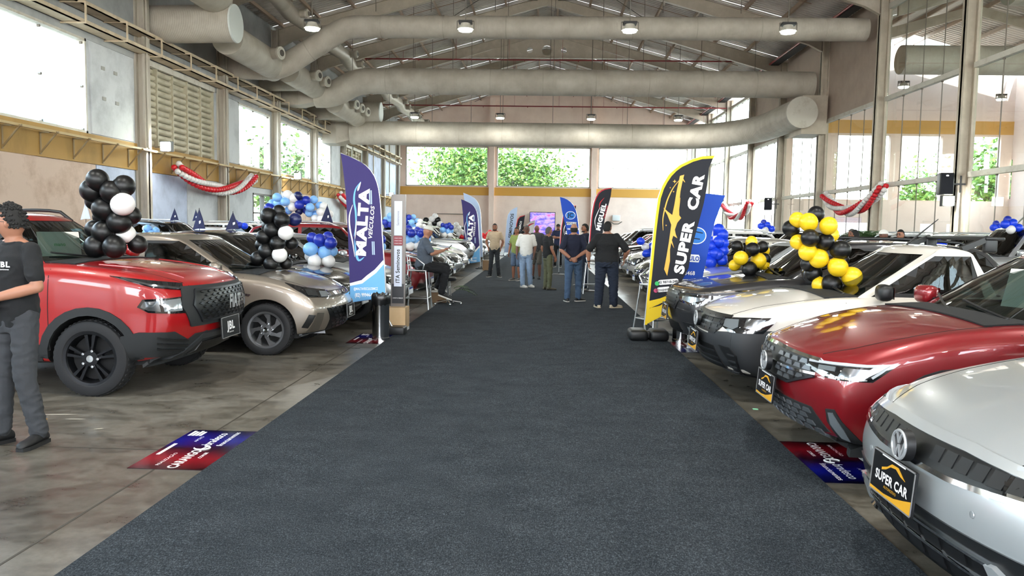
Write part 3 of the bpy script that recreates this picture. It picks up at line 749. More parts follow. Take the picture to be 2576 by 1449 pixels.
def interp(x, tab):
    if x <= tab[0][0]: return tab[0][1]
    for (a, b), (c, d) in zip(tab, tab[1:]):
        if x <= c: return b + (d - b) * (x - a) / (c - a)
    return tab[-1][1]
def cage(name, I, J, K, P, crease=None):
    """box-grid cage; P(i,j,k)->xyz ; i length, j width, k height"""
    idx = {}; vs = []
    def vid(i, j, k):
        q = (i, j, k)
        if q not in idx: idx[q] = len(vs); vs.append(P(i, j, k))
        return idx[q]
    fs = []
    for i in range(I - 1):
        for j in range(J - 1):
            fs.append((vid(i, j, K - 1), vid(i, j + 1, K - 1), vid(i + 1, j + 1, K - 1), vid(i + 1, j, K - 1)))
            fs.append((vid(i, j, 0), vid(i + 1, j, 0), vid(i + 1, j + 1, 0), vid(i, j + 1, 0)))
        for k in range(K - 1):
            fs.append((vid(i, 0, k), vid(i, 0, k + 1), vid(i + 1, 0, k + 1), vid(i + 1, 0, k)))
            fs.append((vid(i, J - 1, k), vid(i + 1, J - 1, k), vid(i + 1, J - 1, k + 1), vid(i, J - 1, k + 1)))
    for j in range(J - 1):
        for k in range(K - 1):
            fs.append((vid(0, j, k), vid(0, j + 1, k), vid(0, j + 1, k + 1), vid(0, j, k + 1)))
            fs.append((vid(I - 1, j, k), vid(I - 1, j, k + 1), vid(I - 1, j + 1, k + 1), vid(I - 1, j + 1, k)))
    me = bpy.data.meshes.new(name); me.from_pydata(vs, [], fs)
    bm = bmesh.new(); bm.from_mesh(me); bmesh.ops.recalc_face_normals(bm, faces=bm.faces)
    if crease:
        cl = bm.edges.layers.float.new('crease_edge'); inv = {v: q for q, v in idx.items()}
        for e in bm.edges:
            a, b = inv[e.verts[0].index], inv[e.verts[1].index]; c = crease(a, b)
            if c: e[cl] = c
    bm.to_mesh(me); bm.free(); return me
def subsurf(o, lv):
    m = o.modifiers.new('s', 'SUBSURF'); m.levels = lv; m.render_levels = lv; return baked(o)
def bvh_of(o):
    me = o.data; return BVHTree.FromPolygons([v.co.copy() for v in me.vertices], [tuple(p.vertices) for p in me.polygons])
def tri_poly(poly, step):
    """constrained triangulation with interior grid; returns verts2d, tris"""
    vs = [Vector(p) for p in poly]; 
    # resample boundary
    bs = []
    n = len(vs)
    for i in range(n):
        a, b = vs[i], vs[(i + 1) % n]; k = max(1, int((b - a).length / step))
        bs += [a.lerp(b, t / k) for t in range(k)]
    m = len(bs); xs = [p.x for p in bs]; ys = [p.y for p in bs]; pts = list(bs)
    def inside(x, y):
        c = False
        for i in range(m):
            x1, y1 = bs[i]; x2, y2 = bs[i - 1]
            if (y1 > y) != (y2 > y) and x < (x2 - x1) * (y - y1) / (y2 - y1) + x1: c = not c
        return c
    def near(x, y):
        return min((p.x - x) ** 2 + (p.y - y) ** 2 for p in bs) < (step * .45) ** 2
    y = min(ys) + step / 2
    while y < max(ys):
        x = min(xs) + step / 2
        while x < max(xs):
            if inside(x, y) and not near(x, y): pts.append(Vector((x, y)))
            x += step
        y += step
    r = geometry.delaunay_2d_cdt(pts, [(i, (i + 1) % m) for i in range(m)], [], 1, 1e-6)
    return [tuple(v) for v in r[0]], [tuple(f) for f in r[2]]
class Proj:
    """projects flat outlines onto a body along a horizontal direction az (0 = from the front, 90 = from the left side, 'top')"""
    def __init__(s, bvh): s.b = bvh
    def basis(s, az):
        if az == 'top': return Vector((0, 0, 1)), Vector((1, 0, 0)), Vector((0, 1, 0))
        a = R_(az); d = Vector((cos(a), sin(a), 0)); return d, Vector((-sin(a), cos(a), 0)), Vector((0, 0, 1))
    def cast(s, a, b, az, off):
        d, e, u = s.basis(az)
        for sh in (0, .02, -.02, .05, -.05, .09):
            p = e * (a * (1 - abs(sh))) + u * (b + (sh if a * 0 == 0 and az != 'top' else 0)) + d * 9
            hit = s.b.ray_cast(p, -d)
            if hit[0]:
                q = hit[0]
                if sh: q = e * a + u * b + d * q.dot(d)
                n = hit[1]
                if n.dot(d) < 0: n = -n
                return q + n * off, n
        return None, None
    def patch(s, poly, az, off, th=.01, step=.05, name=None, m=None, parent=None, mb=None, mi=0, mirror=False, border=0, smooth=50):
        own = mb is None; mb = mb or MB()
        vs, fs = tri_poly(poly, step); T = []; B = []
        last = None
        for a, b in vs:
            q, n = s.cast(a, b, az, off)
            if q is None: q, n = (last if last else (Vector((0, 0, 0)), Vector((1, 0, 0))))
            last = (q, n); T.append(q); B.append(q - n * th)
        N_ = len(vs); cnt = {}
        for f in fs:
            for i in range(3):
                e = (f[i], f[(i + 1) % 3]); cnt[frozenset(e)] = cnt.get(frozenset(e), 0) + 1
        sides = [(f[i], f[(i + 1) % 3]) for f in fs for i in range(3) if cnt[frozenset((f[i], f[(i + 1) % 3]))] == 1]
        F = [f for f in fs] + [(b, a, a + N_, b + N_) for a, b in sides]
        mats_i = [mi] * len(F)
        if border:
            def db(c):
                best = 9
                for i in range(len(poly)):
                    a = Vector(poly[i]); b = Vector(poly[(i + 1) % len(poly)]); ab = b - a; t = max(0, min(1, (c - a).dot(ab) / ab.length_squared)); best = min(best, (a + ab * t - c).length)
                return best
            for k, f in enumerate(fs):
                c = sum((Vector(vs[i]) for i in f), Vector((0, 0))) / 3
                if db(c) < border: mats_i[k] = 1
            for k in range(len(fs), len(F)): mats_i[k] = 1
        V = T + B
        o = len(mb.v); mb.v += [tuple(v) for v in V]; mb.f += [tuple(i + o for i in f) for f in F]; mb.m += mats_i
        if mirror:
            o = len(mb.v); mb.v += [(v.x, -v.y, v.z) for v in V]; mb.f += [tuple(i + o for i in reversed(f)) for f in F]; mb.m += mats_i
        if own and m is not None: return mb.build(name, m, parent, smooth=smooth, fix=True)
        return mb
    def ribbon(s, pts, w, az, off, th=.006, step=.06, closed=False, mb=None, name=None, m=None, parent=None, mi=0, mirror=False):
        own = mb is None; mb = mb or MB(); P_ = [Vector(p) for p in pts]; Q = []
        if closed: P_.append(P_[0])
        for a, b in zip(P_, P_[1:]):
            k = max(1, int((b - a).length / step)); Q += [a.lerp(b, t / k) for t in range(k)]
        Q.append(P_[-1]); V = []; ws = w if callable(w) else (lambda t: w)
        for i, q in enumerate(Q):
            d = (Q[min(i + 1, len(Q) - 1)] - Q[max(i - 1, 0)]).normalized(); nn = Vector((-d.y, d.x)) * ws(i / max(1, len(Q) - 1)) / 2
            row = []
            for c in (q + nn, q - nn):
                h, n = s.cast(c.x, c.y, az, off)
                if h is None: break
                row.append((h, n))
            if len(row) < 2: continue
            V.append([row[0][0], row[1][0], row[1][0] - row[1][1] * (th + off), row[0][0] - row[0][1] * (th + off)])
        if len(V) < 2: return mb
        vs = [v for r in V for v in r]; fs = []
        for i in range(len(V) - 1):
            for j in range(4): fs.append((4 * i + j, 4 * i + (j + 1) % 4, 4 * i + 4 + (j + 1) % 4, 4 * i + 4 + j))
        fs += [(3, 2, 1, 0), tuple(4 * (len(V) - 1) + j for j in range(4))]
        mb.add(vs, fs, mi)
        if mirror: mb.add([(v.x, -v.y, v.z) for v in vs], [tuple(reversed(f)) for f in fs], mi)
        if own and m is not None: return mb.build(name, m, parent, smooth=40)
        return mb
def L3(s, az, pts):
    a = R_(abs(az)); return [(s * (d * sin(a) + y * cos(a)), z) for d, y, z in pts]
def make_wheel(parent, x, y, side, r, w, style, n=5, detail=True):
    """tyre (part) > rim, hub ; side=+1 left"""
    N_ = 40 if detail else 20
    mb = MB(); rr = r * .68
    prof = [(rr, -w * .42), (rr + .02, -w * .5), (r * .9, -w * .52), (r * .97, -w * .46), (r, -w * .36), (r, w * .36), (r * .97, w * .46), (r * .9, w * .52), (rr + .02, w * .5), (rr, w * .42)]
    mb.lathe(prof, N_, axis='y')
    if detail:
        for k in range(44):
            a = 2 * pi * k / 44
            for yy in (-w * .3, -w * .1, w * .1, w * .3):
                p = Vector((cos(a) * (r + .001), yy, sin(a) * (r + .001))); d = Vector((-sin(a), 0, cos(a))); mb.bar(p - d * .012, p + d * .012, w * .13, .008, up=(cos(a), 0, sin(a)))
    t = mb.build('tyre', M['rub'], parent, smooth=35, loc=(x, y, r)); s = side
    rm = SLV if style in ('swirl', 'silver') else DKM
    mb = MB(); mb.lathe([(rr + .005, s * w * .44), (rr - .01, s * w * .40), (rr - .03, s * w * .2), (rr - .03, -s * w * .3)], N_, axis='y')
    mb.lathe([(rr + .012, s * w * .43), (rr + .012, s * w * .47), (rr - .012, s * w * .45), (rr - .02, s * w * .38)], N_, axis='y')
    yo, yi = s * w * .40, s * w * .33
    if style == 'swirl':
        for k in range(7):
            a = 2 * pi * k / 7
            A = [(.05, -.18), (.09, .0), (rr * .6, .28), (rr * .97, .42), (rr * .97, .86), (rr * .62, .58), (.06, .55)]
            pl = [(q * cos(a + b), q * sin(a + b)) for q, b in A]
            mb.prism(pl, lambda u, v, tt: (u, tt, v), yo - s * .03, yo)
        for k in range(5):
            a = 2 * pi * k / 5 + .3; mb.lathe([(.016, yo), (.016, yo + s * .012), (0, yo + s * .014)], 8, (.062 * cos(a), 0, .062 * sin(a)), 'y')
    else:
        for k in range(n):
            a = 2 * pi * k / n + pi / 2
            for da in (-.17, .17):
                A = [(.04, -.16), (rr * .5, -.085), (rr * .98, -.07), (rr * .98, .07), (rr * .5, .085), (.04, .16)]
                pl = [(q * cos(a + da + b), q * sin(a + da + b)) for q, b in A]
                mb.prism(pl, lambda u, v, tt: (u, tt, v), yo - s * .045, yo)
            A = [(.05, -.3), (rr * .45, -.16), (rr * .45, .16), (.05, .3)]
            mb.prism([(q * cos(a + b), q * sin(a + b)) for q, b in A], lambda u, v, tt: (u, tt, v), yo - s * .05, yo - s * .015)
    mb.lathe([(.075, yo - s * .04), (.072, yo + s * .006), (0, yo + s * .012)], 20, axis='y')
    rim = mb.build('rim', rm, t, smooth=35)
    hb = MB(); hb.lathe([(rr - .035, yi - s * .06), (0, yi - s * .06)], 24, axis='y'); hb.build('brake_disc', GAP, t)
    if detail:
        lg = MB()
        for k in range(5):
            a = 2 * pi * k / 5; lg.lathe([(.012, yo - s * .01), (.012, yo + s * .018), (0, yo + s * .02)], 8, (.075 * cos(a), 0, .075 * sin(a)), 'y')
        lg.lathe([(.034, yo), (.032, yo + s * .014), (0, yo + s * .016)], 14, axis='y'); lg.build('wheel_nuts', M['chrome'], t, smooth=40)
    return t

def build_car(name, label, pm, L=4.1, W=1.76, H=1.5, fo=.82, wb=2.55, r=.31, zb=.2, top=None, belt=.95, cowl=1.05, ws=(1.0, 1.75), rear=(.25, .8), roofrise=0, face=None,
              lv=2, planc=.22, prof=None, tailz=None, doors=(2, ), glass='tint', kind='hatch', wheel='spoke', cladding=False, roofw=.62, cut=True, seats=True, rails=False, hero=False, trimm=None, wn=5, door_split=.52, roof=None):
    """nose at x=0 pointing +x, tail at x=-L, ground z=0"""
    root = thing(name, label, 'car'); hw = W / 2
    if top is None: top = [(0, .70), (.1, .78), (.45, .90), (cowl, belt + .03), (L - .5, belt + .06), (L, belt - .02)]
    prof = prof or [-.16, -.02, 0, -.02, -.10]
    D = [0, .035, .13, .34, .65, cowl, 1.5, 2.1, 2.7, L - 1.0, L - .55, L - .2, L - .06, L]
    V = [-1, -.93, -.55, 0, .55, .93, 1]; KF = [0, .09, .40, .66, .90, 1.0]; KW = [.93, .975, 1.0, .995, .97, .895]; prof = [interp(q, list(zip((0, .28, .58, .84, 1.0), prof))) for q in KF]; planc = planc * .72
    def wf(d, k):
        t = interp(d, [(0, .91), (.1, .945), (.35, .975), (.9, .995), (1.5, 1), (L - .8, 1), (L - .2, .96), (L, .90)])
        
        return hw * t * KW[k]
    def PF(i, j, k):
        d = D[i]; v = V[j]; zt = interp(d, top); z0 = interp(d, [(0, zb + .06), (.5, zb), (L - .5, zb), (L, zb + .12)])
        z = z0 + (zt - z0) * KF[k]
        if k == 5: z += .035 * (1 - v * v) * interp(d, [(0, .3), (.5, 1)])
        bl = interp(d, [(0, 1), (.22, .8), (.5, .45), (1.1, 0)]); x = -d - planc * abs(v) ** 2.6 * bl
        if d < .45: x += prof[k] * (1 - d / .45)
        bt = interp(d, [(L - .9, 0), (L, 1)]); x += .14 * abs(v) ** 2.3 * bt
        return (x, v * wf(d, k), z)
    def cr(a, b):
        if a[2] == b[2] == 4 and a[1] == b[1] and a[1] in (0, 6): return .3
        return 0
    me = cage('body', len(D), 7, 6, PF, cr); body = link('body', me, root); subsurf(body, lv)
    full = bvh_of(body); pj = Proj(full)
    # wheel arches
    ax = (-fo, -fo - wb); ra = r + .055
    body.data.materials.clear(); body.data.materials.append(pm); body.data.materials.append(GAP)
    cm = MB()
    for x in ax:
        for s in (-1, 1): cm.lathe([(0, s * (hw - .30)), (ra, s * (hw - .30)), (ra, s * (hw + .2)), (0, s * (hw + .2))], 36, (x, 0, r + .005), 'y')
    cme = cm.mesh('cut', GAP); co = link('cut', cme); cme.materials.clear(); cme.materials.append(GAP)
    m = body.modifiers.new('b', 'BOOLEAN'); m.operation = 'DIFFERENCE'; m.object = co; m.solver = 'EXACT'; m.material_mode = 'TRANSFER'
    baked(body); bpy.data.objects.remove(co)
    shade(body.data, 42)
    # cabin cage
    df0, df1 = cowl - .02, cowl + ws[1] - ws[0]         # windscreen foot / head distance from nose
    dr0, dr1 = L - rear[0], L - rear[1]
    zr = H; T = [0, .10, .32, .58, .82, .95, 1.0]; KZ = [0, .45, .86, 1.0]; zbt = belt - .10
    roofz = roof or [(0, -.045), (.2, .0), (.5, .0), (.8, -.03), (1, -.09)]
    def CF(i, j, k):
        t = T[i]; q = KZ[k]; a = df0 + (df1 - df0) * q; b = dr0 + (dr1 - dr0) * q
        if k == 0: a -= .12; b += .05
        v = [-1, -.9, -.5, 0, .5, .9, 1][j]
        d = a + (b - a) * t; w = hw * (.90 + (roofw / .78 * .78 - .90 + .16) * q) if False else hw * (.90 * (1 - q) + (roofw + .10) * q)
        w *= interp(t, [(0, .97), (.3, 1), (.7, 1), (1, .93)])
        z = zbt + (zr - zbt) * q + (interp(t, roofz) * q if k >= 2 else 0)
        if k == 3: z += .03 * (1 - v * v) - .02
        x = -d - .16 * abs(v) ** 2 * max(0, 1 - t * 4) + .10 * abs(v) ** 2 * max(0, t * 4 - 3)
        return (x, v * w, z)
    cab = link('cabin', cage('cabin', len(T), 7, 4, CF), root); subsurf(cab, lv); cb = bvh_of(cab); cj = Proj(cb)
    zt_, zb_ = zr - .125, belt + .035
    def aline(z): q = (z - zbt) / (zr - zbt); return df0 + (df1 - df0) * q
    def rline(z): q = (z - zbt) / (zr - zbt); return dr0 + (dr1 - dr0) * q
    gx0, gx1 = aline(zb_) + .20, aline(zt_) + .17; gr0, gr1 = rline(zb_) - .22, rline(zt_) - .20
    bp = gx0 + (gr0 - gx0) * door_split
    def topz(d):
        z = zr; ym = cb.ray_cast(Vector((-d, 3, belt + .1)), Vector((0, -1, 0)))[0]
        if ym is None: return zt_
        for _ in range(40):
            h = cb.ray_cast(Vector((-d, 3, z)), Vector((0, -1, 0)))[0]
            if h is not None and h.y > ym.y - (z - belt - .1) * .42 - .03: break
            z -= .008
        return min(zt_ + .03, z - .03)
    def trun(a, b):
        return [(-(a + (b - a) * k / 5), topz(a + (b - a) * k / 5)) for k in range(6)]
    def qa(z): return aline(z) + .17
    if kind == 'single':
        side = [[(-gx0, zb_)] + trun(gx1 + .04, gr1) + [(-gr0, zb_)]]
    elif True:
        side = [[(-gx0, zb_)] + trun(gx1 + .06, bp - .03) + [(-bp + .05, zb_)], [(-bp - .04, zb_)] + trun(bp + .04, gr1 - .12) + [(-gr1, topz(gr1) - .04), (-gr0, zb_ + .04)]]
    else:
        side = [[(-gx0, zb_), (-gx1 - .02, zt_ - .03), (-gx1 - .25, zt_), (-bp + .03, zt_ + .0), (-bp + .05, zb_)], [(-bp - .04, zb_), (-bp - .04, zt_), (-gr1 + .12, zt_ - .02), (-gr1, zt_ - .07), (-gr0, zb_ + .04)]]
    side = [[(-a, b) for a, b in p] for p in side]       # az 90 basis e=(-1,0): a=-x
    wt = hw * (roofw + .10) * .84; wbm = hw * .83
    scr = [(-wbm, belt + .0), (wbm, belt + .0), (wt, zr - .085), (-wt, zr - .085)]
    rscr = [(-wbm * .85, belt + .12), (wbm * .85, belt + .12), (wt * .92, zr - .14), (-wt * .92, zr - .14)]
    panes = []
    for p in side: panes += [(p, 90), ([(-a, b) for a, b in p], -90)]
    panes += [(scr, 0), (rscr, 180)]
    if cut:
        sm = cab.modifiers.new('sol', 'SOLIDIFY'); sm.thickness = .035; sm.offset = -1; sm.material_offset = 1; sm.material_offset_rim = 1
        cab.data.materials.clear(); cab.data.materials.append(pm); cab.data.materials.append(INT)
        cutm = MB(); midx = -(df1 + dr1) / 2
        for p in side: cutm.prism([(-a, b) for a, b in p], lambda a, b, t: (a, t, b), -2, 2)
        cutm.prism(scr, lambda a, b, t: (t, a, b), midx, .5); cutm.prism(rscr, lambda a, b, t: (t, -a, b), midx, -L - .5)
        c2 = cutm.mesh('cut', INT); co = link('cut', c2)
        m = cab.modifiers.new('b', 'BOOLEAN'); m.operation = 'DIFFERENCE'; m.object = co; m.solver = 'EXACT'
        try: m.use_self = True
        except Exception: pass
        baked(cab); bpy.data.objects.remove(co)
    else:
        cab.data.materials.clear(); cab.data.materials.append(pm)
    shade(cab.data, 42)
    for p, az in panes:
        nm = 'windscreen' if az == 0 else 'rear_window' if az == 180 else 'side_window'
        if az == 180: az_, pp = 180, p
        cj.patch(p, az, -.004 if cut else .004, .006, .075 if lv > 2 else .11, nm, [M[glass], M['blk']], root, border=.028)
    # interior
    tb = [(-(df0 - .02), -hw * .80), (-(df0 - .02), hw * .80), (-dr0 + .1, hw * .78), (-dr0 + .1, -hw * .78)]
    pj.patch([(a, b) for a, b in tb], 'top', .012, .01, .2, 'interior_deck', INT, root)
    if seats:
        def seat(x, y, w):
            mb = MB(); mb.add(*rbox((-.07, -w / 2, 0), (.07, w / 2, .42), .05)); mb.add(*rbox((-.05, -w * .26, .45), (.05, w * .26, .64), .045)); mb.bar((0, -.05, .38), (0, -.05, .5), .015, .015); mb.bar((0, .05, .38), (0, .05, .5), .015, .015)
            o = mb.build('seat', INT, root, smooth=40, loc=(x, y, belt - .04)); o.rotation_euler = (0, R_(-14), 0); o.scale = (1, 1, (H - belt - .13) / .64)
        sx = -(df1 + .45)
        seat(sx, .36, .48); seat(sx, -.36, .48)
        if kind != 'single' and hero: seat(sx - .85, .4, .46); seat(sx - .85, -.4, .46)
        mb = MB(); pts = [(0, .17 * cos(2 * pi * k / 20), .17 * sin(2 * pi * k / 20)) for k in range(21)]; mb.tube(pts, .014, 6, False); mb.bar((0, -.16, 0), (0, .16, 0), .03, .04)
        o = mb.build('steering_wheel', INT, root, smooth=60, loc=(-(cowl + .62), .36, belt + .03)); o.rotation_euler = (0, R_(-25), 0)
    # underside + wheels
    MB().box(-L + .35, -.45, -hw + .16, hw - .16, zb - .02, zb + .18).build('underbody', GAP, root)
    for x in ax:
        for s in (-1, 1): make_wheel(root, x, s * (hw - .115), s, r, .205, wheel, wn, detail=hero)
    # gaps: bonnet, doors
    mb = MB()
    bx0 = .10; hwn = hw * .80
    for s in (-1, 1): pj.ribbon([(-.16, s * hw * .60), (-.32, s * hw * .70), (-.6, s * hw * .775), (-cowl, s * hw * .81)], .007, 'top', .0012, .002, mb=mb)
    for s in (90, -90):
        g = -1 if s == -90 else 1
        zz = interp(fo + .55, top)
        for dx in ((cowl + .12 + (gx0 - cowl - .12) * 0, bp, gr0 + .02) if kind != 'single' else (cowl + .12, gr0 + .1)):
            pj.ribbon([(g * dx, zb + .12), (g * dx, belt - .02)], .007, s, .0012, .002, mb=mb)
        pj.ribbon([(g * (cowl + .12), zb + .12), (g * (gr0 - .1), zb + .12)], .006, s, .0012, .002, mb=mb)
    pj.ribbon([(-hw * .62, top[0][1] - .012), (0, top[0][1] - .004), (hw * .62, top[0][1] - .012)], .008, 0, .0012, .002, mb=mb)
    mb.build('panel_gaps', GAP, root)['kind'] = 'stuff'
    # black cowl strip and wipers
    pj.patch([(-cowl - .03, -hw * .74), (-cowl + .03, 0), (-cowl - .03, hw * .74), (-cowl - .2, hw * .80), (-cowl - .2, -hw * .80)], 'top', .008, .01, .12, 'cowl_panel', M['blk'], root)
    if hero or lv > 1:
        for y0, y1 in ((.55, -.05), (.0, -.6)):
            a, n_ = cj.cast(y0, belt + .03, 0, .02); b, n_ = cj.cast(y1, belt + .10, 0, .025)
            if a and b: MB().tube([a + Vector((.05, 0, -.02)), a, a.lerp(b, .5) + Vector((.01, 0, 0)), b], .009, 6).build('wiper', M['blk'], root)
    # mirrors
    for s in (-1, 1):
        zq = belt + .06; dq = aline(zq) + .20
        mb = MB(); mb.add(*rbox((-.06, -.10, -.075), (.07, .10, .075), .05)); o = mb.build('mirror_housing', pm if kind != 'single' else M['blk'], root, smooth=50, loc=(-dq, s * (hw + .06), zq + .03)); o.rotation_euler = (0, 0, s * -.15)
        MB().bar((0, 0, 0), (-.02, -s * .14, -.05), .06, .03).build('mirror_stalk', M['blk'], o)
        MB().box(-.063, -.061, -.08, .08, -.055, .055).build('mirror_glass', M['chrome'], o)
    # door handles
    for s in (90, -90):
        g = 1 if s == 90 else -1
        for dx in ((bp - .14, gr0 - .14) if kind != 'single' else (gr0 - .14,)):
            q, n_ = pj.cast(g * dx, belt - .10, s, .02)
            if q: MB().add(*rbox((-.09, -.012, -.014), (.09, .012, .014), .01)).build('door_handle', pm, root, smooth=40, loc=q)
    if rails:
        for s in (-1, 1):
            pts = []
            for k in range(9):
                t = .08 + .84 * k / 8; x = -(df1 + (dr1 - df1) * t); h = cb.ray_cast(Vector((x, s * hw * (roofw - .02), 3)), Vector((0, 0, -1)))
                if h[0]: pts.append(h[0] + Vector((0, 0, .045 if 0 < k < 8 else -.01)))
            if len(pts) > 2: MB().tube(pts, .018, 8).build('roof_rail', M['blk'] if rails == 'black' else M['alum'], root, smooth=60)
    if cladding:
        for x in ax:
            for s in (90, -90):
                g = 1 if s == 90 else -1; mb = MB(); cl = trimm or M['blkm']
                pts = [(-g * x + g * -(ra + .03) * cos(pi * k / 14), r + (ra + .03) * sin(pi * k / 14)) for k in range(15)]
                pts = [(pts[0][0], zb + .08)] + pts + [(pts[-1][0], zb + .08)]
                pj.ribbon(pts, .075, s, .014, .02, .05, mb=mb); mb.build('arch_cladding', cl, root, smooth=40)
        for s in (90, -90):
            g = 1 if s == 90 else -1
            a = fo + ra + .05; b = fo + wb - ra - .05; pj.patch([(g * a, zb + .02), (g * b, zb + .02), (g * b, zb + .17), (g * a, zb + .17)], s, .014, .02, .12, 'sill_cladding', trimm or M['blkm'], root)
    # tail lamps
    for s in (-1, 1): pj.patch([(s * hw * .55, .72), (s * hw * .93, .70), (s * hw * .95, .88), (s * hw * .55, .86)], 180, .006, .01, .1, 'tail_lamp', TAIL, root)
    info = dict(root=root, pj=pj, cj=cj, hw=hw, L=L, cowl=cowl, belt=belt, zb=zb, body=body, top=top, fo=fo, r=r, pm=pm, H=H)
    if face: face(info)
    return root
def rbox(lo, hi, r):
    bm = bmesh.new(); bmesh.ops.create_cube(bm, size=1)
    c = [(a + b) / 2 for a, b in zip(lo, hi)]; s = [b - a for a, b in zip(lo, hi)]
    for v in bm.verts: v.co = Vector((c[0] + v.co.x * s[0], c[1] + v.co.y * s[1], c[2] + v.co.z * s[2]))
    r = min(r, min(s) * .49)
    bmesh.ops.bevel(bm, geom=bm.edges[:], offset=r, segments=3, affect='EDGES', profile=.5)
    bm.verts.index_update(); out = [tuple(v.co) for v in bm.verts], [tuple(v.index for v in f.verts) for f in bm.faces]; bm.free(); return out

def text_on(parent, s, size, mapf, m, name='lettering', bold=.02, shear=0, width=1.0, thick=.002, cut=None):
    vs, fs = text_mesh(s, size, bold, shear, cut, 'CENTER', width)
    mb = MB(); mb.add([mapf(x, y, thick) for x, y in vs], fs); o = mb.build(name, m, parent, fix=False); return o
def plate(info, x, z, kind='super', y=0, tilt=-.06, w=.42, h=.20):
    """dealer plate on the bumper; letters are raised print"""
    root = info['root'] if isinstance(info, dict) else info
    t = MB().box(-.006, .006, -w / 2, w / 2, -h / 2, h / 2).build('dealer_plate', mat('plate_black', '#0d0e11', .35), root, loc=(x, y, z)); t.rotation_euler = (0, tilt, 0)
    fm = lambda dy, dz: (lambda a, b, th: (.0065 + th, dy + a, dz + b))
    rim = MB()
    for q in ((-w / 2, -w / 2 + .006, -h / 2, h / 2), (w / 2 - .006, w / 2, -h / 2, h / 2), (-w / 2, w / 2, h / 2 - .006, h / 2), (-w / 2, w / 2, -h / 2, -h / 2 + .006)): rim.box(.004, .009, *q)
    if kind == 'super':
        rim.build('plate_rim', mat('plate_rim_grey', '#6a6b6e', .4), t)
        gold = mat('print_gold', '#e0a52a', .4); MB().prism([(-w / 2 + .006, -h / 2 + .006), (w / 2 - .006, -h / 2 + .006), (w / 2 - .006, -h / 2 + .034), (.1, -h / 2 + .02), (0, -h / 2 + .012)] if False else [(-w / 2 + .006, -h / 2 + .006), (w / 2 - .006, -h / 2 + .006), (w / 2 - .006, -h / 2 + .018), (.06, -h / 2 + .016), (-.04, -h / 2 + .026), (-.12, -h / 2 + .045), (-w / 2 + .006, -h / 2 + .065)], lambda a, b, tt: (tt, -a, b), .0062, .0075).build('gold_swoosh', gold, t)
        text_on(t, 'SUPER CAR', .058, fm(0, -.012), mat('print_white', '#f2f2f2', .5), bold=.03)
        text_on(t, 'AUTOMOTIVO', .018, fm(0, -.048), gold, bold=.0)
        MB().prism([(-.10, .018), (-.06, .03), (-.02, .052), (.03, .058), (.075, .04), (.12, .032), (.10, .042), (.05, .07), (-.01, .068), (-.05, .045), (-.1, .03)], lambda a, b, tt: (tt, a, b), .0062, .0078).build('car_emblem', gold, t)
        MB().box(.0062, .0072, -.11, .11, .082, .089).build('print_line', mat('print_white'), t)
    elif kind == 'jbl':
        rim.build('plate_rim', mat('plate_rim_grey'), t)
        text_on(t, 'JBL', .115, fm(0, .008), mat('print_white', '#f2f2f2', .5), bold=.035, width=1.1); text_on(t, 'Seminovos', .026, fm(0, -.055), mat('print_white'), bold=0)
    else:
        t.data.materials.clear(); t.data.materials.append(mat('plate_white', '#dfe2e4', .5)); rim.build('plate_rim', mat('plate_rim_grey'), t)
        MB().box(.0062, .0072, -w / 2 + .008, w / 2 - .008, h / 2 - .04, h / 2 - .008).build('print_bar', mat('print_blue', '#27449a', .5), t)
    return t
def vw_badge(root, x, y, z, r=.075, tilt=0):
    b = MB(); b.lathe([(0, -.02), (r * 1.12, -.02), (r * 1.12, .012), (r * 1.02, .02), (0, .018)], 32, axis='x'); o = b.build('badge', M['blk'], root, smooth=35, loc=(x, y, z)); o.rotation_euler = (0, tilt, 0)
    c = MB(); pts = [(.022, r * cos(2 * pi * k / 32), r * sin(2 * pi * k / 32)) for k in range(33)]; c.tube(pts, r * .10, 6, False)
    def st(p): 
        for a, q in zip(p, p[1:]): c.bar((.022, a[0] * r, a[1] * r), (.022, q[0] * r, q[1] * r), r * .16, r * .14, up=(1, 0, 0))
    st([(-.38, .88), (0, .12), (.38, .88)]); st([(-.90, .38), (-.36, -.86), (0, -.02), (.36, -.86), (.90, .38)])
    c.build('badge_emblem', M['badge'], o, smooth=40)
    return o

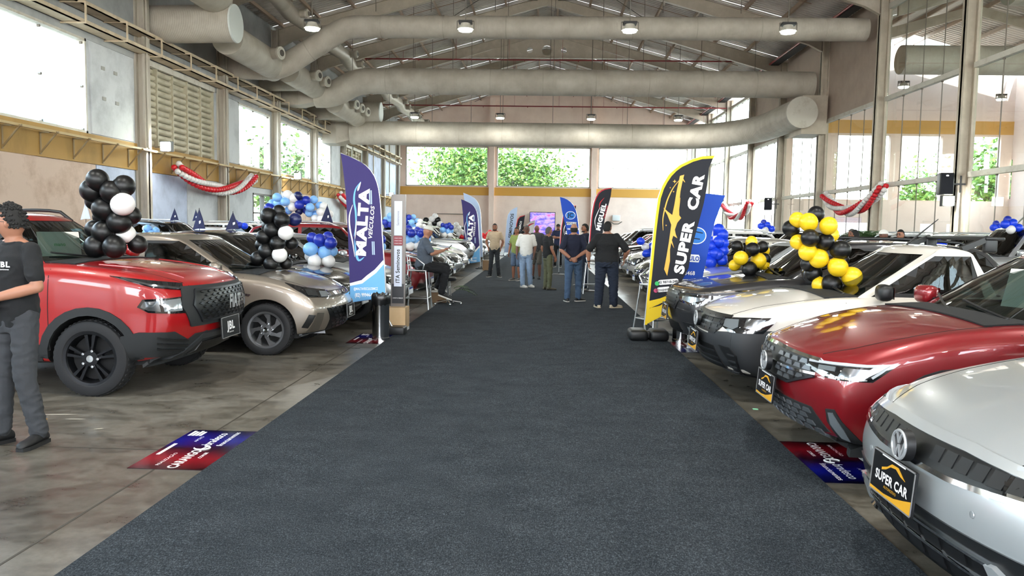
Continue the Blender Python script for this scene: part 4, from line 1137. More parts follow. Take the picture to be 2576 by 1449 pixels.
# ---------------------------------------------------------------- generic faces for the many background cars
def face_generic(info, grille='bar', hz=.70, gz=(.56, .70), low=(.26, .44), chrome=True, hlw=(.52, .93), fog=True, plate_k='white'):
    pj, root, hw = info['pj'], info['root'], info['hw']
    gw = hw * hlw[0]
    pj.patch([(-gw, gz[1] - .01), (gw, gz[1] - .01), (gw * .92, gz[0]), (-gw * .92, gz[0])], 0, .006, .01, .1, 'grille', M['blk'], root)
    n = 3
    for k in range(n):
        z = gz[0] + (gz[1] - gz[0]) * (k + .5) / n; pj.ribbon([(-gw * .93, z), (0, z), (gw * .93, z)], .014, 0, .014, .01, .1, name='grille_bar', m=M['chrome'] if chrome else M['blkm'], parent=root)
    for s in (-1, 1):
        az = s * 28
        az = s * 50; g0, g1 = gz
        pj.patch(L3(s, az, [(.04, gw + .02, g1 - .0), (.04, gw + .02, g0 + .03), (.16, hw * .80, g0 + .01), (.40, hw * .94, g1 - .02), (.56, hw * .96, g1 + .07), (.28, hw * .88, g1 + .05)]), az, .007, .01, .07, 'headlight', HL, root)
        pj.patch(L3(s, az, [(.07, gw + .06, g1 - .02), (.07, gw + .06, g0 + .05), (.17, hw * .80, g0 + .04), (.36, hw * .92, g1 - .0), (.30, hw * .88, g1 + .02)]), az, .011, .006, .07, 'headlight_reflector', REFL, root)
        if fog: pj.patch(L3(s, 50, [(.06, hw * .72, low[0] + .02), (.2, hw * .88, low[0] + .04), (.2, hw * .88, low[0] + .13), (.07, hw * .76, low[0] + .12)]), az, .006, .01, .08, 'fog_lamp', M['blk'], root)
    pj.patch([(-hw * .62, low[0]), (hw * .62, low[0]), (hw * .56, low[1]), (-hw * .56, low[1])], 0, .006, .01, .1, 'lower_grille', M['blk'], root)
    if chrome: pj.ribbon([(-hw * .7, low[0] - .02), (0, low[0] - .035), (hw * .7, low[0] - .02)], .022, 0, .016, .01, .1, name='chrome_lip', m=M['chrome'], parent=root)
    q, n_ = pj.cast(0, (gz[1] + gz[0]) / 2, 0, .02)
    MB().lathe([(0, .0), (.05, .0), (.055, .012), (.035, .016), (0, .016)], 20, axis='x').build('badge', M['chrome'], root, smooth=40, loc=q)
    q, n_ = pj.cast(0, .46, 0, .03); plate(info, q.x, .46, plate_k, w=.40, h=.13 if plate_k == 'white' else .18)
def copy_tree(o, parent=None):
    c = o.copy(); COL.objects.link(c); c.parent = parent
    for ch in CH.get(o.name, []): copy_tree(ch, c)
    return c
CH = {}
def index_children():
    CH.clear()
    for o in bpy.data.objects:
        if o.parent: CH.setdefault(o.parent.name, []).append(o)
def place(root, x, y, rz, z=0): root.location = (x, y, z); root.rotation_euler = (0, 0, rz); return root
# ================================================================== HERO CARS
def extra(name, parent, mbf, m, smooth=40):
    mb = MB(); mbf(mb); return mb.build(name, m, parent, smooth=smooth) if mb.v else None
# ---- red pickup (left, nearest)
def face_toro(info):
    pj, root, hw = info['pj'], info['root'], info['hw']
    # black grille frame, wide hexagon
    fr = [(-.66, 1.0), (.66, 1.0), (.73, .84), (.60, .63), (-.60, .63), (-.73, .84)]
    pj.patch(fr, 0, .018, .03, .06, 'grille_frame', M['blkm'], root)
    g = [(-.54, .96), (.54, .96), (.60, .83), (.48, .675), (-.48, .675), (-.60, .83)]
    pj.patch(g, 0, .024, .01, .06, 'grille', mat('grille_black', '#08090a', .4), root)
    pj.ribbon(g, .018, 0, .034, .01, .06, closed=True, name='grille_rim', m=mat('satin_dark', '#3a3c40', .3, .7), parent=root)
    mb = MB(); row = 0
    z = .70
    while z < .95:
        y = -.50 + (row % 2) * .05
        while y < .5:
            if abs(y) < .60 - abs(z - .82) * .5 - .06: pj.patch([(y - .036, z), (y, z + .012), (y + .036, z), (y, z - .012)], 0, .034, .006, .2, mb=mb)
            y += .10
        z += .034; row += 1
    o = mb.build('grille_mesh', mat('satin_dark'), root); o['kind'] = 'stuff'
    # four slanted bars and letters badge
    q, n = pj.cast(0, .80, 0, .04)
    text_on(root, 'FIAT', .18, lambda a, b, th: (q.x + .03 + th * 4, a, .82 + b), M['badge'], 'badge', bold=.04, width=.72)
    for s in (-1, 1):
        az = s * 52
        pj.patch(L3(s, az, [(.70, .92, 1.105), (.35, .88, 1.065), (.10, .74, 1.03), (.10, .74, .97), (.35, .87, 1.005), (.55, .90, 1.06)]), az, .010, .012, .05, 'daytime_lamp', HL, root)
        pj.ribbon(L3(s, az, [(.12, .75, .985), (.35, .87, 1.02), (.60, .91, 1.085)]), .014, az, .018, .006, .05, name='daytime_strip', m=REFL, parent=root)
        pj.patch(L3(s, az, [(.42, .90, .90), (.10, .79, .915), (.08, .77, .765), (.38, .885, .78), (.47, .905, .83)]), az, .010, .014, .05, 'headlight', HL, root)
        pj.patch(L3(s, az, [(.26, .86, .89), (.12, .79, .90), (.11, .78, .79), (.25, .85, .79)]), az, .016, .006, .06, 'headlight_reflector', FOGL, root)
        pj.patch(L3(s, az, [(.41, .895, .88), (.29, .87, .885), (.28, .86, .79), (.38, .885, .80), (.44, .90, .83)]), az, .016, .006, .06, 'headlight_reflector', REFL, root)
        # lower black corners
        pj.patch(L3(s, 52, [(.0, .45, .56), (.05, .72, .50), (.16, .82, .60), (.45, .92, .60), (.62, .92, .56), (.62, .92, .32), (.1, .72, .28), (0, .45, .30)]), s * 52, .014, .03, .06, 'bumper_corner', M['blkm'], root)
        for k in range(3): pj.ribbon(L3(s, 52, [(.06, .72, .50 - k * .05), (.30, .88, .55 - k * .05)]), .016, s * 52, .026, .01, .06, name='bumper_rib', m=M['blk'], parent=root)
    pj.patch([(-.78, .27), (.78, .27), (.70, .40), (.50, .55), (-.50, .55), (-.70, .40)], 0, .016, .03, .07, 'lower_bumper', M['blkm'], root)
    pj.patch([(-.42, .35), (.42, .35), (.36, .46), (-.36, .46)], 0, .024, .01, .07, 'lower_grille', mat('grille_black'), root)
    pj.ribbon([(-.60, .33), (-.40, .52), (.40, .52), (.60, .33)], .05, 0, .03, .02, .06, name='skid_bar', m=mat('satin_grey_plastic', '#2b2e31', .45), parent=root)
    q, n = pj.cast(0, .58, 0, .04); plate(info, q.x + .03, .56, 'jbl', w=.44, h=.21)
    # bonnet crease ribs
    for s in (-1, 1):
        pj.ribbon([(-.25, s * .45), (-1.0, s * .58)], .05, 'top', .006, .01, .08, name='bonnet_rib', m=info['pm'], parent=root)
toro = build_car('pickup_truck', 'glossy red pickup truck with black grille and a black balloon tower on its bonnet', P['red'], L=4.93, W=1.84, H=1.68, fo=.93, wb=2.98, r=.35, zb=.30,
    top=[(0, 1.0), (.08, 1.05), (.4, 1.13), (1.12, 1.20), (3.4, 1.22), (4.9, 1.20)], belt=1.18, cowl=1.18, ws=(1.0, 1.68), rear=(1.55, 1.85), lv=3, planc=.28, prof=[-.16, -.05, .01, -.01, -.05],
    glass='carglass', kind='suv', wheel='spoke', cladding=True, hero=True, face=face_toro, rails='black')
place(toro, -3.17, 7.72, 0)

# ---- grey-beige hatchback
def face_hb(info):
    pj, root, hw = info['pj'], info['root'], info['hw']
    pj.patch([(-.50, .765), (.50, .765), (.48, .695), (-.48, .695)], 0, .008, .012, .05, 'upper_grille', mat('grille_black'), root)
    for k in range(9):
        y = -.36 + k * .09
        if abs(y) > .05: pj.patch([(y - .035, .75), (y + .035, .75), (y + .025, .712), (y - .04, .712)], 0, .014, .006, .1, 'grille_stud', M['chrome'], root)
    pj.ribbon([(-.50, .69), (0, .685), (.50, .69)], .012, 0, .016, .01, .06, name='chrome_strip', m=M['chrome'], parent=root)
    q, n = pj.cast(0, .73, 0, .03); b = MB(); pts = [(0, .062 * cos(2 * pi * k / 20), .036 * sin(2 * pi * k / 20)) for k in range(21)]; b.tube(pts, .008, 6, False); b.bar((0, -.03, -.02), (0, -.012, .026), .012, .008, up=(1, 0, 0)); b.bar((0, .012, -.026), (0, .03, .02), .012, .008, up=(1, 0, 0)); b.bar((0, -.02, .0), (0, .02, .0), .012, .008, up=(1, 0, 0))
    b.build('badge', M['chrome'], root, smooth=50, loc=q)
    lg = [(-.60, .575), (.60, .575), (.50, .42), (.47, .29), (-.47, .29), (-.50, .42)]
    pj.patch(lg, 0, .008, .014, .05, 'lower_grille', mat('grille_black'), root)
    z = .31; row = 0
    while z < .57:
        y = -.56 + (row % 2) * .055
        while y < .58:
            lim = .47 + max(0, (z - .42)) * .75
            if abs(y) < lim - .03: pj.patch([(y - .045, z + .018), (y, z + .024), (y + .045, z + .018), (y, z - .006)], 0, .018, .006, .2, 'grille_stud', mat('satin_dark'), root)
            y += .11
        z += .048; row += 1
    for s in (-1, 1):
        az = s * 50
        pj.patch(L3(s, az, [(.53, .83, .885), (.30, .80, .83), (.06, .52, .775), (.05, .52, .69), (.30, .77, .715), (.42, .81, .80)]), az, .009, .012, .045, 'headlight', HL, root)
        pj.patch(L3(s, az, [(.30, .79, .80), (.17, .70, .78), (.17, .70, .715), (.30, .78, .735)]), az, .015, .006, .05, 'headlight_reflector', REFL, root)
        pj.patch(L3(s, az, [(.14, .66, .77), (.07, .56, .76), (.07, .56, .70), (.14, .66, .705)]), az, .015, .006, .05, 'headlight_reflector', FOGL, root)
        az = s * 38
        pj.ribbon([(s * .40, .575), (s * .80, .585)], .014, az, .014, .01, .06, name='bumper_crease', m=info['pm'], parent=root)
        pj.patch([(s * .60, .52), (s * .62, .30), (s * .80, .29), (s * .72, .53)], az, .010, .012, .06, 'bumper_wing', M['champ'] if 'champ' in M else mat('satin_bronze', '#6d675f', .35, .6), root)
        pj.patch([(s * .74, .50), (s * .80, .34), (s * .865, .35), (s * .81, .51)], az, .011, .012, .06, 'air_curtain', mat('grille_black'), root)
    pj.ribbon([(-.66, .235), (0, .215), (.66, .235)], .03, 0, .03, .02, .06, name='front_lip', m=SLV, parent=root)
    pj.patch([(-.7, .22), (.7, .22), (.6, .27), (-.6, .27)], 0, .012, .012, .07, 'lower_bumper', M['blkm'], root)
    for s in (90, -90):
        g = 1 if s == 90 else -1; pj.patch([(g * .98, .745), (g * 1.07, .76), (g * 1.09, .745), (g * 1.0, .725)], s, .008, .01, .1, 'side_indicator', REFL, root)
    q, n = pj.cast(0, .50, 0, .03); plate(info, q.x + .015, .49, 'jbl', w=.38, h=.17)
hb = build_car('hatchback_car', 'grey-beige hatchback with a studded grille parked beside the red pickup', P['gray'], L=4.02, W=1.74, H=1.47, fo=.80, wb=2.53, r=.315, zb=.22,
    top=[(0, .755), (.08, .79), (.35, .87), (.7, .94), (.98, .985), (3.4, 1.03), (4.0, .98)], belt=.97, cowl=.97, ws=(1.0, 1.84), rear=(.22, .75), lv=3, planc=.30, prof=[-.10, -.01, .02, -.02, -.10],
    glass='carglass', wheel='swirl', hero=True, face=face_hb, door_split=.50)
place(hb, -2.55, 10.08, 0)

# ---- silver sedan/hatch (right, nearest)
def face_polo(info):
    pj, root, hw = info['pj'], info['root'], info['hw']
    GB = mat('grille_black')
    up = [(-.60, .735), (-.3, .75), (.3, .75), (.60, .735), (.64, .655), (.3, .64), (-.3, .64), (-.64, .655)]
    pj.patch(up, 0, .008, .012, .05, 'upper_grille', GB, root)
    for s in (-1, 1):
        for k in range(6): pj.patch([(s * (.13 + k * .085), .725), (s * (.195 + k * .085), .725), (s * (.20 + k * .085), .672), (s * (.135 + k * .085), .668)], 0, .012, .004, .1, 'grille_cell', M['blk'], root)
    pj.ribbon([(-.68, .655), (-.3, .632), (.3, .632), (.68, .655)], .020, 0, .020, .012, .05, name='chrome_bar', m=M['chrome'], parent=root)
    pj.ribbon([(-.66, .735), (-.3, .757), (.3, .757), (.66, .735)], .030, 0, .018, .012, .05, name='bonnet_lip', m=info['pm'], parent=root)
    for s in (-1, 1):
        az = s * 50
        pj.patch(L3(s, az, [(.05, .60, .745), (.05, .60, .655), (.18, .74, .66), (.42, .84, .75), (.55, .86, .80), (.28, .80, .775)]), az, .010, .014, .045, 'headlight', HL, root)
        pj.patch(L3(s, az, [(.12, .70, .735), (.12, .70, .685), (.26, .78, .69), (.30, .80, .75)]), az, .016, .006, .05, 'headlight_reflector', FOGL, root)
        pj.ribbon(L3(s, az, [(.07, .63, .748), (.27, .80, .778), (.48, .85, .797)]), .012, az, .018, .006, .05, name='daytime_strip', m=DRL, parent=root)
        pj.ribbon(L3(s, az, [(.06, .62, .665), (.22, .76, .675)]), .012, az, .018, .006, .05, name='daytime_strip', m=M['chrome'], parent=root)
        # silver blade of the lower bumper
        pj.patch([(s * .52, .40), (s * .56, .405), (s * .645, .36), (s * .74, .24), (s * .76, .185), (s * .62, .18), (s * .58, .27)], s * 20, .030, .035, .05, 'bumper_blade', info['pm'], root)
        pj.patch([(s * .62, .44), (s * .62, .25), (s * .95, .27), (s * .97, .42)], az, .008, .012, .06, 'corner_intake', M['blk'], root)
        pj.ribbon([(s * .72, .33), (s * .92, .34)], .012, az, .018, .008, .06, name='chrome_bar', m=M['chrome'], parent=root)
    lo = [(-.72, .46), (.72, .46), (.66, .20), (-.66, .20)]
    pj.patch(lo, 0, .008, .014, .06, 'lower_grille', mat('satin_black_panel', '#1b1d1f', .35), root)
    pj.patch([(-.56, .40), (.56, .40), (.50, .24), (-.50, .24)], 0, .012, .006, .06, 'lower_grille_mesh', GB, root)
    for k in range(7):
        for zz in (.26, .335): pj.patch([(-.48 + k * .155, zz + .05), (-.36 + k * .155, zz + .05), (-.36 + k * .155, zz), (-.48 + k * .155, zz)], 0, .016, .006, .1, 'grille_cell', M['blk'], root)
    for z, w in ((.405, .56), (.325, .52)): pj.ribbon([(-w, z - .01), (-w * .5, z), (w * .5, z), (w, z - .01)], .012, 0, .022, .01, .05, name='chrome_bar', m=M['chrome'], parent=root)
    pj.ribbon([(-.74, .20), (-.4, .175), (.4, .175), (.74, .20)], .05, 0, .045, .03, .05, name='front_lip', m=mat('satin_dark'), parent=root)
    pj.ribbon([(-.72, .225), (-.4, .20), (.4, .20), (.72, .225)], .014, 0, .066, .01, .05, name='chrome_bar', m=M['chrome'], parent=root)
    q, n = pj.cast(0, .69, 0, .03); vw_badge(root, q.x + .03, 0, .69, .062, -.05)
    q, n = pj.cast(0, .47, 0, .04); plate(info, q.x + .02, .53, 'super', w=.40, h=.19, tilt=-.08)
    for y in (-.45, .45, -.8, .8):
        q, n = pj.cast(y, .55, 0, .0)
        if q: MB().lathe([(.014, 0), (.014, .004), (0, .005)], 12, axis='x').build('parking_sensor', info['pm'], root, loc=q)
polo = build_car('hatchback_car', 'silver hatchback with round badge and dealer plate, nearest car on the right', P['lsilver'], L=4.07, W=1.75, H=1.47, fo=.83, wb=2.56, r=.315, zb=.17,
    top=[(0, .735), (.08, .79), (.35, .87), (.7, .94), (1.05, 1.0), (3.4, 1.03), (4.0, .98)], belt=.97, cowl=1.06, ws=(1.0, 1.78), rear=(.22, .75), lv=3, planc=.20, prof=[-.06, .0, .02, .0, -.06],
    glass='carglass', wheel='spoke', hero=True, face=face_polo)
place(polo, 1.60, 3.37, pi)

# ---- wine red crossover
def face_niv(info):
    pj, root, hw = info['pj'], info['root'], info['hw']; GB = mat('grille_black'); TR = mat('trapezoid_grey', '#6f7378', .3, .6)
    up = [(-.60, .765), (0, .785), (.60, .765), (.56, .68), (.30, .595), (-.30, .595), (-.56, .68)]
    pj.patch(up, 0, .008, .014, .05, 'upper_grille', GB, root)
    pj.ribbon([(-.58, .775), (0, .795), (.58, .775)], .018, 0, .022, .012, .05, name='chrome_bar', m=M['chrome'], parent=root)
    pj.ribbon([(-.60, .69), (-.35, .678), (.35, .678), (.60, .69)], .016, 0, .024, .012, .05, name='chrome_bar', m=M['chrome'], parent=root)
    pj.ribbon([(-.58, .675), (-.30, .585), (.30, .585), (.58, .675)], .018, 0, .018, .012, .05, name='grille_rim', m=mat('satin_dark'), parent=root)
    for zz, lim, ph in ((.748, .54, 0), (.712, .54, .055), (.65, .46, 0), (.615, .32, .055)):
        y = -.55 + ph
        while y < .56:
            if abs(y) < lim and abs(y) > .09: pj.patch([(y - .045, zz - .012), (y + .045, zz - .012), (y + .028, zz + .015), (y - .028, zz + .015)], 0, .016, .008, .1, 'grille_stud', TR, root)
            y += .11
    for s in (-1, 1):
        az = s * 50
        pj.patch(L3(s, az, [(.05, .50, .73), (.05, .50, .768), (.32, .82, .79), (.50, .86, .81), (.37, .82, .69), (.13, .66, .685)]), az, .010, .014, .045, 'headlight', HL, root)
        pj.ribbon(L3(s, az, [(.06, .54, .762), (.32, .82, .782), (.45, .85, .795), (.36, .82, .715)]), .014, az, .018, .008, .05, name='daytime_strip', m=DRL, parent=root)
        pj.patch(L3(s, az, [(.10, .62, .75), (.10, .62, .725), (.18, .72, .73), (.18, .72, .757)]), az, .016, .006, .05, 'headlight_reflector', FOGL, root)
        pj.patch(L3(s, az, [(.22, .76, .76), (.20, .74, .705), (.32, .81, .70), (.36, .83, .765)]), az, .016, .006, .05, 'headlight_reflector', REFL, root)
        pj.ribbon(L3(s, az, [(.13, .67, .70), (.34, .81, .70)]), .010, az, .018, .008, .05, name='daytime_strip', m=M['chrome'], parent=root)
        az = s * 36
        pj.patch([(s * .64, .49), (s * .71, .50), (s * .80, .37), (s * .84, .29), (s * .78, .27), (s * .70, .30), (s * .64, .41)], az, .010, .014, .045, 'fog_surround', M['blkm'], root)
        pj.patch([(s * .665, .475), (s * .70, .48), (s * .765, .38), (s * .78, .31), (s * .735, .32), (s * .67, .40)], az, .016, .006, .045, 'fog_lamp', FOGL, root)
    pj.patch([(-.55, .47), (.55, .47), (.68, .29), (.68, .25), (-.68, .25), (-.68, .29)], 0, .008, .014, .05, 'lower_grille', M['blkm'], root)
    for zz, lim, ph in ((.44, .5, 0), (.40, .53, .055), (.36, .56, 0), (.32, .6, .055)):
        y = -.6 + ph
        while y < .62:
            if abs(y) < lim: pj.patch([(y - .045, zz - .012), (y + .045, zz - .012), (y + .028, zz + .015), (y - .028, zz + .015)], 0, .016, .008, .1, 'grille_stud', TR, root)
            y += .11
    pj.ribbon([(-.64, .285), (0, .27), (.64, .285)], .018, 0, .026, .012, .05, name='chrome_bar', m=M['chrome'], parent=root)
    pj.ribbon([(-.76, .22), (-.4, .195), (.4, .195), (.76, .22)], .05, 0, .02, .03, .05, name='front_lip', m=M['blkm'], parent=root)
    q, n = pj.cast(0, .68, 0, .03); vw_badge(root, q.x + .03, 0, .68, .064, -.04)
    q, n = pj.cast(0, .50, 0, .04); plate(info, q.x + .02, .50, 'super', w=.40, h=.19, tilt=-.08)
niv = build_car('crossover_car', 'wine red crossover with wide chrome grille, parked beside the silver hatchback', P['wine'], L=4.27, W=1.77, H=1.52, fo=.85, wb=2.57, r=.335, zb=.24,
    top=[(0, .80), (.08, .83), (.35, .90), (.7, .985), (1.1, 1.04), (3.4, 1.08), (4.2, 1.04)], belt=1.02, cowl=1.12, ws=(1.0, 1.80), rear=(.25, 1.05), lv=3, planc=.26, prof=[-.07, .0, .02, .0, -.04],
    glass='carglass', wheel='spoke', hero=True, face=face_niv, cladding=True, rails='alum')
place(niv, 1.68, 5.62, pi)

# ---- white small pickup with black bumper
def face_sav(info):
    pj, root, hw = info['pj'], info['root'], info['hw']; GB = mat('grille_black')
    bm_ = mat('black_bumper', '#26282b', .55)
    for s in (-1, 0, 1):
        az = s * 36
        if s == 0: pj.patch([(-.72, .645), (-.5, .60), (.5, .60), (.72, .645), (.72, .235), (-.72, .235)], 0, .010, .03, .06, 'bumper', bm_, root)
        else: pj.patch([(s * .28, .62), (s * .50, .645), (s * 1.02, .70), (s * 1.06, .27), (s * .85, .235), (s * .28, .235)], az, .0085, .03, .06, 'bumper_corner', bm_, root)
    pj.patch([(-.58, .80), (.58, .80), (.56, .70), (.46, .615), (-.46, .615), (-.56, .70)], 0, .012, .014, .05, 'upper_grille', GB, root)
    for zz in (.76, .71, .665):
        for s in (-1, 1):
            pj.ribbon([(s * .10, zz), (s * .52, zz)], .016, 0, .022, .010, .05, name='grille_bar', m=mat('satin_dark'), parent=root)
    for k in range(8):
        y = -.48 + k * .137
        if abs(y) > .1: pj.ribbon([(y, .775), (y, .64)], .012, 0, .018, .008, .05, name='grille_bar', m=mat('satin_dark'), parent=root)
    pj.patch([(-.45, .50), (.45, .50), (.56, .30), (-.56, .30)], 0, .018, .014, .05, 'lower_grille', GB, root)
    for zz, w in ((.45, .47), (.39, .50), (.34, .53)): pj.ribbon([(-w, zz), (w, zz)], .014, 0, .026, .008, .06, name='grille_bar', m=mat('satin_dark'), parent=root)
    pj.ribbon([(-.6, .255), (0, .245), (.6, .255)], .03, 0, .03, .02, .06, name='front_lip', m=mat('satin_dark'), parent=root)
    for s in (-1, 1):
        az = s * 50
        pj.patch(L3(s, az, [(.06, .60, .70), (.07, .60, .775), (.30, .80, .80), (.55, .85, .815), (.42, .83, .665), (.14, .70, .655)]), az, .012, .014, .045, 'headlight', HL, root)
        pj.patch(L3(s, az, [(.08, .63, .76), (.08, .63, .70), (.17, .72, .68), (.22, .75, .71), (.20, .74, .77)]), az, .018, .006, .05, 'headlight_reflector', FOGL, root)
        pj.patch(L3(s, az, [(.27, .78, .785), (.26, .78, .71), (.36, .82, .69), (.42, .84, .79)]), az, .018, .006, .05, 'headlight_reflector', REFL, root)
        az = s * 36
        pj.patch([(s * .50, .52), (s * .66, .515), (s * .74, .45), (s * .745, .27), (s * .64, .27), (s * .62, .40), (s * .56, .46)], az, .018, .012, .05, 'fog_housing', M['blk'], root)
        for zz in (.45, .39, .335, .285): pj.ribbon([(s * .635, zz), (s * .73, zz)], .014, az, .026, .008, .05, name='fog_slat', m=bm_, parent=root)
    q, n = pj.cast(0, .72, 0, .03); vw_badge(root, q.x + .02, 0, .715, .07, -.04)
    q, n = pj.cast(0, .53, 0, .04); plate(info, q.x + .02, .50, 'super', w=.42, h=.20, tilt=-.08)
    cab_t = info['H']
    bar = MB(); 
    for s in (-1, 1): bar.add(*rbox((-2.62, s * .56 - .03, cab_t - .06), (-2.50, s * .56 + .03, cab_t + .085), .02)); bar.bar((-2.3, s * .56, cab_t - .03), (-2.55, s * .56, cab_t + .08), .05, .05)
    bar.add(*rbox((-2.68, -.6, cab_t + .055), (-2.50, .6, cab_t + .09), .015)); bar.build('roof_hoop', M['blk'], root, smooth=40)
    MB().tube([(-2.05, .0, cab_t + .0), (-2.35, .0, cab_t + .26)], [.012, .004], 6).build('antenna', M['blk'], root)
sav = build_car('pickup_truck', 'small white pickup with matte black bumper and a roof hoop, third car on the right', P['pearl'], L=4.47, W=1.73, H=1.50, fo=.84, wb=2.75, r=.305, zb=.22,
    top=[(0, .775), (.08, .825), (.35, .90), (.7, .95), (1.05, 1.0), (3.0, 1.04), (4.4, 1.04)], belt=.985, cowl=1.05, ws=(1.0, 1.85), rear=(1.75, 1.95), lv=3, planc=.28, prof=[-.08, .0, .02, .0, -.05],
    glass='carglass', kind='single', wheel='spoke', hero=True, face=face_sav)
place(sav, 1.62, 8.0, pi)

# ---- graphite SUV
def face_suv(info):
    pj, root, hw = info['pj'], info['root'], info['hw']; GB = mat('grille_black')
    pj.patch([(-.40, .83), (.40, .83), (.46, .74), (.34, .60), (-.34, .60), (-.46, .74)], 0, .010, .014, .05, 'upper_grille', GB, root)
    for k in range(5): pj.ribbon([(-.40 + .02 * k, .80 - k * .045), (.40 - .02 * k, .80 - k * .045)], .018, 0, .020, .010, .06, name='grille_bar', m=mat('satin_dark'), parent=root)
    pj.patch([(-.42, .44), (.42, .44), (.5, .29), (-.5, .29)], 0, .010, .014, .06, 'lower_grille', GB, root)
    pj.ribbon([(-.74, .25), (0, .24), (.74, .25)], .035, 0, .03, .03, .06, name='front_lip', m=mat('gold_edge', '#8d7a3c', .4, .5), parent=root)
    for s in (-1, 1):
        az = s * 50
        pj.patch(L3(s, az, [(.04, .46, .815), (.04, .46, .72), (.16, .70, .69), (.30, .82, .73), (.46, .86, .82)]), az, .010, .014, .045, 'headlight', HL, root)
        pj.patch(L3(s, az, [(.08, .56, .79), (.08, .56, .74), (.18, .72, .72), (.28, .81, .76), (.30, .82, .79)]), az, .018, .006, .05, 'headlight_reflector', REFL, root)
        pj.ribbon(L3(s, az, [(.04, .46, .83), (.25, .78, .838), (.85, .88, .895)]), .014, az, .018, .008, .05, name='chrome_strip', m=M['chrome'], parent=root)
        az = s * 34
        pj.patch([(s * .50, .47), (s * .74, .47), (s * .80, .36), (s * .62, .33)], az, .010, .012, .05, 'fog_recess', M['blk'], root)
        pj.patch([(s * .62, .42), (s * .72, .42), (s * .74, .37), (s * .64, .37)], az, .018, .006, .05, 'fog_lamp', FOGL, root)
        pj.ribbon([(s * .36, .62), (s * .60, .60), (s * .80, .62)], .03, az, .014, .012, .05, name='bumper_crease', m=info['pm'], parent=root)
    q, n = pj.cast(0, .55, 0, .04); plate(info, q.x + .02, .55, 'super', w=.42, h=.20, tilt=-.08)
suv = build_car('suv_car', 'dark graphite SUV with chrome-edged headlights behind the tall black and gold flag', P['dgray'], L=4.32, W=1.77, H=1.515, fo=.84, wb=2.65, r=.335, zb=.24,
    top=[(0, .85), (.08, .89), (.4, .94), (.8, .99), (1.15, 1.03), (3.4, 1.09), (4.2, 1.06)], belt=1.02, cowl=1.12, ws=(1.0, 1.62), rear=(.15, .5), lv=3, planc=.24, prof=[-.06, .0, .02, .01, -.03],
    glass='tint', wheel='spoke', hero=True, face=face_suv, cladding=True, rails='black')
place(suv, 1.68, 10.27, pi)
# ================================================================== BACKGROUND CARS
F0 = lambda **k: (lambda info: face_generic(info, **k))
pro_h = build_car('hatchback_car', 'proto', P['white'], L=4.0, W=1.72, H=1.49, face=F0(), lv=2, seats=True)
pro_s = build_car('suv_car', 'proto', P['white'], L=4.35, W=1.80, H=1.64, fo=.86, wb=2.63, r=.34, zb=.24, top=[(0, .86), (.08, .92), (.4, 1.0), (1.1, 1.08), (3.8, 1.12), (4.3, 1.05)], belt=1.06, cowl=1.12, ws=(1.0, 1.65), rear=(.15, .5), face=F0(gz=(.64, .82), hz=.82, low=(.3, .5)), lv=2, cladding=True, rails='alum')
pro_d = build_car('sedan_car', 'proto', P['white'], L=4.5, W=1.76, H=1.46, fo=.85, wb=2.65, r=.32, zb=.2, top=[(0, .70), (.1, .78), (.5, .88), (1.1, .98), (3.4, 1.02), (4.45, .98)], belt=.96, cowl=1.08, ws=(1.0, 1.8), rear=(.65, 1.25), face=F0(low=(.24, .40)), lv=2)
pro_p = build_car('pickup_truck', 'proto', P['silver'], L=5.3, W=1.9, H=1.82, fo=.95, wb=3.2, r=.38, zb=.38, top=[(0, 1.04), (.08, 1.10), (.4, 1.14), (1.2, 1.18), (4, 1.2), (5.3, 1.2)], belt=1.17, cowl=1.22, ws=(1.0, 1.55), rear=(1.7, 1.95), face=F0(gz=(.72, 1.0), hz=.95, low=(.42, .6), hlw=(.5, .9)), lv=2, cladding=True, planc=.16)
index_children()
used = set()
def bgcar(pro, paintm, x, y, rz, label, group=None):
    if pro.name in used: o = copy_tree(pro)
    else: o = pro; used.add(pro.name)
    o['label'] = label
    if group: o['group'] = group
    place(o, x, y, rz)
    def rep(ob):
        base = ob.data.materials[0].name if ob.type == 'MESH' and len(ob.data.materials) else ''
        if ob.type == 'MESH' and ob.name.split('.')[0] in ('body', 'cabin', 'mirror_housing', 'door_handle') :
            ob.material_slots[0].link = 'OBJECT'; ob.material_slots[0].material = paintm
        for c in [k for k in ob.children]: rep(c)
    rep(o); return o
Rr = random.Random(8)
LG = 'cars in the front left row along the carpet'; RG = 'cars in the front right row along the carpet'
SG = 'cars in the back left row by the wall'; TG = 'cars in the back right row by the glass'
L1 = [(pro_h, 'black', -2.75, 11.92, 'black car directly behind the purple flag'), (pro_d, 'silver', -2.35, 13.76, 'silver sedan with white plate just beyond the tall slim totem sign'),
      (pro_s, 'wine', -2.35, 16.7, 'wine red SUV behind the man on the bar stool'), (pro_h, 'black', -2.3, 20.2, 'black car with chrome lip beyond the wine red SUV'),
      (pro_d, 'silver', -2.35, 23.0, 'silver sedan, second car beyond the wine red SUV'), (pro_h, 'white', -2.45, 25.6, 'white car just before the second purple flag'),
      (pro_p, 'silver', -2.5, 28.5, 'tall silver pickup with square headlights beside the second purple flag'), (pro_s, 'white', -2.6, 32.4, 'white SUV next after the tall silver pickup'),
      (pro_h, 'black', -2.6, 34.8, 'black car behind the light SEMINOVOS flag'), (pro_d, 'white', -2.6, 37.6, 'white sedan far down the left row'), (pro_s, 'silver', -2.6, 40.4, 'silver SUV far down the left row'),
      (pro_h, 'white', -2.6, 43.2, 'white hatchback at the far end of the left row'), (pro_s, 'dgray', -2.6, 46.0, 'dark SUV last in the left row')]
for p_, c, x, y, lb in L1: bgcar(p_, P[c], x, y, 0, lb, LG)
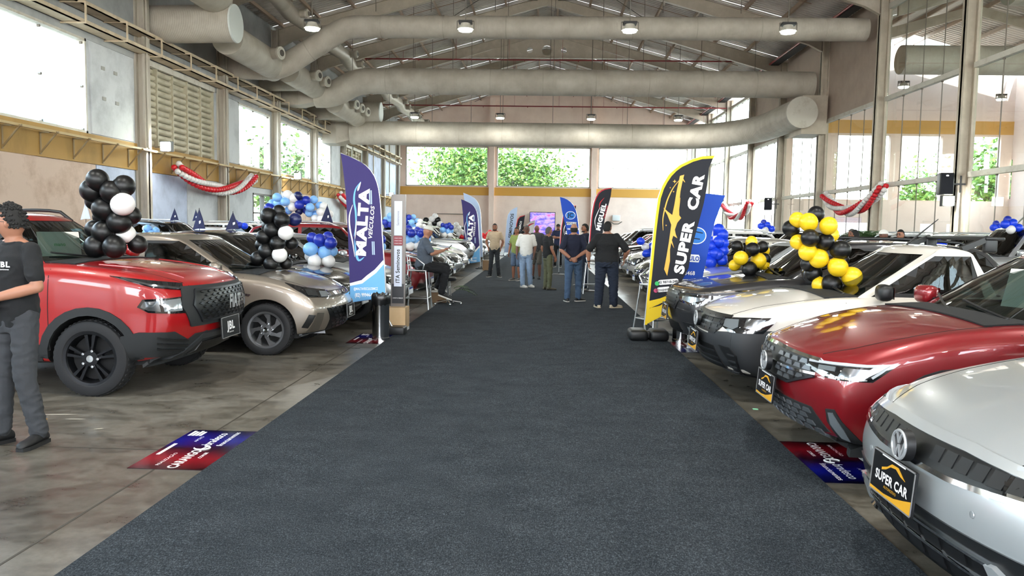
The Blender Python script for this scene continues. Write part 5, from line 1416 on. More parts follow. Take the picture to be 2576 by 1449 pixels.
R1 = [(pro_d, 'lsilver', 2.15, 13.6, 'pale silver sedan behind the aluminium bar stool on the right'), (pro_h, 'champ', 2.05, 16.2, 'champagne small car with round headlights beside the big man in black'),
      (pro_h, 'black', 2.2, 18.8, 'black car with blue balloons on its bonnet'), (pro_s, 'white', 2.3, 21.4, 'white SUV behind the men on the right'), (pro_d, 'silver', 2.4, 24.2, 'silver sedan beyond the men on the right'),
      (pro_s, 'black', 2.4, 27.0, 'black SUV halfway down the right row'), (pro_h, 'white', 2.4, 29.8, 'white hatchback halfway down the right row'), (pro_d, 'wine', 2.4, 32.6, 'red sedan far down the right row'),
      (pro_s, 'silver', 2.4, 35.6, 'silver SUV far down the right row'), (pro_h, 'dgray', 2.4, 38.6, 'grey hatchback far down the right row'), (pro_d, 'white', 2.4, 41.6, 'white sedan at the far end of the right row')]
for p_, c, x, y, lb in R1: bgcar(p_, P[c], x, y, pi, lb, RG)
L2 = [(pro_s, 'wine', -7.4, 11.0), (pro_s, 'black', -7.5, 14.2), (pro_d, 'silver', -7.4, 17.0), (pro_s, 'black', -7.6, 19.8), (pro_h, 'white', -7.4, 22.6), (pro_s, 'white', -7.6, 25.4), (pro_s, 'black', -8.0, 28.4), (pro_s, 'silver', -7.4, 31.4), (pro_d, 'black', -7.5, 34.3), (pro_s, 'white', -7.5, 37.2), (pro_s, 'silver', -7.5, 40.0), (pro_h, 'white', -7.5, 43)]
cn = dict(wine='wine red', black='black', silver='silver', white='white', dgray='dark grey', pearl='cream', lsilver='pale silver', champ='champagne')
def ordn(k): return ['first', 'second', 'third', 'fourth', 'fifth', 'sixth', 'seventh', 'eighth', 'ninth', 'tenth', 'eleventh', 'twelfth', 'thirteenth'][k]
for k, (p_, c, x, y) in enumerate(L2): bgcar(p_, P[c], x, y, 0, '%s car, %s from the camera in the back row near the left wall' % (cn[c], ordn(k)), SG)
R2 = [(pro_s, 'black', 8.1, 11.2), (pro_s, 'dgray', 8.2, 14.0), (pro_p, 'silver', 8.1, 17.0), (pro_s, 'silver', 8.2, 20.2), (pro_s, 'lsilver', 8.1, 23.2), (pro_s, 'white', 8.2, 26.2), (pro_h, 'silver', 8.2, 29.2), (pro_s, 'black', 8.2, 32.2), (pro_s, 'white', 8.2, 35.2), (pro_d, 'silver', 8.2, 38.2)]
for k, (p_, c, x, y) in enumerate(R2): bgcar(p_, P[c], x, y, pi, '%s car, %s from the camera in the back row near the glass wall' % (cn[c], ordn(k)), TG)
# ================================================================== PEOPLE
from mathutils import noise as mnoise
SKIN = mat('skin_tan', '#8e5c44', .55); SKIN2 = mat('skin_light', '#a06f58', .55); SKIN3 = mat('skin_brown', '#6a4434', .55)
HAIR = mat('hair_black', '#0f0d0c', .8); HAIRG = mat('hair_greying', '#4e4a47', .8)
def cloth(n, c, r=.9):
    return mat(n, c, r, build=lambda t, b: bump(t, b, noise(t, 9, 4, .6).outputs[0], .5, .012))
def vlerp(a, b, t): return Vector(a) * (1 - t) + Vector(b) * t
def seg(mb, p, q, ra, rb, n=14, fx=1.0, fy=1.0):
    p, q = Vector(p), Vector(q); k = 4
    mb.tube([p.lerp(q, i / k) for i in range(k + 1)], [ra + (rb - ra) * i / k for i in range(k + 1)], n)
    mb.ball(p, ra, n, 8); mb.ball(q, rb, n, 8)
def loft(mb, rings, n=20):
    """rings: (center, rx, ry, yaw)"""
    vs = []
    for c, rx, ry, yaw in rings:
        for j in range(n):
            a = 2 * pi * j / n; x = rx * cos(a); y = ry * sin(a); x = math.copysign(abs(x / rx) ** .85 * rx, x) if rx else 0
            vs.append((c[0] + x * cos(yaw) - y * sin(yaw), c[1] + x * sin(yaw) + y * cos(yaw), c[2]))
    fs = [(i * n + j, i * n + (j + 1) % n, (i + 1) * n + (j + 1) % n, (i + 1) * n + j) for i in range(len(rings) - 1) for j in range(n)]
    fs += [tuple(range(n - 1, -1, -1)), tuple((len(rings) - 1) * n + j for j in range(n))]
    mb.add(vs, fs)
def voxel(mb, name, m, parent, vox, smooth_it=5, wr=0.0, seed=0, wrs=9.0):
    o = mb.build(name, m, parent, fix=True)
    r = o.modifiers.new('r', 'REMESH'); r.mode = 'VOXEL'; r.voxel_size = vox; r.use_smooth_shade = True
    s = o.modifiers.new('s', 'SMOOTH'); s.factor = .5; s.iterations = smooth_it
    baked(o); me = o.data
    if not me.materials: me.materials.append(m)
    if wr:
        n = len(me.vertices); co = np.empty(n * 3, 'f'); no = np.empty(n * 3, 'f'); me.vertices.foreach_get('co', co); me.vertices.foreach_get('normal', no)
        co = co.reshape(-1, 3); no = no.reshape(-1, 3)
        d = np.array([mnoise.noise((c[0] * wrs + seed, c[1] * wrs, c[2] * wrs * 1.7)) for c in co], 'f')
        d = (1 - np.abs(d) * 2.2) * wr; me.vertices.foreach_set('co', (co + no * d[:, None]).ravel()); 
    me.polygons.foreach_set('use_smooth', [True] * len(me.polygons)); me.update(); return o
def head_geo(mb, c, yaw, tilt=0.0, s=1.0):
    n, m = 28, 22; vs = []
    Rm = Matrix.Rotation(yaw, 3, 'Z') @ Matrix.Rotation(tilt, 3, 'X')
    for i in range(m + 1):
        for j in range(n):
            th = pi * i / m; a = 2 * pi * j / n; x = sin(th) * cos(a); y = sin(th) * sin(a); z = -cos(th)
            X, Y, Z = x * .076, y * .098, z * .118
            if z < 0: X *= 1 - .34 * (-z) ** 1.4; Y *= 1 - .16 * (-z)
            if y > 0:
                Y *= .93; f = y
                Y += .022 * math.exp(-((x / .16) ** 2) - ((z + .12) / .17) ** 2) * f      # nose
                Y -= .010 * math.exp(-(((abs(x) - .36) / .17) ** 2) - ((z - .10) / .12) ** 2) * f   # eyes
                Y += .005 * math.exp(-((abs(x) - .3) / .3) ** 2 - ((z - .28) / .09) ** 2) * f     # brow
                Y += .006 * math.exp(-((x / .24) ** 2) - ((z + .48) / .07) ** 2) * f       # lips
                Y += .008 * math.exp(-((x / .28) ** 2) - ((z + .88) / .16) ** 2)          # chin
            else: Y *= 1.02; Z += 0
            vs.append(Vector(c) + Rm @ (Vector((X, Y, Z)) * s))
    fs = [(i * n + j, i * n + (j + 1) % n, (i + 1) * n + (j + 1) % n, (i + 1) * n + j) for i in range(m) for j in range(n)]
    mb.add(vs, fs)
    for sx in (-1, 1):
        e = Vector(c) + Rm @ (Vector((sx * .077, -.008, .0)) * s); mb.ball(e, .026 * s, 10, 8, (.35, .7, 1.1))
    return Rm
def hand_geo(mb, w, d, up, s=1.0, curl=.5, side=1):
    """w wrist, d pointing direction, up = back of hand normal"""
    d = Vector(d).normalized(); up = Vector(up); up = (up - d * up.dot(d)).normalized(); r = d.cross(up) * side; w = Vector(w)
    for k in range(4):
        b = w + d * .085 * s + r * (k - 1.5) * .0195 * s
        seg(mb, w + d * .01 * s + r * (k - 1.5) * .012 * s, b, .0145 * s, .0115 * s, 8)
        L = (.068, .078, .073, .058)[k] * s; d2 = (d * cos(curl) - up * sin(curl)).normalized(); d3 = (d * cos(curl * 2.2) - up * sin(curl * 2.2)).normalized()
        m_ = b + d2 * L * .5; seg(mb, b, m_, .0095 * s, .009 * s, 8); seg(mb, m_, m_ + d3 * L * .48, .009 * s, .0075 * s, 8)
    t0 = w + d * .03 * s - r * .022 * s; t1 = t0 + (d * .7 - r * .6 - up * .25).normalized() * .045 * s; t2 = t1 + (d * .95 - r * .15 - up * .3).normalized() * .032 * s
    seg(mb, t0, t1, .0135 * s, .0105 * s, 8); seg(mb, t1, t2, .0105 * s, .0085 * s, 8)
def shoe(parent, name, ank, yaw, m, sole, s=1.0, pitch=0.0):
    mb = MB(); rings = []
    prof = [(-.075, .030, .060), (-.05, .038, .085), (0, .040, .092), (.05, .041, .072), (.10, .046, .055), (.15, .047, .047), (.185, .040, .038), (.205, .022, .026)]
    n = 14; vs = []
    for y, hw_, hh in prof:
        for j in range(n):
            a = 2 * pi * j / n; vs.append((hw_ * cos(a), y, .018 + hh * .5 + hh * .5 * sin(a)))
    fs = [(i * n + j, i * n + (j + 1) % n, (i + 1) * n + (j + 1) % n, (i + 1) * n + j) for i in range(len(prof) - 1) for j in range(n)] + [tuple(range(n - 1, -1, -1)), tuple((len(prof) - 1) * n + j for j in range(n))]
    mb.add(vs, fs); o = mb.build(name, m, parent, smooth=60, loc=ank); o.rotation_euler = (pitch, 0, yaw); o.scale = (s, s, s)
    sb = MB(); sb.prism([(-.036, -.075), (.036, -.075), (.043, 0), (.050, .10), (.048, .16), (.028, .205), (-.028, .205), (-.048, .16), (-.050, .10), (-.043, 0)], lambda a, b, t: (a, b, t), 0, .026)
    sb.build('sole', sole, o); return o
DEF = dict(H=1.75, fat=1.0, elbows=((-.25, -.02, 1.13), (.25, -.02, 1.13)), wrists=((-.26, .06, .88), (.26, .06, .88)), hands=(((0, .1, -1), (-1, 0, 0)), ((0, .1, -1), (1, 0, 0))),
           knees=((-.10, .02, .50), (.10, .02, .50)), ankles=((-.11, 0, .09), (.11, 0, .09)), feet=(0.15, -0.15), head_yaw=0, head_tilt=0, pelvis=(0, 0, .96), lean=0.0, skin=SKIN, sleeve=.6, short=False)
def person(label, loc, rz, shirt, pants, shoes, sole, hair='short', hairm=HAIR, group=None, vox=.011, extras=None, **kw):
    p = dict(DEF); p.update(kw); t = thing('person', label, 'person', loc, rz, group); k = p['H'] / 1.75; f = p['fat']; t.scale = (k, k, k)
    px, py, pz = p['pelvis']; ln = p['lean']
    def sp(h, fw=0): return Vector((px, py + fw + ln * h * .9, pz + h))
    wa, ch, up, nk = sp(.13), sp(.32, .0), sp(.44, -.01), sp(.54, -.0)
    sh = [sp(.455, -.01) + Vector((s * (.165 + .02 * (f - 1)), 0, 0)) for s in (-1, 1)]
    hc = sp(.632, .02) if not ln else sp(.632, .04)
    hips = [Vector((px + s * .085 * f ** .5, py, pz - .03)) for s in (-1, 1)]
    E = [Vector(a) for a in p['elbows']]; Wr = [Vector(a) for a in p['wrists']]; K = [Vector(a) for a in p['knees']]; A = [Vector(a) for a in p['ankles']]
    def torso(mb, g, fb):
        loft(mb, [(sp(-.10), .13 * fb + g, .10 * fb + g, 0), (sp(0), .155 * fb + g, .115 * fb + g, 0), (sp(.07, .01 * (fb - 1) * 8), .15 * fb + g, .115 * fb + g, 0), (sp(.16, .015 * (fb - 1) * 8), .142 * fb + g, .108 * fb + g, 0), (ch, .158 * (1 + (fb - 1) * .7) + g, .112 * (1 + (fb - 1) * .6) + g, 0), (sp(.40), .160 * (1 + (fb - 1) * .5) + g, .10 + g, 0), (sp(.47, -.01), .12 + g, .075 + g, 0), (sp(.50, -.01), .07 + g * .6, .055 + g * .6, 0)])
    b = MB(); torso(b, -.012, f)
    seg(b, sp(.46), hc - Vector((0, .02, .06)), .058 * (1 + (f - 1) * .5), .054)
    Rm = head_geo(b, hc, p['head_yaw'], p['head_tilt'])
    for q in sh: seg(b, sp(.515, -.01), q + Vector((0, 0, -.01)), .045, .045)
    for i in (0, 1):
        s = (-1, 1)[i]; af = 1 + (f - 1) * .5
        seg(b, sh[i], E[i], .050 * af, .040 * af); seg(b, E[i], E[i].lerp(Wr[i], .4), .039 * af, .041 * af); seg(b, E[i].lerp(Wr[i], .4), Wr[i], .041 * af, .027)
        hd, hu = p['hands'][i]; hand_geo(b, Wr[i], hd, hu, 1.0, kw.get('curl', .5), s)
        seg(b, hips[i], K[i], .080, .052); seg(b, K[i], K[i].lerp(A[i], .35), .050, .056); seg(b, K[i].lerp(A[i], .35), A[i], .056, .036)
    voxel(b, 'body', p['skin'], t, vox, 2)
    c = MB(); torso(c, .014, f)
    for q in sh: seg(c, sp(.485, -.012), q + Vector((0, 0, -.008)), .052, .052)
    for i in (0, 1):
        q = sh[i].lerp(E[i], p['sleeve'] * 1.0); seg(c, sh[i], q, .058 * (1 + (f - 1) * .6), .060 * (1 + (f - 1) * .5))
    so = voxel(c, 'shirt', shirt, t, vox * 1.1, 6, .007, len(label) % 50)
    c = MB(); loft(c, [(sp(-.14), .135 * f, .105 * f, 0), (sp(-.06), .155 * f + .003, .118 * f, 0), (sp(.03), .152 * f, .112 * f, 0), (sp(.06), .13 * f, .09 * f, 0)])
    lg = (1 + (f - 1) * .8)
    for i in (0, 1):
        if p['short']:
            e = hips[i].lerp(K[i], .92); seg(c, hips[i], e, .092 * lg, .085 * lg)
        else:
            seg(c, hips[i], K[i], .092 * lg, .070 * lg); seg(c, K[i], A[i] + Vector((0, 0, .01)), .068 * lg, .058 * lg)
    voxel(c, 'trousers' if not p['short'] else 'shorts', pants, t, vox * 1.1, 5, .008, len(label) % 31, 11)
    for i in (0, 1):
        fp = p.get('foot_pitch', (0, 0))[i]; shoe(t, 'shoe', (A[i].x, A[i].y - .0, A[i].z - .09), p['feet'][i], shoes, sole, 1.0, fp)
    # face details
    def hp(x, y, z): return hc + Rm @ Vector((x, y, z))
    ey = MB()
    for s in (-1, 1): ey.ball(hp(s * .030, .077, .010), .011, 10, 8)
    ey.build('eyes', mat('eye_dark', '#1a1412', .3), t, smooth=60)
    bw = MB()
    for s in (-1, 1): bw.bar(hp(s * .014, .091, .034), hp(s * .046, .080, .036), .008, .009)
    bw.build('eyebrows', hairm, t)
    MB().bar(hp(-.022, .087, -.055), hp(.022, .087, -.055), .008, .007).build('mouth', mat('lips', '#7c4238', .5), t)
    # hair
    if hair != 'none':
        n, m = 26, 16; vs, keep = [], []
        for i in range(m + 1):
            for j in range(n):
                th = pi * i / m; a = 2 * pi * j / n; x = sin(th) * cos(a); y = sin(th) * sin(a); z = -cos(th)
                g = 1.09; nz = mnoise.noise((x * 4, y * 4, z * 4)) * (.07 if hair == 'curly' else .02); top = 1.12 if hair == 'curly' else 1.02
                X = x * .076 * (g + nz); Y = y * .098 * (g + nz); Z = z * .118 * (g * (top if z > 0 else 1) + nz)
                lim = .50 if y > .35 else (.50 - (0.35 - y) * 1.5 if y > -.2 else (-.2 if hair == 'curly' else -.62))
                if hair == 'bald': lim = max(lim, -9) if y < .2 and z < .45 else 9
                keep.append(z > lim if hair != 'bald' else (-.62 < z < .38 and y < .1)); vs.append(hp(X, Y - .002, Z))
        fs = [(i * n + j, i * n + (j + 1) % n, (i + 1) * n + (j + 1) % n, (i + 1) * n + j) for i in range(m) for j in range(n)]
        fs = [q for q in fs if all(keep[v] for v in q)]
        if hair != 'cap':
            hb_ = MB(); hb_.add(vs, fs); ho = hb_.build('hair', hairm, t, smooth=True)
        if hair == 'curly':
            cb_ = MB(); rd = random.Random(2)
            for _ in range(260):
                v = Vector(rd.choice([vs[i] for i in range(len(vs)) if keep[i]])); cb_.ball(v + Vector((rd.uniform(-.006, .006),) * 3), rd.uniform(.007, .012), 6, 4)
            o = cb_.build('curls', HAIR, ho, smooth=True); o['kind'] = 'stuff'
    if p.get('beard'):
        bb = MB(); 
        for a in range(-6, 7):
            ang = a * .19; bb.ball(hp(.058 * sin(ang * 1.15), .074 * cos(ang), -.075 - .012 * cos(ang)), .015, 8, 6)
        bb.build('beard', hairm, t, smooth=True)
    if p.get('glasses'):
        g = MB()
        for s in (-1, 1):
            pts = [hp(s * .031 + .022 * cos(2 * pi * q / 12), .094, .008 + .016 * sin(2 * pi * q / 12)) for q in range(13)]; g.tube(pts, .0022, 5, False); g.tube([hp(s * .053, .092, .012), hp(s * .078, .0, .012)], .002, 5)
        g.build('glasses', M['blk'], t)
    if p.get('cap'):
        cm_, back = p['cap']; g = MB(); n, m = 24, 8; vs = []
        for i in range(m + 1):
            for j in range(n):
                th = pi / 2 * i / m; a = 2 * pi * j / n; vs.append(hp(cos(th) * cos(a) * .088, cos(th) * sin(a) * .108, .035 + sin(th) * .098))
        g.add(vs, [(i * n + j, i * n + (j + 1) % n, (i + 1) * n + (j + 1) % n, (i + 1) * n + j) for i in range(m) for j in range(n)]); co = g.build('cap', cm_, t, smooth=50)
        s = -1 if back else 1; v = MB(); v.prism([(-.07, .07), (-.055, .14), (0, .165), (.055, .14), (.07, .07)], lambda a, b, q: tuple(hp(a, s * b, .035 + q)), -.003, .005); v.build('visor', cm_, co)
    if extras: extras(t, dict(hp=hp, sp=sp, E=E, Wr=Wr, hc=hc, so=so))
    return t
def watch(i, m=None):
    def f(t, d):
        w = d['Wr'][i]; e = d['E'][i]; dr = (e - w).normalized(); q = w + dr * .03
        MB().tube([q - dr * .012, q + dr * .012], .033, 16).build('wrist_watch', m or M['blk'], t, smooth=40)
    return f
def cl(n, c): return cloth('cloth_' + n, c)
BLK_SH = mat('shoe_black', '#121214', .6); WHT_SH = mat('shoe_white', '#d6d3cb', .6); BGE = mat('shoe_beige', '#c2b59c', .6); GRY_SH = mat('shoe_grey', '#4c4a49', .6); OLV_SH = mat('shoe_olive', '#4a4536', .6)
SW, SB = mat('sole_white', '#cfccc4', .6), mat('sole_black', '#161617', .7)
# 1 man at the left edge
def ex1(t, d):
    watch(1)(t, d)
    sp = d['sp']; bv = bvh_of(d['so'])
    def mp(cx, cz):
        def f(a, b, th):
            h = bv.ray_cast(Vector((cx - a, 2, cz + b)), Vector((0, -1, 0)))[0]; return (cx - a, (h.y if h else .14) + .003 + th, cz + b)
        return f
    w = mat('print_white', '#f2f2f2', .5); text_on(t, 'JBL', .052, mp(-.07, sp(.345).z), w, 'shirt_print', bold=.04, width=1.15); text_on(t, 'Seminovos', .014, mp(-.07, sp(.312).z), w, 'shirt_print')
    cm = MB(); n = 12
    cp_ = sp(.50); cm.tube([cp_ + Vector((.075 * cos(a), -.005 + .062 * sin(a), .0 + .018 * -sin(a))) for a in [2 * pi * q / 18 for q in range(19)]], .016, 8, False); cm.build('polo_collar', cl('black_polo', '#121316'), t, smooth=60)
person('man in a black polo and grey jeans at the left edge, looking left', (-3.73, 5.33, 0), R_(180 - 22), cl('black_polo', '#121316'), cl('grey_denim', '#34363a'), BLK_SH, SB, 'curly', vox=.007, H=1.73, skin=SKIN2,
       head_yaw=R_(-58), elbows=((-.27, .02, 1.15), (.30, .0, 1.14)), wrists=((-.06, .22, 1.07), (.06, .24, 1.06)), hands=(((.8, .4, -.2), (0, .6, .8)), ((-.9, .25, -.2), (0, .7, .7))), sleeve=.72,
       knees=((-.12, .03, .50), (.10, .04, .50)), ankles=((-.15, -.04, .09), (.11, .06, .09)), feet=(.35, -.1), glasses=True, extras=ex1, beard=False)
# 2 seated man on stool with phone
def ex2(t, d):
    w = d['Wr'][1]; o = MB().add(*rbox((-.037, -.006, -.075), (.037, .006, .075), .006)).build('phone_case', M['blk'], t, smooth=40, loc=w + Vector((-.04, .10, .05))); o.rotation_euler = (R_(-50), 0, 0)
person('man in a grey tee and pale backwards cap seated on the bar stool', (-2.32, 15.05, 0), R_(-78), cl('blue_grey_tee', '#4a515c'), cl('black_jeans', '#0c0d11'), BLK_SH, SW, 'cap', vox=.010, H=1.76, fat=1.22, skin=SKIN2, extras=ex2,
       pelvis=(0, -.02, .86), lean=.10, elbows=((-.26, .12, 1.07), (.26, .14, 1.08)), wrists=((-.12, .36, 1.12), (.08, .38, 1.14)), hands=(((.5, .7, .4), (-.2, -.3, 1)), ((-.3, .8, .5), (.2, -.3, 1))), sleeve=.8,
       knees=((-.13, .44, .80), (.15, .42, .76)), ankles=((-.12, .28, .42), (.13, .34, .33)), feet=(.1, -.1), foot_pitch=(-.5, -.35), cap=(mat('cap_pale', '#cbc8bf', .7), True), head_yaw=.35, head_tilt=-.25)
# 3 tan tee
person('man in a tan tee and dark trousers standing near the left cars, facing the camera', (-1.57, 25.1, 0), R_(180), cl('tan_tee', '#a6937a'), cl('charcoal_trousers', '#23262a'), BLK_SH, SW, 'short', H=1.77, skin=SKIN, vox=.013,
       elbows=((-.27, -.06, 1.13), (.27, -.06, 1.13)), wrists=((-.20, -.05, .93), (.20, -.05, .93)), ankles=((-.15, 0, .09), (.14, 0, .09)), feet=(.4, -.4), beard=True)
# 4 green polo
person('man in a green polo and denim shorts half hidden behind the man in white', (-.80, 23.6, 0), R_(150), cl('green_polo', '#7f8a4a'), cl('denim_shorts', '#56657a'), GRY_SH, SW, 'short', H=1.66, skin=SKIN, vox=.013, short=True, fat=1.08)
# 5 white tee
person('man in a white tee, light jeans and white sneakers with glasses', (-.45, 21.0, 0), R_(172), cl('white_tee', '#d9d6ce'), cl('light_denim', '#8195ad'), WHT_SH, SW, 'short', HAIRG, H=1.72, skin=SKIN3, vox=.012, fat=1.12, glasses=True,
       elbows=((-.24, -.04, 1.14), (.25, .02, 1.13)), wrists=((-.22, .05, .90), (.25, .10, .90)), ankles=((-.12, -.08, .09), (.06, .16, .09)), feet=(.6, .8), sleeve=.85)
# 6 grey shorts
person('smiling bald man in a dark shirt and grey shorts behind the man in olive trousers', (-.20, 24.5, 0), R_(165), cl('dark_grey_shirt', '#2c2d30'), cl('grey_shorts', '#55514a'), BLK_SH, SB, 'none', H=1.74, skin=SKIN3, vox=.013, short=True)
# 7 olive pants
def ex7(t, d):
    bv = bvh_of(d['so'])
    def f(a, b, th):
        z = d['sp'](.02).z + b; h = bv.ray_cast(Vector((-2, -.05 + a, z)), Vector((1, 0, 0)))[0]; return ((h.x if h else -.16) - .004 - th, -.05 + a, z)
    text_on(t, 'eção', .07, f, mat('print_white'), 'shirt_print', bold=.03)
person('grey-haired man in a black printed tee and olive trousers, seen from the side', (.13, 20.2, 0), R_(-62), cl('black_tee', '#141416'), cl('olive_trousers', '#55563f'), OLV_SH, SB, 'short', HAIRG, H=1.68, skin=SKIN, vox=.012, extras=ex7,
       elbows=((-.24, -.06, 1.13), (.24, -.02, 1.13)), wrists=((-.22, .06, .91), (.24, .10, .90)))
# 8 arms crossed
ARMX = dict(elbows=((-.25, .05, 1.17), (.25, .05, 1.17)), wrists=((.06, .21, 1.20), (-.06, .19, 1.17)), hands=(((.9, .0, .1), (0, .9, .2)), ((-.9, .0, -.1), (0, .9, .2))))
person('man in a navy shirt and dark cap with crossed arms, farther down the carpet', (.62, 32.4, 0), R_(172), cl('navy_shirt', '#1d2440'), cl('black_jeans', '#0c0d11'), BLK_SH, SW, 'cap', H=1.83, vox=.014, cap=(mat('cap_black', '#15151a', .7), False), beard=True, skin=SKIN2, **ARMX)
# 9 hands behind the back
person('balding man in a navy tee and blue jeans with hands behind his back', (.67, 17.0, 0), R_(6), cl('navy_tee', '#161a2e'), cl('blue_denim', '#3f546d'), BLK_SH, SW, 'bald', HAIR, H=1.76, fat=1.12, skin=SKIN2, vox=.011,
       elbows=((-.29, -.12, 1.13), (.27, -.12, 1.13)), wrists=((-.07, -.19, .95), (.02, -.19, .97)), hands=(((.8, -.1, -.3), (0, -1, 0)), ((-.8, -.1, -.3), (0, -1, 0))), sleeve=.8,
       ankles=((-.12, 0, .09), (.14, .12, .09)), feet=(.1, -1.0), knees=((-.10, .03, .50), (.13, .08, .50)), extras=watch(0))
# 10 navy tee facing left
person('bearded man in a navy tee and dark jeans with folded arms, facing left', (1.12, 20.7, 0), R_(100), cl('navy_tee', '#161a2e'), cl('dark_denim', '#1b2333'), BLK_SH, SW, 'short', H=1.78, fat=1.15, skin=SKIN, vox=.012, beard=True, **ARMX)
# 11 big man in black
person('large man in a black tee and dark jeans seen from behind, beige sneakers', (1.30, 15.8, 0), R_(-8), cl('black_tee', '#141416'), cl('dark_denim', '#1b2333'), BGE, BGE, 'short', H=1.80, fat=1.48, skin=SKIN2, vox=.010,
       elbows=((-.37, -.02, 1.14), (.40, -.06, 1.15)), wrists=((-.36, .04, .90), (.33, .12, .98)), sleeve=.85, knees=((-.13, .02, .50), (.14, .02, .50)), ankles=((-.15, .0, .09), (.15, .05, .09)), feet=(.35, -.9), head_yaw=-.45, extras=watch(0))
# 12 far pair
person('far man in a black tee and jeans left of the purple screen, facing right', (-1.05, 41.5, 0), R_(-90), cl('black_tee', '#141416'), cl('dark_denim', '#1b2333'), BLK_SH, SW, 'short', H=1.74, vox=.02, wrists=((-.12, .32, 1.12), (.12, .32, 1.14)), elbows=((-.26, .05, 1.13), (.26, .05, 1.13)))
person('far man in black holding something, beside another near the purple screen', (-1.4, 42.5, 0), R_(-150), cl('black_tee', '#141416'), cl('charcoal_trousers', '#23262a'), BLK_SH, SW, 'short', H=1.76, vox=.02, wrists=((-.12, .32, 1.15), (.12, .32, 1.15)), elbows=((-.26, .05, 1.13), (.26, .05, 1.13)))
# right background heads
person('dark-haired man between the rows on the right, nearest the palm', (6.95, 17.6, 0), R_(40), cl('black_tee', '#141416'), cl('dark_denim', '#1b2333'), BLK_SH, SB, 'short', H=1.72, vox=.016)
person('older man facing left beside the dark-haired one between the right rows', (7.15, 18.3, 0), R_(120), cl('tan_tee', '#a6937a'), cl('dark_denim', '#1b2333'), BLK_SH, SB, 'short', HAIRG, H=1.74, vox=.016, skin=SKIN)
person('man in a white cap between the rows of cars on the right', (7.45, 17.3, 0), R_(100), cl('grey_shirt', '#6d6f72'), cl('dark_denim', '#1b2333'), BLK_SH, SB, 'cap', H=1.73, vox=.016, cap=(mat('cap_white', '#e4e2dc', .7), False), skin=SKIN3)
person('bearded man in glasses standing between the rows on the right', (7.85, 17.4, 0), R_(125), cl('navy_shirt', '#1d2440'), cl('dark_denim', '#1b2333'), BLK_SH, SB, 'short', H=1.74, vox=.014, glasses=True, beard=True, skin=SKIN2)
# ================================================================== FLAGS
def flag(name, label, origin, unit, outline, bg, base_uv, pole_path, art=None, step=.10, wave=.02, yaw=0.0, cat='flag', pole_m=None, basekind='tank'):
    """outline, print and pole in pixels of an enlarged image crop: u right, v down; unit = metres per unit; origin = world position of (0,0)"""
    ox, oy, oz = origin; t = thing(name, label, cat, (ox + base_uv[0] * unit, oy, 0), yaw)
    bu = base_uv[0] * unit
    def S(u, v, th=0.0):
        x = u * unit - bu; z = oz - v * unit
        y = wave * sin(z * 4.2 + x * 3.0) * .6 + wave * .5 * sin(x * 11 + z * 1.5) - th
        return (x, y, z)
    def sheet(poly, m, nm, th, par, st=step):
        vs, fs = tri_poly([(a * unit, -b * unit) for a, b in poly], st)
        mb = MB(); n = len(vs)
        mb.add([S(a / unit, -b / unit, th) for a, b in vs] + [S(a / unit, -b / unit, th - .003) for a, b in vs], [f for f in fs] + [tuple(i + n for i in reversed(f)) for f in fs])
        return mb.build(nm, m, par, smooth=60)
    fl = sheet(outline, bg, 'cloth', 0, t)
    if art: art(t, S, sheet, fl, unit)
    pts = [S(u, v, -.006) for u, v in pole_path]; pts = [(p[0], p[1] + .005, p[2]) for p in pts]
    MB().tube([(0, pts[0][1], .1)] + pts, [.016] + [.014 - .009 * i / len(pts) for i in range(len(pts))], 8).build('pole', pole_m or M['alum'], t, smooth=60)
    if basekind == 'tank':
        for s in (-1, 1): MB().add(*rbox((s * .15 - .135, -.2, .01), (s * .15 + .135, .2, .165), .05)).build('water_tank', M['blk'], t, smooth=40)
        MB().add(*rbox((-.1, -.06, .03), (.1, .06, .14), .02)).build('tank_bridge', M['blk'], t, smooth=40)
    elif basekind == 'box': MB().add(*rbox((-.2, -.14, 0), (.2, .14, .12), .02)).build('weight_box', M['blk'], t, smooth=40)
    else: MB().lathe([(0, 0), (.24, 0), (.22, .03), (.03, .05), (.02, .1), (0, .1)], 18).build('foot_plate', M['blk'], t, smooth=40)
    return t
def curve_ribbon(pts, w0, w1, n=4):
    """outline polygon of a tapering swoosh through pts"""
    P_ = [Vector(p) for p in pts]; Q = []
    for i in range(len(P_) - 1):
        a = P_[max(i - 1, 0)]; b = P_[i]; c = P_[i + 1]; d = P_[min(i + 2, len(P_) - 1)]
        for k in range(n):
            s = k / n; Q.append(.5 * ((2 * b) + (c - a) * s + (2 * a - 5 * b + 4 * c - d) * s * s + (3 * b - a - 3 * c + d) * s ** 3))
    Q.append(P_[-1]); L, R2_ = [], []
    for i, q in enumerate(Q):
        d = (Q[min(i + 1, len(Q) - 1)] - Q[max(i - 1, 0)]).normalized(); nn = Vector((-d.y, d.x)); t = i / (len(Q) - 1); w = (w0 + (w1 - w0) * sin(pi * t)) / 2
        L.append(tuple(q + nn * w)); R2_.append(tuple(q - nn * w))
    return L + R2_[::-1]
PW = mat('print_white', '#f2f2f2', .5)
def txt(par, S, s, u, v, size, ang, m, th=.006, bold=.03, shear=0, width=1.0, unit=1, name='lettering'):
    """u, v and size in enlarged image pixels, ang degrees (90 = reading upwards)"""
    ca, sa = cos(R_(ang)), sin(R_(ang))
    cut = .35
    return text_on(par, s, size, lambda a, b, q: S(u + a * ca - b * sa, v - (a * sa + b * ca), th + q), m, name, bold, shear, width, cut=cut)
LB = mat('flag_light_blue', '#6fb0e4', .75); PUR = mat('flag_purple', '#2f2560', .75); FLB = mat('flag_royal_blue', '#1747b0', .75); FBK = mat('flag_black', '#0c0f1c', .75); FYE = mat('flag_yellow', '#e8c522', .75)
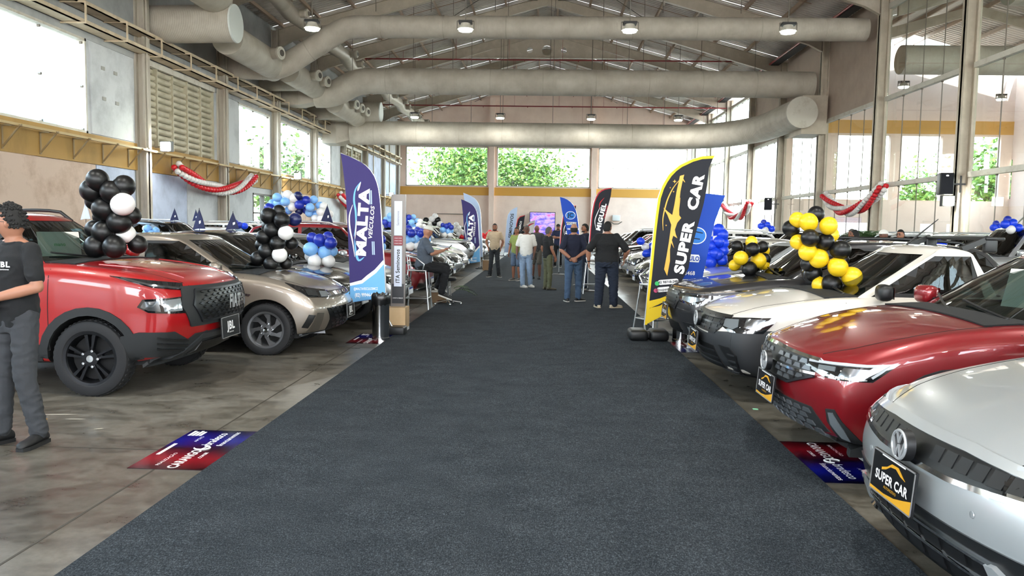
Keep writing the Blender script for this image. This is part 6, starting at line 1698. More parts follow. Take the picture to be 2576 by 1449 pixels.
FPB = mat('flag_pale_blue', '#a9bddc', .75); FRED = mat('flag_red', '#b92a35', .75); GOLD = mat('print_gold', '#e0a52a', .4); NAVY = mat('flag_navy', '#0c1430', .75)
def art_malta(t, S, sheet, fl, unit):
    sheet([(112, 965), (200, 940), (240, 905), (300, 860), (362, 790), (366, 820), (310, 885), (250, 930), (205, 965), (114, 985)], PW, 'white_band', .004, t)
    sheet([(114, 985), (205, 965), (250, 930), (310, 885), (366, 820), (378, 1062), (115, 1108)], LB, 'blue_hem', .004, t)
    sheet(curve_ribbon([(195, 222), (155, 280), (145, 360), (158, 440), (160, 540), (145, 620)], 2, 14), LB, 'swoosh', .005, t)
    sheet(curve_ribbon([(195, 225), (178, 270), (172, 290)], 2, 14), PW, 'swoosh', .007, t)
    sheet(curve_ribbon([(135, 390), (112, 470), (115, 560), (135, 660), (150, 770)], 2, 11), PW, 'swoosh', .006, t)
    sheet(curve_ribbon([(152, 640), (160, 560), (165, 500)], 2, 8), PW, 'swoosh', .006, t)
    sheet(curve_ribbon([(150, 640), (160, 740), (180, 795), (222, 770)], 2, 18), LB, 'swoosh', .005, t)
    txt(t, S, 'MALTA', 213, 522, 100, 87, PW, bold=.05, width=1.42)
    txt(t, S, 'VEÍCULOS', 276, 520, 38, 86, PW, bold=.02, shear=.2, width=1.35)
    for a in (0, 12):
        sheet([(254 + a, 284), (262 + a, 284), (266 + a, 385), (258 + a, 385)], FPB, 'print_bar', .005, t); sheet([(278 + a, 655), (286 + a, 655), (290 + a, 752), (282 + a, 752)], FPB, 'print_bar', .005, t)
    txt(t, S, '@MALTAVEICULOSMCZ', 232, 1004, 26, 2, PW, bold=.02, width=.62); txt(t, S, '(82) 99944-6665', 235, 1050, 38, 2, PW, bold=.03, width=.62)
MO = [(45, 20), (100, 38), (150, 60), (195, 82), (230, 105), (262, 138), (290, 180), (308, 225), (320, 270), (332, 350), (340, 450), (350, 600), (362, 760), (372, 900), (378, 1065), (250, 1088), (115, 1110), (110, 900), (104, 720), (100, 600), (92, 450), (85, 330), (72, 220), (60, 120)]
MP = [(384, 1200), (380, 1065), (373, 900), (363, 760), (351, 600), (341, 450), (333, 350), (321, 270), (309, 225), (291, 180), (262, 137), (230, 104), (150, 58), (45, 18)]
flag('feather_flag', 'tall purple feather flag lettered MALTA beside the chrome bin', (-3.08, 11.35, 2.69), .002016, MO, PUR, (430, 0), MP, art_malta, wave=.018, basekind='box')
flag('feather_flag', 'smaller-looking purple MALTA flag down the left row beside the man in tan', (-3.30, 30.0, 2.72), .0023, MO, PUR, (400, 0), MP, art_malta, step=.2, basekind='plate')
def art_pale(t, S, sheet, fl, unit): txt(t, S, 'SEMINOVOS', 235, 560, 90, 88, mat('print_black', '#15161c', .5), bold=.04, width=1.0)
flag('feather_flag', 'pale blue feather flag just behind the second purple flag', (-3.30, 30.75, 3.0), .0024, MO, FPB, (400, 0), MP, art_pale, step=.2, basekind='plate')
# black and gold flag, right
BO = [(75, 1270), (88, 1080), (100, 900), (110, 740), (120, 600), (132, 470), (145, 350), (165, 280), (190, 225), (220, 180), (258, 140), (300, 110), (380, 70), (450, 50), (540, 42), (520, 80), (500, 130), (490, 250), (470, 380), (440, 520), (400, 700), (380, 850), (330, 950), (270, 1040), (250, 1120), (190, 1210), (90, 1262)]
def art_super(t, S, sheet, fl, unit):
    sheet([(75, 1270), (88, 1080), (100, 900), (110, 740), (120, 600), (132, 470), (145, 350), (165, 280), (190, 225), (220, 180), (258, 140), (300, 110), (380, 70), (450, 50), (540, 42), (528, 62), (450, 68), (385, 88), (308, 126), (268, 156), (234, 193), (206, 236), (182, 286), (163, 352), (150, 470), (138, 600), (128, 740), (118, 900), (106, 1080), (94, 1270)], FYE, 'yellow_edge', .004, t, .06)
    sheet([(104, 1095), (180, 1075), (225, 1055), (266, 1042), (250, 1120), (190, 1210), (92, 1264)], FYE, 'yellow_hem', .004, t)
    sheet([(106, 1150), (170, 1120), (215, 1095), (250, 1072), (240, 1090), (180, 1128), (110, 1146)], FBK, 'black_stripe', .007, t)
    sheet([(225, 908), (202, 862), (218, 760), (232, 660), (245, 540), (215, 470), (190, 430), (185, 418), (215, 445), (250, 470), (262, 400), (275, 300), (295, 190), (312, 185), (325, 180), (312, 240), (302, 300), (296, 400), (300, 470), (315, 490), (288, 525), (272, 575), (280, 610), (292, 636), (262, 618), (252, 650), (270, 708), (248, 668), (240, 720), (242, 800)], GOLD, 'gold_car_print', .004, t, .06)
    sheet(curve_ribbon([(187, 582), (183, 500), (196, 420), (215, 350), (250, 275), (298, 212)], 2, 9), GOLD, 'gold_line', .006, t, .06)
    sheet(curve_ribbon([(305, 185), (318, 215), (332, 235)], 2, 7), GOLD, 'gold_line', .006, t, .06)
    sheet(curve_ribbon([(302, 345), (296, 420), (290, 480)], 2, 5), GOLD, 'gold_line', .006, t, .06)
    sheet([(240, 425), (245, 375), (255, 335), (258, 380), (250, 425)], FBK, 'window_print', .006, t, .06)
    for (u, v, r) in ((258, 230, 14), (228, 275, 6), (253, 303, 7), (208, 545, 7)): sheet([(u, v - r), (u + r * .25, v - r * .25), (u + r, v), (u + r * .25, v + r * .25), (u, v + r), (u - r * .25, v + r * .25), (u - r, v), (u - r * .25, v - r * .25)], GOLD, 'star', .006, t, .06)
    txt(t, S, 'SUPER', 343, 705, 98, 80, PW, bold=.05, width=1.28); txt(t, S, 'CAR', 412, 308, 98, 80, PW, bold=.05, width=1.22)
    def pill(u0, v0, u1, v1, h):
        n = 6; pts = []
        for k in range(n + 1): a = pi / 2 + pi * k / n; pts.append((u0 + h * cos(a), v0 + h * sin(a)))
        for k in range(n + 1): a = -pi / 2 + pi * k / n; pts.append((u1 + h * cos(a), v1 + h * sin(a)))
        return pts
    sheet(pill(178, 958, 292, 946, 18), PW, 'pill', .005, t, .05); sheet(pill(172, 1012, 280, 998, 18), PW, 'pill', .005, t, .05)
    TB = mat('print_black', '#15161c', .5)
    txt(t, S, '82 98718-2486', 238, 952, 26, 5, TB, .012, .02, width=.9); txt(t, S, '@supercarmcz', 226, 1006, 27, 6, TB, .012, .01, width=.95)
    sheet([(155 + 16 * cos(a), 966 + 16 * sin(a)) for a in [2 * pi * k / 14 for k in range(14)]], mat('print_green', '#2fae5a', .5), 'phone_dot', .012, t, .05)
    sheet([(148 + 15 * cos(a), 1018 + 15 * sin(a)) for a in [2 * pi * k / 14 for k in range(14)]], mat('print_pink', '#c3426e', .5), 'pink_dot', .012, t, .05)
flag('feather_flag', 'tall black and gold feather flag lettered SUPER CAR with a yellow edge', (1.352, 11.3, 2.765), .002, BO, FBK, (100, 0), [(80, 1320), (75, 1270), (88, 1080), (100, 900), (120, 600), (132, 470), (145, 350), (165, 280), (220, 180), (300, 110), (380, 70), (450, 50), (540, 42)], art_super, wave=.02)
def art_blue(t, S, sheet, fl, unit):
    for k, r in ((PW, 1), (FLB, .9)):
        sheet([(435 + 72 * r * cos(a), 612 + 62 * r * sin(a)) for a in [2 * pi * q / 24 for q in range(24)]], mat('flag_mid_blue', '#2a78cf', .7) if k is FLB else k, 'oval_print', .004 if r == 1 else .007, t, .05)
    sheet([(430, 580), (480, 590), (480, 597), (430, 588)], NAVY, 'print_bar', .01, t, .05); sheet([(415, 628), (460, 634), (460, 641), (415, 636)], NAVY, 'print_bar', .01, t, .05)
    sheet([(330, 745), (455, 750), (468, 775), (455, 805), (330, 800)], PW, 'pill', .004, t, .05)
    txt(t, S, 'VEÍCULOS', 393, 777, 46, -3, FLB, .008, .03, width=.75); txt(t, S, '3468', 395, 885, 40, 0, PW, .006, .02, width=.9)
flag('feather_flag', 'royal blue feather flag tucked behind the black and gold flag', (1.42, 12.0, 2.83), .002122, [(470, 310), (540, 312), (628, 322), (606, 380), (590, 430), (568, 500), (550, 580), (535, 660), (520, 740), (505, 820), (490, 900), (485, 925), (340, 930), (330, 800), (345, 640), (360, 500), (385, 400), (420, 340)], FLB, (345, 0), [(340, 1000), (340, 930), (330, 800), (345, 640), (360, 500), (385, 400), (420, 340), (470, 310)], art_blue, wave=.02, basekind='plate')
# farther flags
def art_blue2(t, S, sheet, fl, unit):
    for k, r in ((PW, 1), (mat('flag_mid_blue'), .88)): sheet([(1428 + 40 * r * cos(a), 617 + 32 * r * sin(a)) for a in [2 * pi * q / 20 for q in range(20)]], k, 'oval_print', .004 if r == 1 else .008, t, .1)
    txt(t, S, 'JC', 1428, 617, 45, 0, NAVY, .012, .02); sheet([(1395, 668), (1476, 670), (1478, 692), (1400, 692)], PW, 'pill', .004, t, .1); txt(t, S, 'VEÍCULOS', 1437, 681, 22, -2, NAVY, .01, .02, width=.85); txt(t, S, '98838-3468', 1450, 725, 18, 0, PW, .006, .02)
flag('feather_flag', 'royal blue feather flag with white oval behind the balding man', (-1.57 + 1.6 * 0 - 2.8, 22.0, 4.2), .00359, [(1342, 475), (1375, 484), (1400, 495), (1428, 515), (1450, 540), (1468, 575), (1480, 620), (1490, 680), (1497, 740), (1510, 860), (1512, 960), (1440, 975), (1425, 860), (1400, 740), (1385, 680), (1370, 620), (1360, 580), (1350, 520)], FLB, (1522, 0), [(1516, 1000), (1512, 960), (1510, 860), (1497, 740), (1490, 680), (1480, 620), (1468, 575), (1450, 540), (1428, 515), (1400, 495), (1342, 474)], art_blue2, step=.15, basekind='plate')
def art_mig(t, S, sheet, fl, unit):
    E_ = [(1575, 900), (1582, 760), (1590, 650), (1605, 550), (1620, 505), (1640, 470), (1662, 450), (1690, 438), (1743, 430)]
    sheet(E_ + [(1738, 437), (1692, 446), (1667, 458), (1647, 476), (1628, 510), (1614, 552), (1599, 652), (1591, 760), (1584, 900)], FRED, 'red_edge', .004, t, .12)
    txt(t, S, 'MIGUEL', 1668, 660, 46, 78, PW, .006, .05, width=1.25); txt(t, S, 'VEÍCULOS', 1702, 620, 17, 78, FRED, .006, .02, width=1.3)
    sheet(curve_ribbon([(1632, 760), (1618, 690), (1640, 620), (1660, 580)], 1, 6), PW, 'swoosh', .005, t, .1); sheet(curve_ribbon([(1650, 600), (1655, 550), (1688, 508)], 1, 7), FRED, 'swoosh', .005, t, .1)
MG = [(1575, 900), (1582, 760), (1590, 650), (1605, 550), (1620, 505), (1640, 470), (1662, 450), (1690, 438), (1743, 430), (1738, 490), (1722, 560), (1700, 640), (1690, 720), (1680, 800), (1672, 890)]
flag('feather_flag', 'black feather flag with red edge lettered MIGUEL above the large man', (-3.97, 20.0, 4.07), .003265, MG, FBK, (1574, 0), MG[:9], art_mig, step=.15, basekind='plate')
flag('feather_flag', 'second red-edged black flag lettered MIGUEL, half hidden and farther away', (-4.55, 27.0, 3.81), .00325, MG, FBK, (1574, 0), MG[:9], art_mig, step=.2, basekind='plate')
SG_ = [(908, 925), (915, 885), (920, 760), (926, 680), (935, 630), (955, 597), (980, 580), (1008, 568), (1004, 640), (998, 720), (992, 800), (986, 890), (984, 925)]
def art_sem(t, S, sheet, fl, unit): txt(t, S, 'SEMINOVOS', 962, 715, 34, 85, mat('print_black', '#15161c', .5), .006, .02, width=1.0); txt(t, S, 'do', 954, 852, 40, 85, mat('print_black'), .006, .02)
flag('feather_flag', 'pale flag lettered SEMINOVOS beyond the man in tan', (-8.74, 44.0, 6.87), .00719, SG_, FPB, (904, 0), SG_[:8], art_sem, step=.25, basekind='plate')
CG_ = [(989, 895), (990, 880), (996, 760), (1002, 700), (1012, 660), (1030, 640), (1070, 628), (1062, 690), (1050, 760), (1044, 850), (1042, 895)]
def art_cal(t, S, sheet, fl, unit):
    sheet([(989, 895), (990, 880), (996, 760), (1002, 700), (1012, 660), (1030, 640), (1070, 628), (1066, 634), (1032, 646), (1018, 664), (1008, 702), (1001, 762), (995, 880), (994, 895)], FRED, 'red_edge', .004, t, .2)
    txt(t, S, 'CALHEIROS', 1030, 735, 22, 80, PW, .006, .02, width=1.0)
flag('feather_flag', 'black flag with red edge lettered CALHEIROS beside the pale SEMINOVOS flag', (-9.73, 49.0, 7.46), .008, CG_, FBK, (981, 0), CG_[:7], art_cal, step=.25, basekind='plate')
flag('feather_flag', 'small white and red flag at the end of the left row by the screen', (-10.7, 54.0, 8.04), .0088, [(1078, 880), (1075, 760), (1085, 705), (1110, 680), (1150, 668), (1146, 720), (1135, 790), (1125, 880)], mat('flag_white', '#d9d4d2', .7), (1076, 0), [(1078, 880), (1075, 760), (1085, 705), (1110, 680), (1150, 668)], lambda t, S, sheet, fl, unit: sheet(curve_ribbon([(1085, 760), (1100, 710), (1145, 690)], 2, 12), FRED, 'swoosh', .004, t, .2), step=.3, basekind='plate')
# small pennants on the car roofs
def pennant(x, y, z, white, label, s=1.0):
    t = thing('car_pennant', label, 'pennant', (x, y, z), random.Random(int(x * 100)).uniform(-.5, .5), 'little pennants on the left cars')
    MB().tube([(0, 0, -.05), (0, 0, .34 * s)], .005, 6).build('stick', M['blk'], t)
    m = mat('pennant_white', '#c9d0e0', .7) if white else mat('pennant_navy', '#161c46', .7)
    MB().prism([(0, .33 * s), (-.13 * s, .0), (-.02, .02), (.10 * s, .02), (.05 * s, .18 * s)], lambda a, b, q: (a, q + .02 * sin(a * 20), b), -.003, .003).build('pennant_cloth', m, t)
    if not white: MB().prism([(-.05, .12 * s), (.03, .15 * s), (.03, .11 * s), (-.06, .06 * s)], lambda a, b, q: (a, q, b), -.006, -.0035).build('pennant_print', PW, t)
for i, (x, y, z, w, s, lb) in enumerate([(-5.35, 11.9, 1.49, 0, 1.0, 'navy pennant on the roof of the black car behind the grey-beige hatchback'), (-5.0, 12.35, 1.49, 0, .9, 'second navy pennant on the same black car roof'), (-8.6, 14.3, 1.62, 1, 1.0, 'white pennant on a back-row car behind the black balloon tower'),
        (-9.6, 19.9, 1.64, 0, 1.0, 'navy pennant on the back-row black SUV'), (-8.9, 19.6, 1.64, 0, .9, 'farther navy pennant on the same back-row SUV'), (-9.1, 25.3, 1.64, 0, 1.0, 'navy pennant on the back-row white SUV'), (-9.0, 31.2, 1.64, 0, 1.0, 'navy pennant far back on a silver SUV'), (-4.6, 16.4, 1.63, 0, 1.2, 'navy and white pennant on the wine red SUV')]):
    pennant(x, y, z, w, lb, s)

# ================================================================== BALLOONS
def balloon_mesh():
    mb = MB(); prof = []
    for i in range(15):
        a = pi * i / 14; r = sin(a); h = -cos(a); 
        if h < 0: r *= (1 - .10 * h * h); h *= 1.08
        prof.append((max(r, .0005), h))
    mb.lathe(prof, 20); mb.lathe([(.02, -1.08), (.07, -1.14), (.0005, -1.16)], 8)
    return mb.mesh('balloon', mat('balloon_black', '#0b0b0c', .38, spec=.4), 50)
BM = balloon_mesh()
BC = dict(k=mat('balloon_black'), w=mat('balloon_white', '#dfdddb', .35), b=mat('balloon_royal_blue', '#1c2f9e', .35), n=mat('balloon_navy', '#141c50', .35), l=mat('balloon_sky_blue', '#7fb3ea', .35), y=mat('balloon_yellow', '#e3bd1c', .35), r=mat('balloon_red', '#cf1d28', .35), e=mat('balloon_bright_blue', '#1440d8', .35))
DROP = []
def balloons(label, loc, items, group=None, name='balloon_cluster', drop=True):
    t = thing(name, label, 'balloons', loc, 0, group); rd = random.Random(len(items))
    if drop: DROP.append((t, min(items, key=lambda q: q[2] - q[3])))
    c = Vector((0, 0, 0)); 
    for x, y, z, r, _ in items: c += Vector((x, y, z)) / len(items)
    for x, y, z, r, col in items:
        o = link('balloon', BM, t, (x, y, z)); o.scale = (r, r, r * 1.02)
        d = Vector((x, y, z)) - c; d = d if d.length > .01 else Vector((0, 0, 1))
        o.rotation_euler = d.to_track_quat('Z', 'Y').to_euler()
        o.material_slots[0].link = 'OBJECT'; o.material_slots[0].material = BC[col]
    return t
def image_items(lst, sc, u0, v0, Y, depth, base):
    """positions and radii in enlarged image pixels -> metres; depth spread gives body to the bunch"""
    k = Y / 1950 / sc; out = []
    for i, (u, v, r, c) in enumerate(lst):
        d = (-.09 if r > .85 * max(q[2] for q in lst) else .06) * depth; out.append(((u - u0) * k, d + (.03 if i % 2 else -.03) * depth, (v0 - v) * k + base, max(r, .78 * max(q[2] for q in lst)) * k, c))
    return out
T1 = [(448, 100, 55, 'k'), (398, 153, 58, 'k'), (517, 158, 55, 'k'), (565, 128, 56, 'k'), (385, 205, 40, 'k'), (463, 245, 62, 'k'), (575, 220, 58, 'w'), (405, 285, 45, 'k'), (575, 275, 35, 'k'), (537, 310, 60, 'k'), (380, 350, 48, 'k'), (453, 363, 57, 'k'), (545, 370, 45, 'w'), (412, 437, 58, 'k'), (527, 437, 57, 'k'), (590, 425, 45, 'k')]
balloons('tower of black balloons with two white ones on the red pickup bonnet', (-4.28, 7.55, 1.22), image_items(T1, 2.0125, 480, 495, 7.55, 1, .02), drop=False)
T2 = [(410, 265, 50, 'k'), (342, 305, 68, 'k'), (468, 338, 66, 'k'), (535, 330, 50, 'n'), (320, 390, 40, 'k'), (372, 423, 69, 'k'), (500, 443, 62, 'w'), (300, 480, 62, 'k'), (430, 532, 65, 'k'), (505, 530, 45, 'k'), (260, 550, 45, 'k'), (323, 600, 70, 'k'), (447, 625, 63, 'w'), (250, 660, 62, 'k'), (370, 700, 60, 'k'), (455, 700, 48, 'k')]
balloons('tower of black balloons with two white ones on the grey-beige hatchback bonnet', (-3.55, 10.1, .97), image_items(T2, 3.294, 370, 760, 10.1, 1, .02), drop=False)
T3 = [(690, 405, 45, 'b'), (768, 422, 52, 'b'), (865, 442, 50, 'b'), (810, 395, 40, 'b'), (700, 495, 57, 'l'), (805, 520, 53, 'l'), (855, 510, 35, 'l'), (665, 555, 48, 'w'), (733, 592, 53, 'w'), (838, 590, 53, 'w')]
bq = lambda Y: image_items(T3, 3.294 * 1.0, 765, 645, Y, 1.1, .0)
balloons('blue, sky blue and white bouquet on the black car left of the purple flag', (-3.50, 12.1, .98), bq(12.5), 'blue and white bonnet bouquets')
for x, y, z, lb in ((-3.2, 14.4, .98, 'blue bouquet half hidden by the purple flag'), (-3.05, 16.9, 1.1, 'blue and white bouquet right behind the totem sign'), (-3.2, 20.2, .98, 'blue and white bouquet behind the seated man'), (-3.6, 23.0, 1.0, 'blue and white bouquet just past the seated man'), (-3.6, 28.8, 1.25, 'blue and white bouquet on the tall silver pickup')):
    balloons(lb, (x, y, z), bq(12.5), 'blue and white bonnet bouquets')
T4 = [(450, 215, 38, 'b'), (515, 240, 40, 'b'), (455, 175, 33, 'l'), (455, 255, 33, 'b'), (520, 130, 38, 'l'), (515, 180, 38, 'l'), (585, 165, 38, 'l'), (580, 235, 35, 'l'), (550, 280, 35, 'b'), (600, 110, 42, 'w'), (662, 135, 38, 'w'), (640, 205, 40, 'w'), (695, 115, 37, 'n'), (752, 150, 38, 'b'), (705, 188, 40, 'b'), (735, 230, 35, 'b'), (680, 240, 33, 'n'), (798, 140, 34, 'l'), (795, 208, 37, 'l'), (850, 190, 35, 'l'), (765, 255, 33, 'l'), (820, 262, 35, 'l'), (890, 195, 34, 'w'), (880, 245, 38, 'w'), (935, 260, 35, 'w'), (885, 305, 38, 'w'), (820, 300, 35, 'w')]
balloons('long arched garland of blue, sky blue and white balloons over the near left cars', (-5.45, 17.2, 1.72), image_items(T4, 3.294, 690, 320, 17.2, 1.2, .0), name='balloon_garland')
balloons('long arched blue and white balloon garland farther down, left of the second purple flag', (-4.7, 26.1, 1.75), image_items(T4, 3.294, 690, 320, 17.2, 1.2, .0), name='balloon_garland')
T5 = [(60, 20, 20, 'l'), (45, 45, 20, 'l'), (80, 45, 20, 'l'), (62, 70, 20, 'l'), (30, 20, 16, 'w'), (95, 30, 18, 'l')]
balloons('small sky blue bunch above the back-row cars beside the first column', (-8.9, 17.3, 1.75), image_items(T5, 2.0, 62, 80, 17.3, 1, 0))
for x, y, lb in ((-8.2, 14.4, 'royal blue bunch on a back-row car behind the hatchback'), (-8.7, 19.9, 'royal blue bunch on the next back-row car'), (-9.1, 22.7, 'royal blue bunch on the third back-row car')):
    balloons(lb, (x, y, 1.5), [(-.12, 0, .05, .1, 'b'), (.1, 0, .07, .1, 'b'), (0, -.08, .14, .1, 'b'), (.24, .04, .05, .1, 'e'), (.0, .1, .04, .1, 'l')])
for x, y, z, cs, lb in ((-6.3, 33.0, 1.75, 'rwkrwr', 'red, white and black bunch far down the left row'), (-3.9, 37.2, 1.5, 'rrwrrw', 'red and white bunch beside the man in tan'), (-4.4, 37.2, 2.0, 'wwwwww', 'white bunch right of the second purple flag'), (-3.2, 43.3, 1.4, 'rwrrwr', 'far red and white bunch near the SEMINOVOS flag'), (-4.7, 32, 1.4, 'wkwkwk', 'black and white bunch behind the second purple flag')):
    balloons(lb, (x, y, z), [(.0, 0, .0, .13, cs[0]), (.2, 0, .02, .13, cs[1]), (.1, -.06, .17, .13, cs[2]), (.33, .02, .14, .13, cs[3]), (.42, 0, -.02, .13, cs[4]), (-.16, 0, .12, .13, cs[5]), (.22, 0, .3, .12, cs[0])])
# right: bright blue and white pile
rd = random.Random(21); it = []
for k in range(30):
    a = k / 29; x = -.1 + 1.3 * a + rd.uniform(-.06, .06); z = .12 + rd.choice((0, .16, .32)) + .12 * a + rd.uniform(-.03, .03); it.append((x, rd.uniform(-.15, .15), z, .095, 'w' if k % 4 == 1 else 'e'))
balloons('pile of bright blue and white balloons on a bonnet behind the large man', (1.95 + .5, 18.6, .95), it, name='balloon_garland')
it = []
for k in range(26):
    a = k / 25; it.append((.0 + rd.uniform(-.14, .14), rd.uniform(-.12, .12), .10 + .62 * a + rd.uniform(-.03, .03), .105, 'w' if k % 5 == 2 and k > 8 else 'e'))
balloons('column of bright blue balloons seen past the right edge of the blue flag', (3.15, 14.3, .95), it, name='balloon_garland')
it = []
for k in range(14): it.append((rd.uniform(-.2, .2), rd.uniform(-.12, .12), .1 + .4 * k / 13, .1, 'w' if k % 4 == 2 else 'e'))
balloons('blue and white bunch on the champagne car left of the black and gold flag', (2.75, 16.3, 1.0), it)
for x, y, lb in ((5.9, 21.0, 'small blue bunch above the cars below the right column'), (8.7, 23.0, 'blue and white bunch right of the yellow garland'), (8.5, 17.0, 'single blue bunch beside the man in glasses'), (9.7, 16.6, 'blue bunch standing on a back-row roof, right of the men'), (11.4, 20.0, 'blue bunch near the right glass wall by the stairs')):
    balloons(lb, (x, y, 1.66), [(-.1, 0, .03, .09, 'e'), (.06, 0, .06, .09, 'e'), (0, -.05, -.08, .09, 'w'), (.18, 0, -.04, .09, 'e'), (-.02, .05, .13, .08, 'b')])
T6 = [(780, 285, 60, 'k'), (705, 265, 45, 'k'), (810, 225, 50, 'y'), (870, 290, 50, 'y'), (905, 265, 45, 'k'), (935, 300, 45, 'y'), (685, 360, 62, 'y'), (850, 380, 66, 'y'), (930, 370, 45, 'k'), (690, 430, 45, 'y'), (760, 450, 65, 'k'), (860, 440, 50, 'k'), (920, 415, 40, 'y')]
balloons('round bunch of yellow and black balloons on the graphite SUV bonnet', (2.74, 10.35, 1.03), image_items(T6, 3.45, 800, 510, 10.35, 1.6, 0), drop=False)
T7 = [(1125, -5, 70, 'k'), (1040, 65, 78, 'y'), (970, 45, 45, 'y'), (935, 120, 72, 'k'), (1190, 92, 74, 'y'), (1280, 170, 66, 'y'), (1042, 198, 75, 'k'), (1185, 230, 76, 'k'), (985, 235, 40, 'y'), (1045, 318, 75, 'y'), (1300, 295, 82, 'k'), (1140, 370, 82, 'y'), (1285, 440, 82, 'y'), (1375, 385, 65, 'k'), (1080, 420, 45, 'k'), (1148, 505, 72, 'k'), (1405, 520, 85, 'y'), (1255, 585, 80, 'k'), (1185, 600, 50, 'y')]
balloons('tall curved garland of yellow and black balloons on the small white pickup', (2.90, 7.95, .99), image_items(T7, 3.45, 1255, 655, 7.95, 1, .02), name='balloon_garland', drop=False)
balloons('yellow and black bunch on the silver hatchback at the right edge', (2.72, 3.85, 1.0), [(-.16, 0, .07, .1, 'y'), (.0, 0, .15, .1, 'k'), (.1, -.05, .02, .1, 'y'), (.15, .05, .2, .1, 'y'), (.05, .1, .05, .1, 'k')])
# red and white wall garlands
def wall_garland(label, p0, pm, p1, rb=.085):
    p0, pm, p1 = Vector(p0), Vector(pm), Vector(p1); c = pm * 2 - (p0 + p1) / 2; it = []; n = int(((p0 - pm).length + (p1 - pm).length) / (rb * 1.95))
    for k in range(n + 1):
        t = k / n; q = p0.lerp(c, t).lerp(c.lerp(p1, t), t); d = (c.lerp(p1, t) - p0.lerp(c, t)).normalized(); a = d.cross(Vector((1, 0, 0))).normalized(); b = Vector((1, 0, 0))
        for j in range(4):
            ph = 2 * pi * j / 4 + k * .2; v = q - p0 + (a * cos(ph) + b * sin(ph)) * rb * 1.36; it.append((v.x, v.y, v.z, rb, 'r' if (j + (k // 5) * 0) % 2 else 'w'))
    return balloons(label, tuple(p0), it, name='balloon_garland', drop=False)
wall_garland('red and white balloon garland swagged on the left wall below the louvers', (-12.15, 25.5, 3.42), (-12.15, 28.9, 2.86), (-12.15, 32.2, 3.5), .1)
wall_garland('red and white balloon garland on the left wall hidden behind the purple flag', (-12.15, 46.2, 3.4), (-12.15, 49.0, 2.8), (-12.15, 52.0, 3.4), .11)
wall_garland('red and white balloon garland swagged on the right glass wall, nearer one', (12.2, 34.4, 3.2), (12.2, 31.6, 2.5), (12.2, 28.7, 3.3), .1)
wall_garland('red and white balloon garland swagged on the right glass wall, farther one', (12.2, 53.5, 3.4), (12.2, 50.0, 2.5), (12.2, 46.8, 3.3), .11)

# ================================================================== FURNITURE AND SMALL THINGS
def barstool(label, x, y, rz):
    t = thing('bar_stool', label, 'stool', (x, y, 0), rz, 'aluminium bar stools by the carpet'); W_ = .20
    MB().add(*rbox((-.2, -.19, .74), (.2, .19, .765), .012)).build('seat', M['alum'], t, smooth=40)
    for sx in (-1, 1):
        for sy in (-1, 1): MB().tube([(sx * .25, sy * .24, 0), (sx * .18, sy * .17, .75)], .014, 10).build('leg', M['alum'], t, smooth=60)
    mb = MB(); q = .235; mb.tube([(-q, -.22, .22), (q, -.22, .22), (q, .22, .22), (-q, .22, .22), (-q, -.22, .22)], .012, 8); mb.build('foot_ring', M['alum'], t, smooth=60)
    mb = MB(); mb.tube([(-.2, -.12, .76), (-.24, -.15, .88), (-.23, 0, 1.0), (-.12, .20, 1.03), (.12, .20, 1.03), (.23, 0, 1.0), (.24, -.15, .88), (.2, -.12, .76)], .013, 8); mb.tube([(-.12, .17, .76), (-.12, .2, 1.03)], .011, 8); mb.tube([(.12, .17, .76), (.12, .2, 1.03)], .011, 8)
    for z in (.85, .94): mb.tube([(-.12, .185, z), (.12, .185, z)], .011, 8)
    mb.build('backrest', M['alum'], t, smooth=60); return t
barstool('aluminium bar stool the man in grey sits on', -2.42, 15.0, R_(90))
barstool('aluminium bar stool standing behind the black and gold flag', 1.78, 12.15, R_(-60))
barstool('aluminium bar stool half hidden beyond the large man', 1.25, 19.4, R_(-90))
barstool('aluminium bar stool behind the seated man', -2.35, 17.6, R_(90))
# star-foot stool base
t = thing('office_stool', 'low swivel stool base beside the seated man', 'stool', (-1.95, 15.9, 0)); mb = MB()
for k in range(5): a = 2 * pi * k / 5; mb.tube([(0, 0, .09), (.28 * cos(a), .28 * sin(a), .05)], .015, 6); mb.ball((.28 * cos(a), .28 * sin(a), .025), .025, 8, 6)
mb.build('star_foot', M['chrome'], t, smooth=50); MB().tube([(0, 0, .06), (0, 0, .5)], .02, 10).build('column', M['chrome'], t, smooth=50); MB().lathe([(0, .5), (.17, .5), (.18, .54), (.16, .57), (0, .58)], 20).build('seat', M['blk'], t, smooth=40)
# chrome bin
def bin_(label, x, y):
    t = thing('waste_bin', label, 'bin', (x, y, 0)); MB().lathe([(0, 0), (.125, 0), (.125, .04), (.12, .045), (.12, .60), (.125, .61), (.125, .635), (.115, .635), (.11, .2), (0, .2)], 32).build('canister', mat('mirror_steel', '#c0c2c4', .14, 1.0), t, smooth=40)
    rd = random.Random(5); mb = MB(); n = 28
    rings = [(.128, .50), (.132, .56), (.134, .62), (.122, .655), (.10, .63), (.09, .5)]; vs = []
    for i, (r, h) in enumerate(rings):
        for j in range(n): vs.append((r * (1 + rd.uniform(-.03, .03)) * cos(2 * pi * j / n), r * (1 + rd.uniform(-.03, .03)) * sin(2 * pi * j / n), h + rd.uniform(-.02, .02)))
    mb.add(vs, [(i * n + j, i * n + (j + 1) % n, (i + 1) * n + (j + 1) % n, (i + 1) * n + j) for i in range(len(rings) - 1) for j in range(n)]); mb.build('bin_bag', mat('black_bag', '#0d0d0e', .25), t, smooth=50)
    return t
bin_('mirror-steel waste bin with black bag beside the purple flag', -2.26, 10.75)
bin_('mirror-steel waste bin half hidden under the graphite SUV front', 2.02, 11.25)
